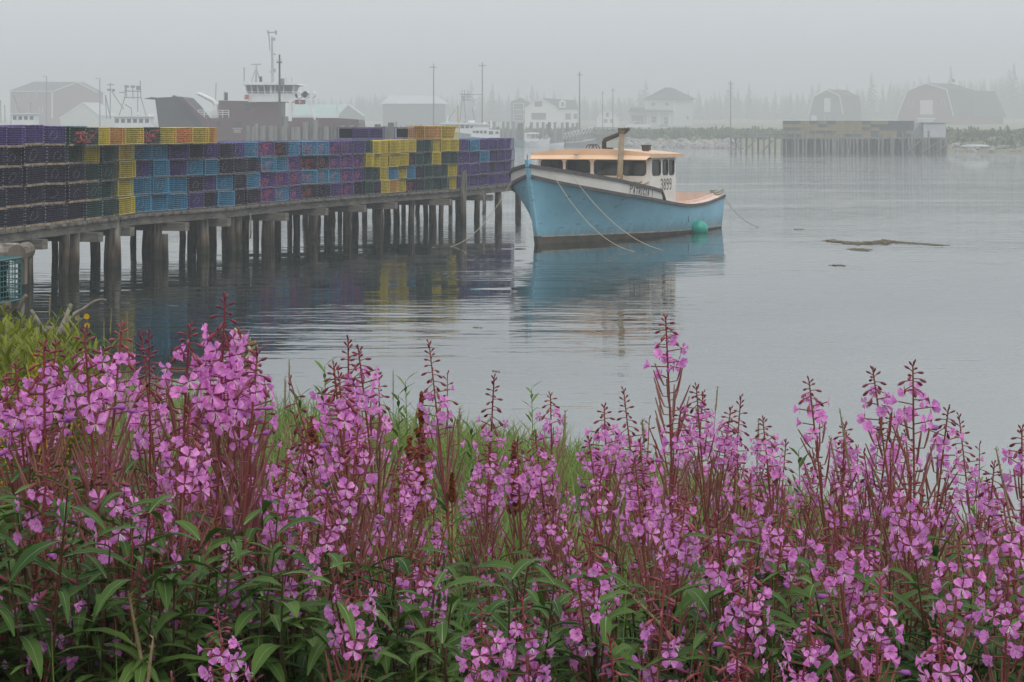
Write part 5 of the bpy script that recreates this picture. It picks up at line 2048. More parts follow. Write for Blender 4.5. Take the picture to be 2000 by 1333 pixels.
g_.tube([at(1100, 262, 352), at(1160, 248, 352)], .05, 5)
g_.build('lattice_rail', F_SHIPW, gw)
part('walkway', F_GREYM, gw, lambda b: b.prism([(xat(1096, 352), zat(272, 352)), (xat(1162, 352), zat(257, 352)), (xat(1162, 352), zat(259, 352)), (xat(1096, 352), zat(274, 352))], lambda u, v, d: Vector((u, 352 + d, v)), 0, 1.4))
fl = thing('floating_dock', 'dark floating dock under the foot of the gangway', 'dock')
part('float_box', F_DTIMB, fl, lambda b: b.box2((xat(1078, 356), 353.5, -.3), (xat(1165, 356), 358, .45)))
part('deck', F_TIMB, fl, lambda b: b.box2((xat(1077, 356), 353.3, .455), (xat(1166, 356), 358.2, .55)))
wl = thing('quay_wall', 'dark timber quay wall below the parked pickup truck', 'wall')
part('wall', F_DTIMB, wl, lambda b: b.box2((xat(1165, 365), 365, -1), (xat(1262, 365), 369, zat(262, 365))))
part('fence', F_TIMB, wl, lambda b: [b.box2((xat(px, 365), 365.2, zat(261.8, 365)), (xat(px + 1.4, 365), 365.35, zat(249, 365))) for px in (1169, 1184, 1199)] + [b.box2((xat(1160, 365), 365.36, zat(250.4, 365)), (xat(1205, 365), 365.45, zat(249, 365)))])
for px, lb in ((1013, 'slim dark mooring dolphin left of the white cabin boat'), (1019, 'brown mooring pile standing beside the white cabin boat')):
    b = MB()
    b.tube([(xat(px, 350), 350, -1), (xat(px, 350), 350, zat(241, 350))], .24, 8)
    tag(b.build('mooring_pile', F_DTIMB, None), lb, 'pile')
hu = thing('white_hull', 'upturned white hull lying on the far right shore', 'boat', (xat(1905, 262), 262, .75), R(7))
b = MB()
P = []
for i in range(9):
    u = -2.2 + 4.4 * i / 8
    wdt = .55 * (1 - (abs(u) / 2.25) ** 3)
    P.append([Vector((u, wdt * math.cos(a), .02 + .28 * (wdt / .55) * math.sin(a))) for a in [PI * k / 6 for k in range(7)]])
b.grid(P)
b.build('hull', F_PALE, hu, True)
part('keel', F_GREYH, hu, lambda b: b.box((0, 0, .32), (3.6, .06, .07)))

# --- boulders, brush, trees
rk = MB()
rb = random.Random(4)
for i in range(520):
    if i < 380:
        px = rb.uniform(1225, 1432)
        x = xat(px, 330)
        d = rb.uniform(-1.5, 14)
    else:
        x = rb.uniform(60, 84)
        d = rb.uniform(-1, 9)
    y = lerp_table(FAR, x) + d
    s = rb.uniform(.18, .55)
    M_ = Matrix.Rotation(rb.uniform(0, 6), 4, 'Z') @ Matrix.Rotation(rb.uniform(-.5, .5), 4, 'X')
    v0 = len(rk.v)
    rk.ball((x, y, far_z(x, y) + s * .25), (s, s * rb.uniform(.6, .9), s * rb.uniform(.5, .8)), 0, 6, 4, M_)
    for k in range(v0, len(rk.v)):
        p = rk.v[k]
        rk.v[k] = (p[0] + rb.uniform(-.15, .15) * s, p[1] + rb.uniform(-.15, .15) * s, p[2] + rb.uniform(-.15, .15) * s)
tag(rk.build('boulders', F_ROCK), 'pale boulders along the far waterline', 'rocks', kind='stuff')
br = MB()
for i in range(2600):
    if i < 1900:
        x = rb.uniform(-10, 52)
        d = rb.uniform(14, 62)
    else:
        x = rb.uniform(56, 92)
        d = rb.uniform(5, 60)
    y = lerp_table(FAR, x) + d
    c = Vector((x, y, far_z(x, y)))
    hgt = rb.uniform(.3, .9) * (1.6 if rb.random() < .1 else 1)
    for k in range(6):
        a = rb.uniform(0, 6.28)
        o = c + Vector((rb.uniform(-.7, .7), rb.uniform(-.7, .7), 0))
        t = Vector((math.cos(a) * .35, math.sin(a) * .35, hgt * rb.uniform(.6, 1)))
        n_ = Vector((-math.sin(a), math.cos(a), 0)) * .22
        br.add([o - n_, o + n_, o + t + n_ * .5, o + t - n_ * .5], [(0, 1, 2, 3)])
tag(br.build('brush', F_BRUSH), 'low brush and long grass on the far bank', 'brush', kind='stuff')


def spruce_mesh(seed, h=10.0):
    r_ = random.Random(seed)
    tk = MB()
    tk.tube([(0, 0, -1), (0, 0, h * .5), (0, 0, h)], [.16, .1, .02], 6)
    cr = MB()
    n_ = int(h * 15)
    for i in range(n_):
        t = (i + r_.random()) / n_
        z = h * (.08 + .92 * t)
        L_ = (1 - t) ** .85 * h * .19 * r_.uniform(.55, 1.15) + .12
        a = r_.uniform(0, 2 * PI)
        d = Vector((math.cos(a), math.sin(a), 0))
        w_ = Vector((-d.y, d.x, 0)) * (L_ * .28 + .06)
        dz = -L_ * r_.uniform(.1, .4)
        p0 = Vector((0, 0, z))
        p1 = p0 + d * L_ * .55 + Vector((0, 0, dz * .35))
        p2 = p0 + d * L_ + Vector((0, 0, dz))
        u = Vector((0, 0, -.16 * L_ - .06))
        cr.add([p0, p1 + w_, p2, p1 - w_, p1 + u], [(0, 1, 4), (1, 2, 4), (2, 3, 4), (3, 0, 4)])
        if i > n_ - 8:
            cr.add([p0 + w_ * .3, p0 - w_ * .3, p0 + Vector((0, 0, .5))], [(0, 1, 2)])
    return tk.mesh('trunk', F_BARK), cr.mesh('crown', F_TREE)


SPR = [spruce_mesh(i, 10.0) for i in range(5)]
SKYLINE = [(100 + 0, 0)]
TOPL = [(640, 188), (700, 178), (760, 176), (840, 183), (930, 180), (1000, 186), (1060, 182), (1150, 188), (1230, 184), (1300, 178), (1360, 184), (1450, 180), (1530, 182), (1600, 176), (1680, 170), (1740, 162), (1790, 150), (1830, 156),
        (1880, 150), (1930, 146), (2000, 150), (2080, 148)]
rt = random.Random(17)
trees = []
px = 905.0
while px < 2030:
    trees.append(px)
    px += rt.uniform(9, 22)
for i, px in enumerate(trees):
    Y = rt.uniform(900, 960)
    x = xat(px, Y)
    gz = far_z(x, Y)
    top = zat(lerp_table(TOPL, px) + rt.choice((-24, -12, -6, 0, 4, 9, 14)) + rt.uniform(-4, 4), Y)
    tk, cr = rt.choice(SPR)
    t_ = thing('spruce_tree', f'dark spruce along the foggy treeline, {nth(i + 1)} from the left', 'tree', (x, Y, gz), rt.uniform(0, 6), 'spruces along the foggy treeline')
    s = (top - gz) / 10.0
    o1, o2 = link('trunk', tk, t_), link('crown', cr, t_)
    w_ = rt.uniform(.7, 1.5) * max(.8, s)
    for o in (o1, o2):
        o.scale = (w_, w_, s)
wd_ = MB()
for i in range(420):
    px = rt.uniform(600, 2080)
    Y = rt.uniform(970, 1080)
    x = xat(px, Y)
    gz = far_z(x, Y)
    top = zat(lerp_table(TOPL, px) + rt.uniform(2, 16), Y)
    cr = SPR[i % 5][1]
    s = (top - gz) / 10
    ca, sa = math.cos(i), math.sin(i)
    vs_ = [(x + (v.co.x * ca - v.co.y * sa) * 1.5, Y + (v.co.x * sa + v.co.y * ca) * 1.5, gz + v.co.z * s) for v in cr.vertices]
    wd_.add(vs_, [tuple(p.vertices) for p in cr.polygons])
tag(wd_.build('woods', F_TREE), 'far spruce woods fading into fog', 'woods', kind='stuff')

# ================================================================== floating seaweed
M_WEED = mat('brown rockweed', (0.25, 0.19, 0.09), 0.8, scale=5, col2=(0.09, 0.07, 0.035))
rs = random.Random(9)


def weed(label, pts, size, n):
    """raft of weed: thin ragged fronds strewn along a line on the water, pts = photograph column, row and half width in metres"""
    b = MB()
    for i in range(n):
        t = rs.random()
        k = t * (len(pts) - 1)
        j = min(int(k), len(pts) - 2)
        f = k - j
        px = pts[j][0] + (pts[j + 1][0] - pts[j][0]) * f
        py = pts[j][1] + (pts[j + 1][1] - pts[j][1]) * f
        w_ = pts[j][2] + (pts[j + 1][2] - pts[j][2]) * f
        Y0 = H * F / (py - HY)
        clump = math.sin(px * .31) * math.cos(px * .117 + 1) * .35
        Y = Y0 + rs.gauss(clump * w_, w_ * .55)
        x = xat(px, Y0) + rs.gauss(0, size)
        a = rs.uniform(0, 6.28)
        ln, wd = size * rs.uniform(.5, 1.5), size * rs.uniform(.12, .35)
        d, q = Vector((math.cos(a), math.sin(a), 0)), Vector((-math.sin(a), math.cos(a), 0))
        c = Vector((x, Y, rs.uniform(.003, .009)))
        hz = Vector((0, 0, rs.uniform(.002, .008)))
        b.add([c - d * ln, c - q * wd + hz, c + d * ln, c + q * wd + hz * .6, c - q * wd * .8 - hz, c + q * wd * .8 - hz], [(0, 1, 3), (1, 2, 3), (0, 4, 1), (1, 4, 2), (3, 2, 5), (0, 3, 5)])
    tag(b.build('seaweed', M_WEED), label, 'seaweed', 'rafts of floating seaweed')


weed('longest raft of brown seaweed floating right of the boat', [(1616, 470, .2), (1640, 473, .65), (1665, 475.5, .75), (1690, 476, .6), (1715, 474.5, .8), (1740, 472, .7), (1760, 473.5, .3), (1790, 476, .3), (1815, 478, .2), (1842, 480, .12)], .075, 1100)
weed('short oval raft of seaweed just below the longest raft', [(1663, 488, .15), (1680, 488, .5), (1694, 488, .2)], .075, 150)
weed('tiny clump of brown seaweed alone on the calm water', [(1627, 519, .08), (1647, 519, .22)], .05, 55)
weed('thin dark seaweed streak near the end of the stern rope', [(1550, 448, .06), (1572, 448, .06)], .03, 30)
weed('small dark seaweed scrap left of the bow reflection', [(925, 640, .015), (942, 641, .015)], .013, 26)
weed('small dark seaweed scrap on pale water below the boat', [(962, 725, .015), (975, 727, .015)], .010, 24)
# ================================================================== the flower bank
M_PETAL = leaf_mat('fireweed petals', (0.74, 0.21, 0.66), (0.92, 0.40, 0.82), 0.45, 1.6, .6, .18)
M_WILT = leaf_mat('wilted petals', (0.36, 0.095, 0.38), (0.50, 0.17, 0.52), 0.2, 40, .6, .15)
M_SEPAL = leaf_mat('dark sepals', (0.20, 0.03, 0.10), (0.28, 0.045, 0.14), 0.15, 40)
M_STAMEN = mat('pale stamens', (0.70, 0.55, 0.62), 0.6)
M_BUD = leaf_mat('maroon buds', (0.17, 0.030, 0.055), (0.27, 0.075, 0.095), 0.1, 30, .5, .15)
M_POD = leaf_mat('maroon seed pods', (0.23, 0.065, 0.075), (0.30, 0.14, 0.11), 0.1, 25, .45, .2)
M_STEM = leaf_mat('red stems', (0.24, 0.042, 0.048), (0.18, 0.075, 0.04), 0.0, 12, .45, .15)
M_LEAF = leaf_mat('fireweed leaves', (0.045, 0.100, 0.018), (0.095, 0.165, 0.035), 0.3, 7, .6, .18)
M_RIB = mat('pale leaf rib', (0.16, 0.23, 0.10), 0.6)
M_UNDER = leaf_mat('undergrowth leaves', (0.026, 0.070, 0.012), (0.095, 0.165, 0.032), 0.3, 6, .62)
M_GRASS = leaf_mat('bank grass', (0.12, 0.22, 0.035), (0.24, 0.30, 0.08), 0.3, 1.3, .5)
M_STRAW = leaf_mat('dry straw', (0.26, 0.20, 0.10), (0.34, 0.27, 0.15), 0.2, 8)
M_GROD = leaf_mat('goldenrod leaves', (0.26, 0.28, 0.035), (0.15, 0.19, 0.028), 0.35, 6, .5, .12)
M_GOLD = leaf_mat('goldenrod flowers', (0.55, 0.30, 0.015), (0.62, 0.40, 0.02), 0.2, 20)
M_DOCK = leaf_mat('rust dock seeds', (0.17, 0.045, 0.015), (0.24, 0.075, 0.025), 0.1, 30)
M_DRIFT = mat('bleached driftwood', (0.20, 0.17, 0.14), 0.85, scale=8, col2=(0.11, 0.09, 0.07), stretch=(1, 1, .3), detail=6, bump=.5)
UP = Vector((0, 0, 1))


def frame_for(d):
    d = d.normalized()
    u = d.cross(UP)
    if u.length < .05:
        u = Vector((1, 0, 0))
    u.normalize()
    return d, u, u.cross(d)


def add_flower(fl, c, d, size, r_, openness=1.0):
    """four petals, four dark sepals between them, pale stamens; faces along d"""
    d, u, w_ = frame_for(d)
    rot = r_.uniform(-.25, .25) + PI / 4
    op0 = r_.choice((0, .1, .25, .45, .75)) * openness
    for k in range(4):
        a = rot + k * PI / 2 + r_.uniform(-.10, .10)
        e = u * math.cos(a) + w_ * math.sin(a)
        t = d.cross(e)
        op = op0 + r_.uniform(-.12, .15)
        e, dd = (e * math.cos(op) + d * math.sin(op)), (d * math.cos(op) - e * math.sin(op))
        ln = size * r_.uniform(.9, 1.08)
        wd = size * .40 * r_.uniform(.88, 1.1)
        lift = openness * .12
        cup = r_.uniform(-.02, .20)
        base = c + e * ln * .10
        m1 = c + e * ln * .50 + dd * ln * (.10 + cup * .4)
        m2 = c + e * ln * .82 + dd * ln * (.06 + cup * .5)
        tip = c + e * ln * .97 + dd * ln * (.0 + cup * .35)
        k1, k2 = r_.uniform(.02, .12), r_.uniform(.02, .14)
        vs = [base, m1 + t * wd * .66 + dd * ln * k1, m2 + t * wd * .94 + dd * ln * k2, tip + t * wd * .50 + dd * ln * r_.uniform(-.05, .06), tip - t * wd * .50 + dd * ln * r_.uniform(-.05, .06),
              m2 - t * wd * .94 + dd * ln * k1, m1 - t * wd * .66 + dd * ln * k2, m1, m2, tip - e * ln * r_.uniform(.02, .09)]
        fl.add(vs, [(0, 1, 7), (1, 2, 8, 7), (2, 3, 9, 8), (9, 4, 5, 8), (8, 5, 6, 7), (0, 7, 6)], 0)
        a2 = a + PI / 4
        e2 = u * math.cos(a2) + w_ * math.sin(a2)
        t2 = d.cross(e2) * size * .07
        b0, b1 = c - d * size * .05, c + e2 * size * .85 - d * size * .06
        fl.add([b0, b0.lerp(b1, .5) + t2, b1, b0.lerp(b1, .5) - t2], [(0, 1, 2, 3)], 1)
    # stamens droop forward and down
    for k in range(6):
        a = 2 * PI * k / 6
        dv = (d * .75 + (u * math.cos(a) + w_ * math.sin(a)) * .35 - UP * .35).normalized()
        p = c + d * size * .08
        q = p + dv * size * r_.uniform(.5, .72)
        s_ = dv.cross(UP).normalized() * size * .022
        fl.add([p - s_, p + s_, q + s_, q - s_], [(0, 1, 2, 3)], 2)
        s2 = s_ * 2.0
        q2 = q + dv * size * .06
        fl.add([q - s2, q + s2, q2 + s2, q2 - s2], [(0, 1, 2, 3)], 2)


def add_wilt(fl, c, d, size, r_):
    """closed, shrivelled flower"""
    d, u, w_ = frame_for(d)
    rows = []
    for t, r0 in ((0, .09), (.4, .22), (.8, .30), (1.1, .24)):
        rows.append([c + d * size * t + (u * math.cos(a) + w_ * math.sin(a)) * size * r0 * r_.uniform(.75, 1.2) for a in [2 * PI * k / 6 for k in range(6)]])
    fl.grid(rows, 3, closed=True)
    fl.add(rows[-1], [tuple(range(6))], 3)


def add_bud(bu, c, d, ln, r0):
    d = d.normalized()
    bu.tube([c, c + d * ln * .3, c + d * ln * .7, c + d * ln], [r0 * .35, r0 * .9, r0, r0 * .15], 5, 0, False)


def add_leaf(lf, c, d, ln, wd, r_, droop=.5, mi=0, seg=5, rib=None):
    """lance shaped leaf, folded along the rib, arching over"""
    d = d.normalized()
    side = d.cross(UP)
    if side.length < .05:
        side = Vector((1, 0, 0))
    side.normalize()
    p = Vector(c)
    dirv = d.copy()
    rows, ribs = [], []
    tw = r_.uniform(-.5, .5)
    wav, wph = r_.uniform(0, .22), r_.uniform(0, 6)
    for k in range(seg + 1):
        t = k / seg
        w_ = wd * .5 * (math.sin(PI * min(1, t * .93 + .05)) ** .8)
        s = (side * math.cos(tw * t) + dirv.cross(side) * math.sin(tw * t)).normalized()
        nup = s.cross(dirv)
        if nup.z < 0:
            nup = -nup
        wv_ = wav * math.sin(wph + t * 9)
        rows.append([p + s * w_ + nup * w_ * (.3 + wv_), p.copy(), p - s * w_ + nup * w_ * (.3 - wv_)])
        if rib is not None:
            ribs.append([p + s * (.0009 * (1.1 - t)) + nup * .0007, p - s * (.0009 * (1.1 - t)) + nup * .0007])
        dirv = (dirv - UP * droop * 1.6 / seg * (0.35 + t)).normalized()
        p = p + dirv * ln / seg
    lf.grid(rows, mi)
    if ribs:
        lf.grid(ribs, rib)


def raceme(M, pos, tan, L_tip, L_fl, L_pod, n_bud, n_fl, n_pod, r_, fs=.0165, pods=True):
    """M: dict of builders; pos(t), tan(t) along the flowering axis measured in metres from the tip downward"""
    ga = r_.uniform(0, 6)
    # buds at the tip: erect on top, spreading and drooping lower down
    for i in range(n_bud):
        f = (i + .5) / n_bud
        s = L_tip * f
        ga += 2.4
        p, tg = pos(s), tan(s)
        _, u, w_ = frame_for(tg)
        out = u * math.cos(ga) + w_ * math.sin(ga)
        el = 1.1 - 2.0 * f + r_.uniform(-.2, .2)
        dv = (out * max(.15, min(1, .3 + f)) + tg * el * .8).normalized()
        pl = .003 + .014 * f ** 1.4
        M['bud'].wire(p, p + dv * pl, .0007)
        dv2 = (dv - UP * (.9 * f * (1 - .5 * f))).normalized()
        add_bud(M['bud'], p + dv * pl, dv2, .007 + .008 * f, .0014 + .0016 * f)
    for i in range(n_fl):
        f = (i + .5) / n_fl
        s = L_tip + L_fl * f
        ga += 2.4 + r_.uniform(-.2, .2)
        p, tg = pos(s), tan(s)
        _, u, w_ = frame_for(tg)
        out = u * math.cos(ga) + w_ * math.sin(ga)
        dv = (out + tg * r_.uniform(.05, .35)).normalized()
        pl = r_.uniform(.016, .029)
        M['stem'].wire(p, p + dv * pl, .0009)
        c = p + dv * pl
        face = (out + UP * r_.uniform(-.45, .35) + tg.cross(out) * r_.uniform(-.5, .5)).normalized()
        if f > .74 and r_.random() < .4:
            add_wilt(M['blossom'], c, (dv - UP * .15).normalized(), fs * 1.0, r_)
        else:
            M['flowers'].append((c, face, fs * r_.uniform(.86, 1.08) * (.78 + .3 * min(1, f * 2.2))))
    for i in range(n_pod):
        f = (i + .5) / n_pod
        s = L_tip + L_fl + L_pod * f
        ga += 2.4 + r_.uniform(-.2, .2)
        p, tg = pos(s), tan(s)
        _, u, w_ = frame_for(tg)
        out = u * math.cos(ga) + w_ * math.sin(ga)
        pd = (out * .9 + tg * .12).normalized()
        q = p + pd * r_.uniform(.010, .016)
        ang = r_.uniform(.30, .62) * (1 - .25 * f)
        dv = (tg * math.cos(ang) + out * math.sin(ang)).normalized()
        ln = (.040 + .026 * min(1, f * 2.2)) * r_.uniform(.85, 1.12)
        bend = (dv + tg * .25).normalized()
        M['pod'].tube([p, q], .0008, 4, 0, False)
        M['pod'].tube([q, q + dv * ln * .3, q + dv * ln * .3 + bend * ln * .7], [.0011, .0017, .0010], 5, 0, False)


def fireweed(seed, Hh, n_fl, n_pod, n_bud, branches, lean=.06, leaves=30, Lf=.11, Lp=.22, Lt=.07, fs=.0165):
    r_ = random.Random(seed)
    M = {k: MB() for k in ('stem', 'bud', 'blossom', 'pod', 'leaf')}
    M['flowers'] = []
    la, lb = r_.uniform(0, 6.28), lean
    cx, cy_ = math.cos(la) * lb, math.sin(la) * lb
    wv, ph = r_.uniform(.005, .012), r_.uniform(0, 6)

    def axis(z):
        t = z / Hh
        return Vector((cx * t * t * Hh + wv * math.sin(3.3 * t + ph) * t, cy_ * t * t * Hh + wv * math.cos(2.7 * t + ph) * t, z))

    def pos(s):
        return axis(Hh - s)

    def tan(s):
        return (axis(Hh - s + .01) - axis(Hh - s - .01)).normalized()

    M['stem'].tube([axis(Hh * k / 14) for k in range(15)], [.0042 - .0030 * (k / 14) ** 1.3 for k in range(15)], 6, 0, False)
    raceme(M, pos, tan, Lt, Lf, Lp, n_bud, n_fl, n_pod, r_, fs)
    zl = Hh - Lt - Lf - Lp
    ga = r_.uniform(0, 6)
    for i in range(leaves):
        f = (i + r_.random() * .6) / leaves
        z = zl * (1.04 - .86 * f)
        ga += 2.4 + r_.uniform(-.3, .3)
        p = axis(z)
        dv = Vector((math.cos(ga), math.sin(ga), r_.uniform(.25, .75)))
        ln = r_.uniform(.075, .13) * (.55 + .6 * min(1, f * 2.5))
        add_leaf(M['leaf'], p, dv, ln * 1.12, ln * r_.uniform(.14, .19), r_, r_.uniform(.4, 1.0), rib=1)
    for b_ in range(branches):
        z0 = zl * r_.uniform(.70, .98)
        a = r_.uniform(0, 6.28)
        bl_ = max(.12, min(r_.uniform(.22, .36), (Hh * .93 - z0) / 1.2))
        p0 = axis(z0)
        dv = Vector((math.cos(a) * .46, math.sin(a) * .46, .9)).normalized()

        def bpos(s, p0=p0, dv=dv, bl_=bl_):
            k = (bl_ - s)
            return p0 + dv * k + UP * (.35 * k * k / bl_)

        def btan(s, bpos=bpos):
            return (bpos(s - .01) - bpos(s + .01)).normalized()

        M['stem'].tube([bpos(bl_ * (1 - k / 7)) for k in range(8)], [.0024 - .0014 * k / 7 for k in range(8)], 5, 0, False)
        raceme(M, bpos, btan, .045, .07, .09, 8, r_.randint(4, 8), r_.randint(4, 12), r_, fs * .95)
        for k in range(4):
            ga += 2.4
            add_leaf(M['leaf'], bpos(bl_ - .02 - .02 * k), Vector((math.cos(ga), math.sin(ga), .6)), r_.uniform(.05, .08), .014, r_, .5)
    return {
        'H': Hh,
        'tip': axis(Hh),
        'stem': M['stem'].mesh('stem', M_STEM, True),
        'bud': M['bud'].mesh('bud_tip', M_BUD, True),
        'blossom': M['blossom'].mesh('wilted_blossom', [M_PETAL, M_SEPAL, M_STAMEN, M_WILT], True),
        'flowers': M['flowers'],
        'pod': M['pod'].mesh('seed_pod_whorl', M_POD, True),
        'leaf': M['leaf'].mesh('foliage', [M_LEAF, M_RIB], True)}


FLOWERS = []
for i in range(16):
    b = MB()
    add_flower(b, Vector((0, 0, 0)), Vector((1, 0, .06 * (i % 3 - 1))), 1.0, random.Random(50 + i))
    FLOWERS.append(b.mesh('flower', [M_PETAL, M_SEPAL, M_STAMEN]))
FULL = [fireweed(100 + i, 1.12, 15 + i % 3 * 2, 36 + 5 * (i % 3), 15, i % 3, Lf=.082, Lp=.24, Lt=.036, fs=.0134) for i in range(5)]       # broad flower head
PODDY = [fireweed(200 + i, 1.15, 9 + i % 3, 48 + 6 * (i % 3), 14, i % 2, Lf=.07, Lp=.36, Lt=.032, fs=.0132) for i in range(5)]  # few flowers, many pods
SLIM = [fireweed(300 + i, 1.05, 11 + i % 2 * 2, 14, 22, i % 2, Lf=.08, Lp=.12, Lt=.085, fs=.0125) for i in range(3)]  # long bud tip
BUSHY = [fireweed(400 + i, .98, 11, 22, 14, 3 + i % 2, Lf=.075, Lp=.16, Lt=.035, leaves=36, fs=.0134) for i in range(4)]  # branching
HERO = [fireweed(600, 1.18, 30, 40, 16, 0, lean=.02, Lf=.125, Lp=.24, Lt=.045, fs=.0165)]
TYPES = {'hero': (HERO, 'with the tallest broadest flower head'), 'full': (FULL, 'with a broad full flower head'), 'pods': (PODDY, 'with few flowers above long maroon pods'),
         'slim': (SLIM, 'with slender head and long bud tip'), 'bushy': (BUSHY, 'branching into several small heads')}
rg = random.Random(31)
PLANTS = []     # (x, y, tip z, type)


def plan(px, py, Y, kind):
    PLANTS.append((xat(px, Y), Y, zat(py, Y), kind))


# skyline plants that stand out one by one
for px, py, Y, k in ((440, 582, 3.15, 'hero'), (425, 655, 3.25, 'full'), (470, 650, 3.4, 'full'), (1300, 622, 3.9, 'pods'), (838, 670, 4.3, 'slim'), (680, 662, 3.7, 'slim'), (700, 682, 3.5, 'full'), (652, 716, 3.2, 'full'), (662, 735, 3.25, 'full'),
                     (965, 737, 4.1, 'slim'), (1075, 772, 4.3, 'pods'), (1180, 795, 3.7, 'full'), (1218, 762, 4.2, 'slim'), (1360, 756, 3.9, 'full'), (1373, 768, 4.2, 'slim'), (1447, 776, 4.2, 'slim'), (1427, 800, 4.0, 'full'),
                     (1580, 743, 3.7, 'pods'), (1705, 724, 3.5, 'pods'), (1783, 713, 3.3, 'pods'), (1852, 800, 3.5, 'pods'), (1873, 812, 4.2, 'slim'), (1942, 908, 3.4, 'full'), (1996, 838, 3.3, 'pods'), (1535, 862, 4.2, 'slim'),
                     (165, 648, 2.95, 'full'), (238, 638, 3.2, 'full'), (276, 652, 3.6, 'slim'), (291, 652, 3.5, 'slim'), (370, 640, 3.1, 'pods'), (86, 674, 3.0, 'full'), (110, 672, 3.1, 'full'), (30, 716, 3.1, 'full'), (12, 740, 3.3, 'full'),
                     (503, 690, 3.1, 'bushy'), (370, 800, 2.95, 'full'), (740, 725, 4.0, 'slim'), (1010, 862, 3.6, 'full'), (820, 862, 3.5, 'full'), (955, 872, 3.5, 'full'), (1045, 850, 3.7, 'full'), (400, 780, 3.3, 'pods'), (470, 716, 3.5, 'pods'),
                     (1150, 858, 3.6, 'pods'), (1250, 862, 3.7, 'full'), (1490, 820, 3.9, 'full'), (1330, 800, 3.6, 'pods'), (1650, 830, 3.8, 'pods'), (1740, 808, 3.6, 'full'), (590, 840, 3.7, 'pods'), (700, 836, 3.1, 'full'), (790, 905, 3.3, 'pods'),
                     # lower clusters near the camera
                     (215, 905, 2.75, 'bushy'), (95, 900, 2.8, 'bushy'), (480, 1060, 2.75, 'full'), (592, 1030, 2.8, 'full'), (700, 1105, 2.6, 'full'), (818, 1080, 2.85, 'full'), (1150, 1045, 2.8, 'full'), (1128, 1128, 2.65, 'full'),
                     (1300, 1092, 2.65, 'slim'), (1465, 1098, 2.6, 'full'), (1585, 1180, 2.5, 'full'), (1720, 1132, 2.5, 'full'), (1838, 1215, 2.45, 'full'), (1020, 1165, 2.6, 'full'), (940, 1185, 2.55, 'full'), (1190, 1245, 2.5, 'slim'),
                     (1628, 1005, 2.7, 'full'), (1690, 1040, 2.75, 'full'), (1875, 1045, 2.65, 'full'), (1970, 1120, 2.55, 'full'), (1535, 985, 2.85, 'full'), (425, 1200, 2.45, 'full'), (1400, 1010, 2.8, 'bushy'), (1780, 930, 2.9, 'full'),
                     (290, 940, 2.9, 'full'), (560, 900, 3.0, 'full'), (640, 960, 2.9, 'pods'), (1340, 975, 2.9, 'full'), (1240, 900, 3.1, 'full'), (1440, 1250, 2.45, 'bushy'), (1960, 985, 2.8, 'full')):
    plan(px, py, Y, k)
tries = 0
while len(PLANTS) < 136 and tries < 4000:
    tries += 1
    Y = 3.05 + 2.0 * rg.random()
    px = rg.uniform(-30, 2030)
    x = xat(px, Y)
    if any((x - p[0]) ** 2 + (Y - p[1]) ** 2 < .0105 for p in PLANTS):
        continue
    if 520 < px < 960 and rg.random() < .45:
        continue
    lim = lerp_table([(0, 690), (300, 730), (480, 790), (560, 960), (640, 850), (760, 940), (860, 980), (940, 920), (1080, 880), (1200, 860), (1400, 850), (1600, 850), (1800, 830), (1900, 930), (2030, 930)], px)
    gz = ground_z(x, Y)
    tz = gz + rg.uniform(.88, 1.22)
    py = HY + (H - tz) / Y * F
    if py < lim:
        py = lim + rg.uniform(0, 90)
        tz = zat(py, Y)
    if py > 1010 or (px < 420 and py > 900):
        continue
    PLANTS.append((x, Y, tz, rg.choices(('full', 'pods', 'slim', 'bushy'), (2.6, 6.5, .8, 1.4))[0]))
# name them row by row so that every label points at one plant
rows_ = {}
for i, (x, Y, tz, k) in enumerate(PLANTS):
    py = HY + (H - tz) / Y * F
    rname = 'against the water' if py < 800 else 'in the upper row' if py < 920 else 'in the middle row' if py < 1040 else 'in the lowest row'
    rows_.setdefault((rname, k), []).append(i)
LAB = {}
for (rname, k), idx in rows_.items():
    idx.sort(key=lambda i: PLANTS[i][0] / PLANTS[i][1])
    for n_, i in enumerate(idx):
        LAB[i] = f'fireweed {TYPES[k][1]} {rname}, {nth(n_ + 1)} such from left'
for i, p in enumerate(PLANTS):
    if p[3] == 'hero':
        LAB[i] = 'tallest fireweed with the broadest flower head, rising before the dark pier reflection'
for i, (x, Y, tz, k) in enumerate(PLANTS):
    proto = rg.choice(TYPES[k][0])
    gz = ground_z(x, Y)
    s = min(1.22, max(.80, (tz - gz) / proto['H']))
    base = tz - proto['H'] * s
    yaw = rg.uniform(0, 6.28)
    off = Matrix.Rotation(yaw, 3, 'Z') @ Vector((proto['tip'].x, proto['tip'].y, 0)) * s
    t_ = thing('fireweed_plant', LAB[i], 'fireweed', (x - off.x, Y - off.y, min(base, gz)), yaw, 'fireweeds flowering along the bank')
    t_.scale = (s * 1.0, s * 1.0, (tz - min(base, gz)) / proto['H'])
    for nm_, key in (('stem', 'stem'), ('bud_tip', 'bud'), ('wilted_blossom', 'blossom'), ('seed_pod_whorl', 'pod'), ('foliage', 'leaf')):
        if len(proto[key].vertices):
            link(nm_, proto[key], t_)
    for c, fd, fs_ in proto['flowers']:
        o = link('flower', rg.choice(FLOWERS), t_)
        o.location = c
        o.rotation_euler = (rg.uniform(-.2, .2), -math.asin(max(-.9, min(.9, fd.z))), math.atan2(fd.y, fd.x))
        o.scale = (fs_, fs_, fs_)

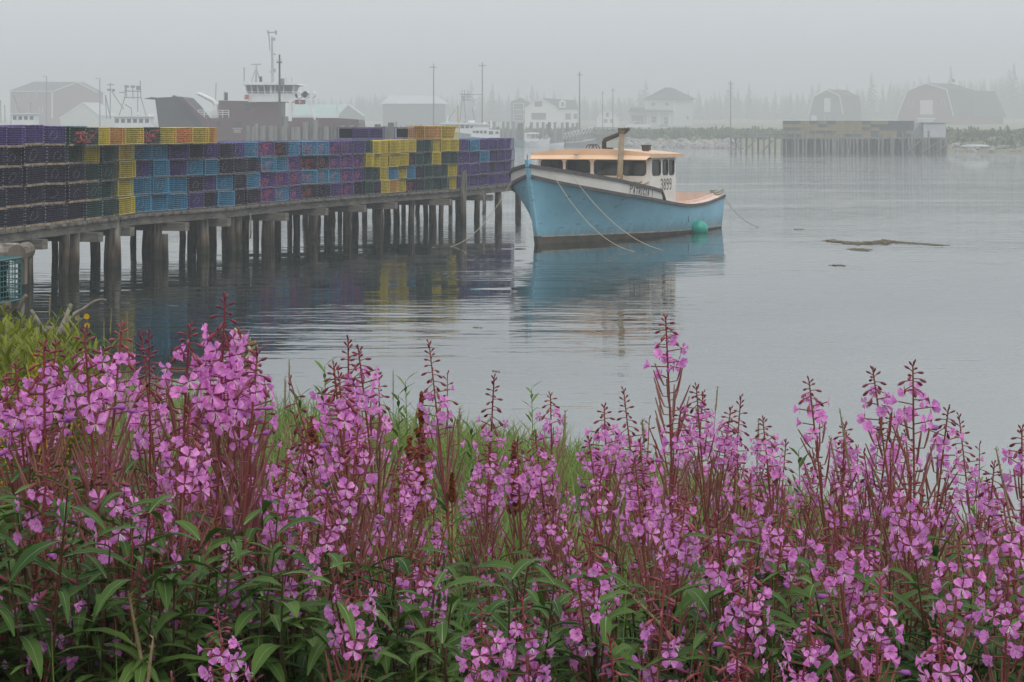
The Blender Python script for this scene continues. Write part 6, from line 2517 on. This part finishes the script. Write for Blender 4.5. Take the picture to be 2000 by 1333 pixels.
# undergrowth of leafy shoots without flowers
ug = MB()
ru = random.Random(5)
for i in range(860):
    Y = 2.68 + 1.9 * ru.random() ** 1.8
    px = ru.uniform(-60, 2060) if i < 680 else ru.choice((ru.uniform(-420, -60), ru.uniform(2060, 2500)))
    x = xat(px, Y)
    gz = ground_z(x, Y)
    hh = ru.uniform(.8, 1.4)
    top = zat(lerp_table([(0, 915), (300, 950), (420, 1010), (700, 1080), (1200, 1090), (2000, 1100)], px) + ru.uniform(-20, 200), Y)
    hh = min(hh, max(.25, top - gz))
    lx, ly = ru.uniform(-.12, .12), ru.uniform(-.12, .12)
    ax = lambda t: Vector((x + lx * t * t, Y + ly * t * t, gz + hh * t))
    ug.tube([ax(k / 4) for k in range(5)], [.0035, .003, .0026, .002, .0012], 4, 1, False)
    ga = ru.uniform(0, 6)
    for k in range(36):
        f = k / 36
        ga += 2.4
        ln = ru.uniform(.09, .165)
        add_leaf(ug, ax(1.0 - .70 * f), Vector((math.cos(ga), math.sin(ga), ru.uniform(.0, 1.0))), ln * (.5 + .6 * min(1, f * 3)), ln * ru.uniform(.10, .15), ru, ru.uniform(.5, 1.15), 0, 5, 2)
for i in range(420):
    Y = 2.6 + 2.6 * ru.random()
    px = ru.uniform(-60, 2060)
    x = xat(px, Y)
    gz = ground_z(x, Y)
    tz = zat(lerp_table([(0, 980), (420, 960), (700, 900), (1200, 930), (2000, 960)], px) + ru.uniform(0, 330), Y)
    hh = tz - gz
    lx, ly = ru.gauss(0, .12), ru.gauss(0, .08)
    w_ = ru.uniform(.0012, .0028)
    rows = []
    for k in range(8):
        t = k / 7
        c = Vector((x + lx * (t ** 2.4), Y + ly * t * t, gz + hh * t - abs(lx) * .5 * t ** 4))
        rows.append([c - Vector((w_ * (1 - t ** 2) + .0002, 0, 0)), c + Vector((w_ * (1 - t ** 2) + .0002, .0006, 0))])
    ug.grid(rows, 3)
tag(ug.build('undergrowth', [M_UNDER, leaf_mat('dull shoot stems', (0.085, 0.03, 0.02), (0.06, 0.05, 0.02), 0.0, 12, .6), M_RIB, M_GRASS], None, True), 'dark green leafy undergrowth beneath the fireweed', 'undergrowth', kind='stuff')

# grass: many thin blades on the bank
gr = np.random.default_rng(3)
NB = 84000
Yg = 4.6 + (30 - 4.6) * gr.random(NB) ** 1.5
kx = gr.uniform(-.40, .40, NB)
Xg = kx * Yg
ok = np.array([y < ys(x) - .15 for x, y in zip(Xg, Yg)])
Xg, Yg = Xg[ok], Yg[ok]
n_ = len(Xg)
Zg = np.array([ground_z(x, y) for x, y in zip(Xg, Yg)])
patch = np.sin(Xg * 3.1 + 1) * np.cos(Yg * 2.3) * .5 + .5
Hg = gr.uniform(.12, .30, n_) * (.7 + .7 * patch)
Wg = .0022 + .0007 * Yg * .3
ang = gr.uniform(0, 2 * PI, n_)
bend = gr.uniform(.15, .75, n_) * Hg
ba = gr.uniform(0, 2 * PI, n_)
V = np.zeros((n_, 5, 3))
cx, sx = np.cos(ang) * Wg, np.sin(ang) * Wg
for j, (t, wv) in enumerate(((0, -1), (0, 1), (.6, .7), (.6, -.7), (1, 0))):
    V[:, j, 0] = Xg + cx * wv + np.cos(ba) * bend * t * t
    V[:, j, 1] = Yg + sx * wv + np.sin(ba) * bend * t * t
    V[:, j, 2] = Zg + Hg * t * (1 - .12 * t)
idx = np.arange(n_) * 5
loops = np.stack([idx, idx + 1, idx + 2, idx + 3, idx + 3, idx + 2, idx + 4], 1).reshape(-1).astype(np.int32)
me = bpy.data.meshes.new('grass')
me.vertices.add(n_ * 5)
me.vertices.foreach_set('co', V.reshape(-1))
me.loops.add(n_ * 7)
me.loops.foreach_set('vertex_index', loops)
me.polygons.add(n_ * 2)
ls = np.zeros(n_ * 2, np.int32)
ls[0::2] = np.arange(n_) * 7
ls[1::2] = np.arange(n_) * 7 + 4
me.polygons.foreach_set('loop_start', ls)
lt2 = np.zeros(n_ * 2, np.int32)
lt2[0::2] = 4
lt2[1::2] = 3
me.polygons.foreach_set('loop_total', lt2)
me.materials.append(M_GRASS)
me.materials.append(M_STRAW)
mi = np.repeat((gr.random(n_) < .14).astype(np.int32), 2)
me.polygons.foreach_set('material_index', mi)
me.update(calc_edges=True)
me.validate()
tag(link('grass', me), 'green bank grass between the fireweed and the water', 'grass', kind='stuff')

# grass stalks with seed heads
rsd = random.Random(12)


def stalk(px, py, Y, hl, lean, fat, label, m_):
    fat *= .62
    tip = at(px, py, Y)
    gz = ground_z(tip.x, Y)
    t_ = thing('grass_stalk', label, 'grass stalk', (tip.x - lean, Y, gz), 0, 'tall grass stalks with seed heads')
    hh = tip.z - gz
    pt = lambda t: Vector((lean * t ** 2.2, 0, hh * t - .25 * abs(lean) * t ** 3 * (1 if abs(lean) > .12 else 0)))
    b = MB()
    b.tube([pt(k / 8) for k in range(9)], [.0016, .0016, .0015, .0014, .0013, .0012, .001, .0008, .0006], 5, 0, False)
    b.build('stalk', m_, t_)
    b = MB()
    t0 = 1 - hl / max(hh, .2)
    b.tube([pt(t0 + (1 - t0) * k / 6) for k in range(7)], [fat * .4, fat, fat * 1.05, fat, fat * .95, fat * .8, fat * .2], 7)
    for k in range(40):
        t = t0 + (1 - t0) * rsd.random()
        p = pt(t)
        a = rsd.uniform(0, 6.28)
        d = Vector((math.cos(a), math.sin(a), .8))
        b.tube([p, p + d * fat * 2.6], [fat * .4, fat * .05], 4, 0, False)
    b.build('seed_head', M_STRAW, t_)


STK = [(1104, 803, 3.6, .09, .02, .0040, 'dark twisted seed head right of the pink spikes near the middle'), (1254, 820, 4.3, .05, -.05, .0042, 'short fat pale seed head left of the tallest fireweed'),
       (1402, 755, 4.4, .06, .05, .0026, 'thin seed head behind the fireweeds right of the tallest one'), (1482, 818, 4.0, .10, .02, .0030, 'narrow green seed head standing in front of pale water'),
       (1640, 800, 3.5, .12, -.10, .0032, 'long green seed head leaning left of the right hand fireweeds'), (1725, 796, 3.5, .06, .08, .0036, 'pale seed head leaning right among fireweed pods'),
       (1945, 875, 3.3, .12, -.12, .0032, 'long brown seed head leaning left near the right edge'), (1620, 852, 3.6, .10, -.12, .0028, 'brown seed head bent left under the longer one'),
       (898, 795, 5.2, .10, .01, .0052, 'plump tan seed head on the grassy bank beside the rust dock'), (885, 835, 5.0, .13, -.02, .0060, 'fuzzy tan seed head low on the grassy bank'),
       (565, 700, 6.5, .10, .0, .0038, 'slim seed head against pale water left of the middle spikes'), (557, 735, 6.2, .12, .0, .0042, 'shorter seed head beside the slim one'), (768, 722, 6.0, .10, .0, .0028, 'dark thin seed head left of the slender bud tip'),
       (560, 838, 4.8, .10, -.03, .0055, 'fat pale seed head leaning in the green grass'), (247, 610, 7.5, .10, -.03, .0050, 'curved straw seed head against dark water under the pier'), (203, 622, 7.5, .12, .0, .0035, 'upright straw stalk against the dark pier reflection'),
       (218, 603, 7.8, .10, .03, .0035, 'thin leaning straw stalk near the yellow hawkbit'), (98, 575, 8.5, .10, .02, .0042, 'tall straw stalk rising above the goldenrod'),
       (1235, 1018, 2.75, .14, -.42, .0040, 'long bleached seed head arching flat across the fireweed'), (250, 1155, 2.6, .12, -.10, .0038, 'bleached seed head in the dark leaves, lower left'), (300, 1240, 2.5, .10, .06, .0034, 'bent wheat coloured seed head among dark leaves'),
       (1870, 1040, 2.8, .10, -.2, .0032, 'slanting straw seed head in front of right hand flowers')]
for px, py, Y, hl, ln, ft, lb in STK:
    stalk(px, py, Y, hl, ln, ft, lb, M_STRAW if 'straw' in lb or 'bleached' in lb else M_GRASS)
# broad fresh grass blades, bottom left
for px, py, Y, ln, lb in ((100, 1215, 2.5, .05, 'tall fresh grass blade at the bottom left'), (80, 1300, 2.5, -.06, 'short fresh grass blade at the bottom left edge'), (812, 1240, 2.5, .01, 'upright fresh grass blade, bottom middle'), (850, 1285, 2.5, .09, 'fresh grass blade leaning right, bottom middle'),
                          (1340, 1060, 2.8, -.12, 'broad green blade bent left under the arching straw')):
    tip = at(px, py, Y)
    b = MB()
    base = Vector((tip.x + ln, Y + .05, ground_z(tip.x, Y)))
    rows = []
    for k in range(9):
        t = k / 8
        c = base.lerp(tip, t) + Vector((-ln * .5 * t * (1 - t), 0, .1 * t * (1 - t)))
        w_ = .0032 * (1 - t ** 3) + .0003
        rows.append([c + Vector((-w_, 0, 0)), c + Vector((0, .002, 0)), c + Vector((w_, 0, 0))])
    b.grid(rows)
    tag(b.build('tall_grass', M_GRASS, None, True), lb, 'grass blade', 'broad fresh grass blades')


# goldenrod on the left
def goldenrod_mesh(seed, hh, bloom):
    r_ = random.Random(seed)
    st_, lf, fl = MB(), MB(), MB()
    st_.tube([(0, 0, 0), (.01, 0, hh * .5), (0, .01, hh)], [.005, .004, .0015], 5, 0, False)
    ga = 0
    for i in range(340):
        f = i / 340
        z = hh * (1 - .85 * f)
        ga += 2.4
        ln = .035 + .055 * min(1, f * 2.5)
        add_leaf(lf, (0, 0, z), Vector((math.cos(ga), math.sin(ga), r_.uniform(.4, 1.5))), ln * r_.uniform(.8, 1.2), ln * .11, r_, r_.uniform(.2, .5), 0, 3)
    for b_ in range(11):
        z0 = hh * r_.uniform(.45, .9)
        a = r_.uniform(0, 6.28)
        d = Vector((math.cos(a) * .5, math.sin(a) * .5, .9)).normalized()
        ln = r_.uniform(.12, .24)
        st_.tube([(0, 0, z0), d * ln + Vector((0, 0, z0))], [.002, .001], 4, 0, False)
        for k in range(22):
            ga += 2.4
            add_leaf(lf, Vector((0, 0, z0)) + d * ln * (k / 22), Vector((math.cos(ga) * .8, math.sin(ga) * .8, 1)), .045, .008, r_, .2, 0, 3)
        if bloom:
            for k in range(90):
                p = Vector((0, 0, z0)) + d * ln * (.4 + .6 * k / 90) + Vector((r_.gauss(0, .006), r_.gauss(0, .006), r_.gauss(0, .006)))
                fl.ball(p, .0024, 0, 4, 3)
    hh = max(v[2] for v in lf.v + fl.v)
    res = [('stem', st_.mesh('stem', M_ROPEG)), ('foliage', lf.mesh('foliage', M_GROD, True))]
    if bloom:
        res.append(('flower_plume', fl.mesh('flower_plume', M_GOLD)))
    return res, hh


GR = [goldenrod_mesh(i, .95, False) for i in range(3)]
GRB = goldenrod_mesh(9, .85, True)
GPOS = [(28, 592, 6.6), (60, 590, 6.9), (-12, 612, 6.4), (10, 640, 5.8), (48, 640, 5.9), (88, 628, 6.3), (75, 660, 5.6), (112, 644, 6.2), (22, 668, 5.2), (128, 668, 5.8), (145, 655, 6.4), (104, 690, 5.2), (60, 690, 5.0), (150, 690, 5.6), (-10, 690, 4.9), (172, 662, 6.6)]
rq = random.Random(2)
GPOS += [(rq.uniform(-20, 130), rq.uniform(588, 660), rq.uniform(5.0, 7.0)) for k in range(20)]
for i, (px, py, Y) in enumerate(sorted(GPOS)):
    ms_, hh = GR[i % 3]
    tip = at(px, py, Y)
    gz = ground_z(tip.x, Y)
    t_ = thing('goldenrod_plant', f'yellow green goldenrod not yet in flower at the left edge, {nth(i + 1)} from left', 'goldenrod', (tip.x, Y, gz), i * 1.3, 'leafy goldenrods at the left edge')
    s = (tip.z - gz) / hh
    t_.scale = (min(1.2, s), min(1.2, s), s)
    for nm_, me_ in ms_:
        link(nm_, me_, t_)
for i, (px, py, Y) in enumerate(((8, 672, 4.3), (34, 690, 4.2), (60, 682, 4.4))):
    tip = at(px, py, Y)
    gz = ground_z(tip.x, Y)
    t_ = thing('goldenrod_plant', ('goldenrod with orange yellow plumes nearest the left edge', 'goldenrod with orange yellow plumes, middle of three behind the pink flowers', 'goldenrod with orange yellow plumes, rightmost of three')[i], 'goldenrod', (tip.x, Y, gz), i * 2.0, 'goldenrods in yellow flower')
    s = (tip.z - gz) / GRB[1]
    t_.scale = (.9, .9, s)
    for nm_, me_ in GRB[0]:
        link(nm_, me_, t_)
# two yellow hawkbits
for px, py, Y, lb in ((170, 618, 6.2, 'higher yellow hawkbit flower against dark water'), (171, 636, 6.2, 'lower yellow hawkbit flower against dark water'), (152, 621, 6.4, 'faded yellow hawkbit bud beside the yellow flower')):
    tip = at(px, py, Y)
    t_ = thing('hawkbit', lb, 'flower', (tip.x, Y, ground_z(tip.x, Y)))
    hh = tip.z - ground_z(tip.x, Y)
    part('stem', M_GROD, t_, lambda b: b.tube([(0, 0, 0), (.02, 0, hh * .6), (0, 0, hh)], .0018, 5))
    part('flower_head', M_GOLD if 'bud' not in lb else M_STRAW, t_, lambda b: [b.add([Vector((0, -.004, hh)), Vector((.009 * math.cos(a), -.006, hh + .009 * math.sin(a))), Vector((.009 * math.cos(a + .4), -.006, hh + .009 * math.sin(a + .4)))], [(0, 1, 2)]) for a in [k * .42 for k in range(15)]] + [b.ball((0, 0, hh), .006, 0, 6, 4)])


# rust coloured dock spikes
def dock(px, py, Y, hh, wd, label):
    tip = at(px, py, Y)
    gz = ground_z(tip.x, Y)
    r_ = random.Random(int(px))
    t_ = thing('dock_plant', label, 'dock plant', (tip.x, Y, gz), 0, 'rust coloured dock plants in seed')
    ht = tip.z - gz
    part('stem', M_DOCK, t_, lambda b: b.tube([(0, 0, 0), (0, 0, ht)], [.005, .001], 5))
    b = MB()
    for i in range(1500):
        f = r_.random() ** .8
        z = ht - hh * f
        w_ = wd * (.10 + .9 * f) * (.55 + .45 * math.sin(f * 40 + r_.random()))
        a = r_.uniform(0, 6.28)
        rr_ = w_ * r_.random() ** .6
        p = Vector((rr_ * math.cos(a), rr_ * math.sin(a), z + rr_ * .8))
        s = .0042
        u = Vector((r_.gauss(0, 1), r_.gauss(0, 1), r_.gauss(0, 1))).normalized() * s
        v = u.orthogonal().normalized() * s
        b.add([p - u - v * .6, p + u - v * .6, p + u * .5 + v, p - u * .5 + v], [(0, 1, 2, 3)])
    b.build('seed_cluster', M_DOCK, t_)


dock(823, 768, 4.6, .30, .045, 'tall rust brown dock spike left of the slender fireweed')
dock(800, 855, 4.5, .18, .04, 'shorter rust brown dock spike leaning below the tall one')
dock(1004, 868, 4.4, .16, .025, 'small rust brown dock spike right of the middle fireweeds')
dock(610, 815, 4.9, .12, .03, 'small rust brown dock spike left of the pink cluster')
dock(883, 925, 4.2, .06, .008, 'tiny red dock spike in the green grass')


# weedy green stems standing along the water's edge
def weed_stem(px, py, Y, label):
    tip = at(px, py, Y)
    gz = ground_z(tip.x, Y)
    r_ = random.Random(int(px * 3 + py))
    t_ = thing('weed_stem', label, 'weed', (tip.x, Y, gz), 0, 'thin green weeds along the water edge')
    ht = tip.z - gz
    part('stem', M_GRASS, t_, lambda b: b.tube([(0, 0, 0), (.015, 0, ht * .5), (0, 0, ht)], [.003, .0025, .001], 5))
    b = MB()
    for k in range(46):
        a = 2.4 * k
        z = ht * (1 - .75 * k / 46)
        add_leaf(b, (0, 0, z), Vector((math.cos(a), math.sin(a), 1.0)), r_.uniform(.03, .06), .010, r_, .3, 0, 3)
    b.build('foliage', M_UNDER if r_.random() < .5 else M_GRASS, t_)


for px, py, Y, lb in ((634, 716, 5.6, 'dark leafy weed left of the tall pink cluster'), (628, 760, 5.4, 'short leafy weed left of the tall pink cluster'), (586, 776, 5.6, 'bushy green weed at the water edge under the slim seed heads'),
                      (778, 772, 5.6, 'green branching weed right of the pink cluster'), (792, 745, 6.2, 'taller thin weed right of the pink cluster'), (893, 814, 6.0, 'small weed beside the plump tan seed head'), (920, 832, 6.2, 'second small weed right of the plump seed head'),
                      (955, 842, 6.2, 'low weed just left of the slender pink spike'), (1038, 760, 6.4, 'leafless dark weed above the middle fireweeds'), (140, 600, 8.0, 'feathery green weed against the dark reflection'), (185, 650, 7.2, 'feathery weed right of the goldenrods'), (205, 665, 7.0, 'second feathery weed right of the goldenrods'),
                      (1240, 880, 5.6, 'thin weed at the water edge under the tallest fireweed'), (1560, 880, 5.0, 'thin weed behind the right hand pods'), (1905, 925, 4.8, 'thin weed at the water edge near the right side')):
    weed_stem(px, py, Y, lb)

# driftwood branches and the left-hand crib with its trap
rope('driftwood_branch', [at(95, 690, 10.5), at(112, 655, 11), at(128, 622, 11.3), at(138, 597, 11.5)], [.014] * 19, M_DRIFT, 'thick bleached driftwood branch pointing up over dark water', 'driftwood')
rope('driftwood_branch', [at(105, 668, 11.2), at(140, 618, 11.6), at(160, 605, 11.8), at(187, 588, 12.0), at(206, 587, 12.2)], [.009] * 25, M_DRIFT, 'thin bleached branch curving right over dark water', 'driftwood')
rope('driftwood_branch', [at(62, 608, 12), at(75, 628, 11.8), at(88, 650, 11.5)], [.012] * 13, M_DRIFT, 'short grey branch slanting behind the goldenrod', 'driftwood')
rope('driftwood_branch', [at(36, 606, 14), at(45, 586, 14), at(52, 577, 14)], [.016] * 13, M_DRIFT, 'broken twig with an orange tip beside the teal trap', 'driftwood')
rope('driftwood_log', [at(62, 652, 12.2), at(95, 647, 12.2), at(135, 652, 12.4)], [.035] * 13, M_DRIFT, 'bleached log lying at the water edge behind goldenrod', 'driftwood')
YC = 22.0
crib = thing('log_crib', 'weathered log crib holding the teal trap at the left edge', 'crib', (xat(0, YC), YC, 0))
part('log', M_PILE, crib, lambda b: b.tube([(-.9, .5, zat(497, YC)), (.13, .35, zat(496, YC))], .10, 12))
part('cross_log', M_DRIFT, crib, lambda b: b.tube([(.10, .8, zat(498, YC)), (.13, .22, zat(498, YC))], .10, 12))
part('upright_plank', M_DRIFT, crib, lambda b: b.box((.185, .32, zat(505, YC) - .1), (.05, .14, .42)))
part('base_log', M_DRIFT, crib, lambda b: b.tube([(-.9, -.45, zat(601, YC)), (.20, -.35, zat(590, YC))], .045, 9))
part('under_log', M_PILE, crib, lambda b: b.tube([(-.9, .2, zat(606, YC)), (.2, .2, zat(604, YC))], .10, 10))
part('crib_post', M_PILE, crib, lambda b: b.tube([(-.3, .45, .2), (-.3, .45, zat(600, YC))], .12, 10))
M_WIRE['teal'] = mat('teal coated wire', (0.02, 0.12, 0.125), 0.45, scale=4)
NET['teal'] = None
tt_ = thing('lobster_trap', 'teal wire lobster trap at the left edge, sitting on logs ashore', 'lobster trap', (xat(0, YC) - .36, YC - .12, zat(590, YC) + .02), R(-10))
cm = CAGES['green'][0].copy()
cm.materials[0] = M_WIRE['teal']
o = link('wire_cage', cm, tt_)
o.scale = (1.05, 1.1, 1.25)
o = link('netting', NETS['black'][1], tt_)
o.scale = (1.0, 1, 1.2)
part('bait_bag', M_DRIFT, tt_, lambda b: (b.ball((.2, -.1, .09), (.13, .1, .07), 0, 8, 6), b.ball((.30, .0, .16), (.06, .06, .09), 0, 8, 6)))
part('red_tag', M_REDTAG if 'M_REDTAG' in globals() else M_ORANGE, tt_, lambda b: b.box((.27, -.2, .22), (.05, .02, .07)))

# old mooring post wound with rope behind the tallest left flower
YP = 13.0
pp = thing('mooring_post', 'old wooden post wound with brown rope behind the left flower spikes', 'post', (xat(474, YP), YP, 0))
z1, z0 = zat(660, YP), ground_z(xat(474, YP), YP) - .2
part('post', M_PILE, pp, lambda b: b.tube([(0, 0, z0), (-.01, 0, (z0 + z1) / 2), (-.02, 0, z1)], [.085, .08, .075], 12))
for k in range(9):
    zz = zat(712 - 4.6 * k, YP) + .0
    m_ = (M_TANROPE, M_ROPEG, M_TANROPE)[k % 3]
    part('rope_turn', m_, pp, lambda b: b.tube([(-.01 + .098 * math.cos(a), .098 * math.sin(a), zz + .022 * math.sin(a + k)) for a in [2 * PI * i / 14 for i in range(15)]], .013, 6))
rope('loose_rope', [Vector((xat(474, YP) + .05, YP - .1, zat(650, YP))), Vector((xat(488, YP), YP - .1, zat(672, YP))), Vector((xat(494, YP), YP - .1, zat(695, YP))), Vector((xat(506, YP), YP - .1, zat(722, YP)))], .011, M_TANROPE, 'loose brown rope end hanging from the rope wound post', 'rope')
rope('loose_rope', [Vector((xat(462, YP), YP - .1, zat(640, YP))), Vector((xat(478, YP), YP - .12, zat(655, YP))), Vector((xat(493, YP), YP - .12, zat(683, YP))), Vector((xat(480, YP), YP - .12, zat(702, YP)))], .010, M_ROPE, 'pale loop of rope over the top of the rope wound post', 'rope')
# pebbles at the water edge
pb_ = MB()
for i in range(500):
    x = rsd.uniform(-3, 4.5)
    y = ys(x) + rsd.uniform(-.9, .25)
    s = rsd.uniform(.02, .075)
    pb_.ball((x, y, max(0, ground_z(x, y)) + s * .2), (s, s * .8, s * .5), 0, 6, 4, Matrix.Rotation(rsd.uniform(0, 6), 4, 'Z'))
tag(pb_.build('pebbles', F_ROCK), 'grey pebbles along the near water edge', 'pebbles', kind='stuff')
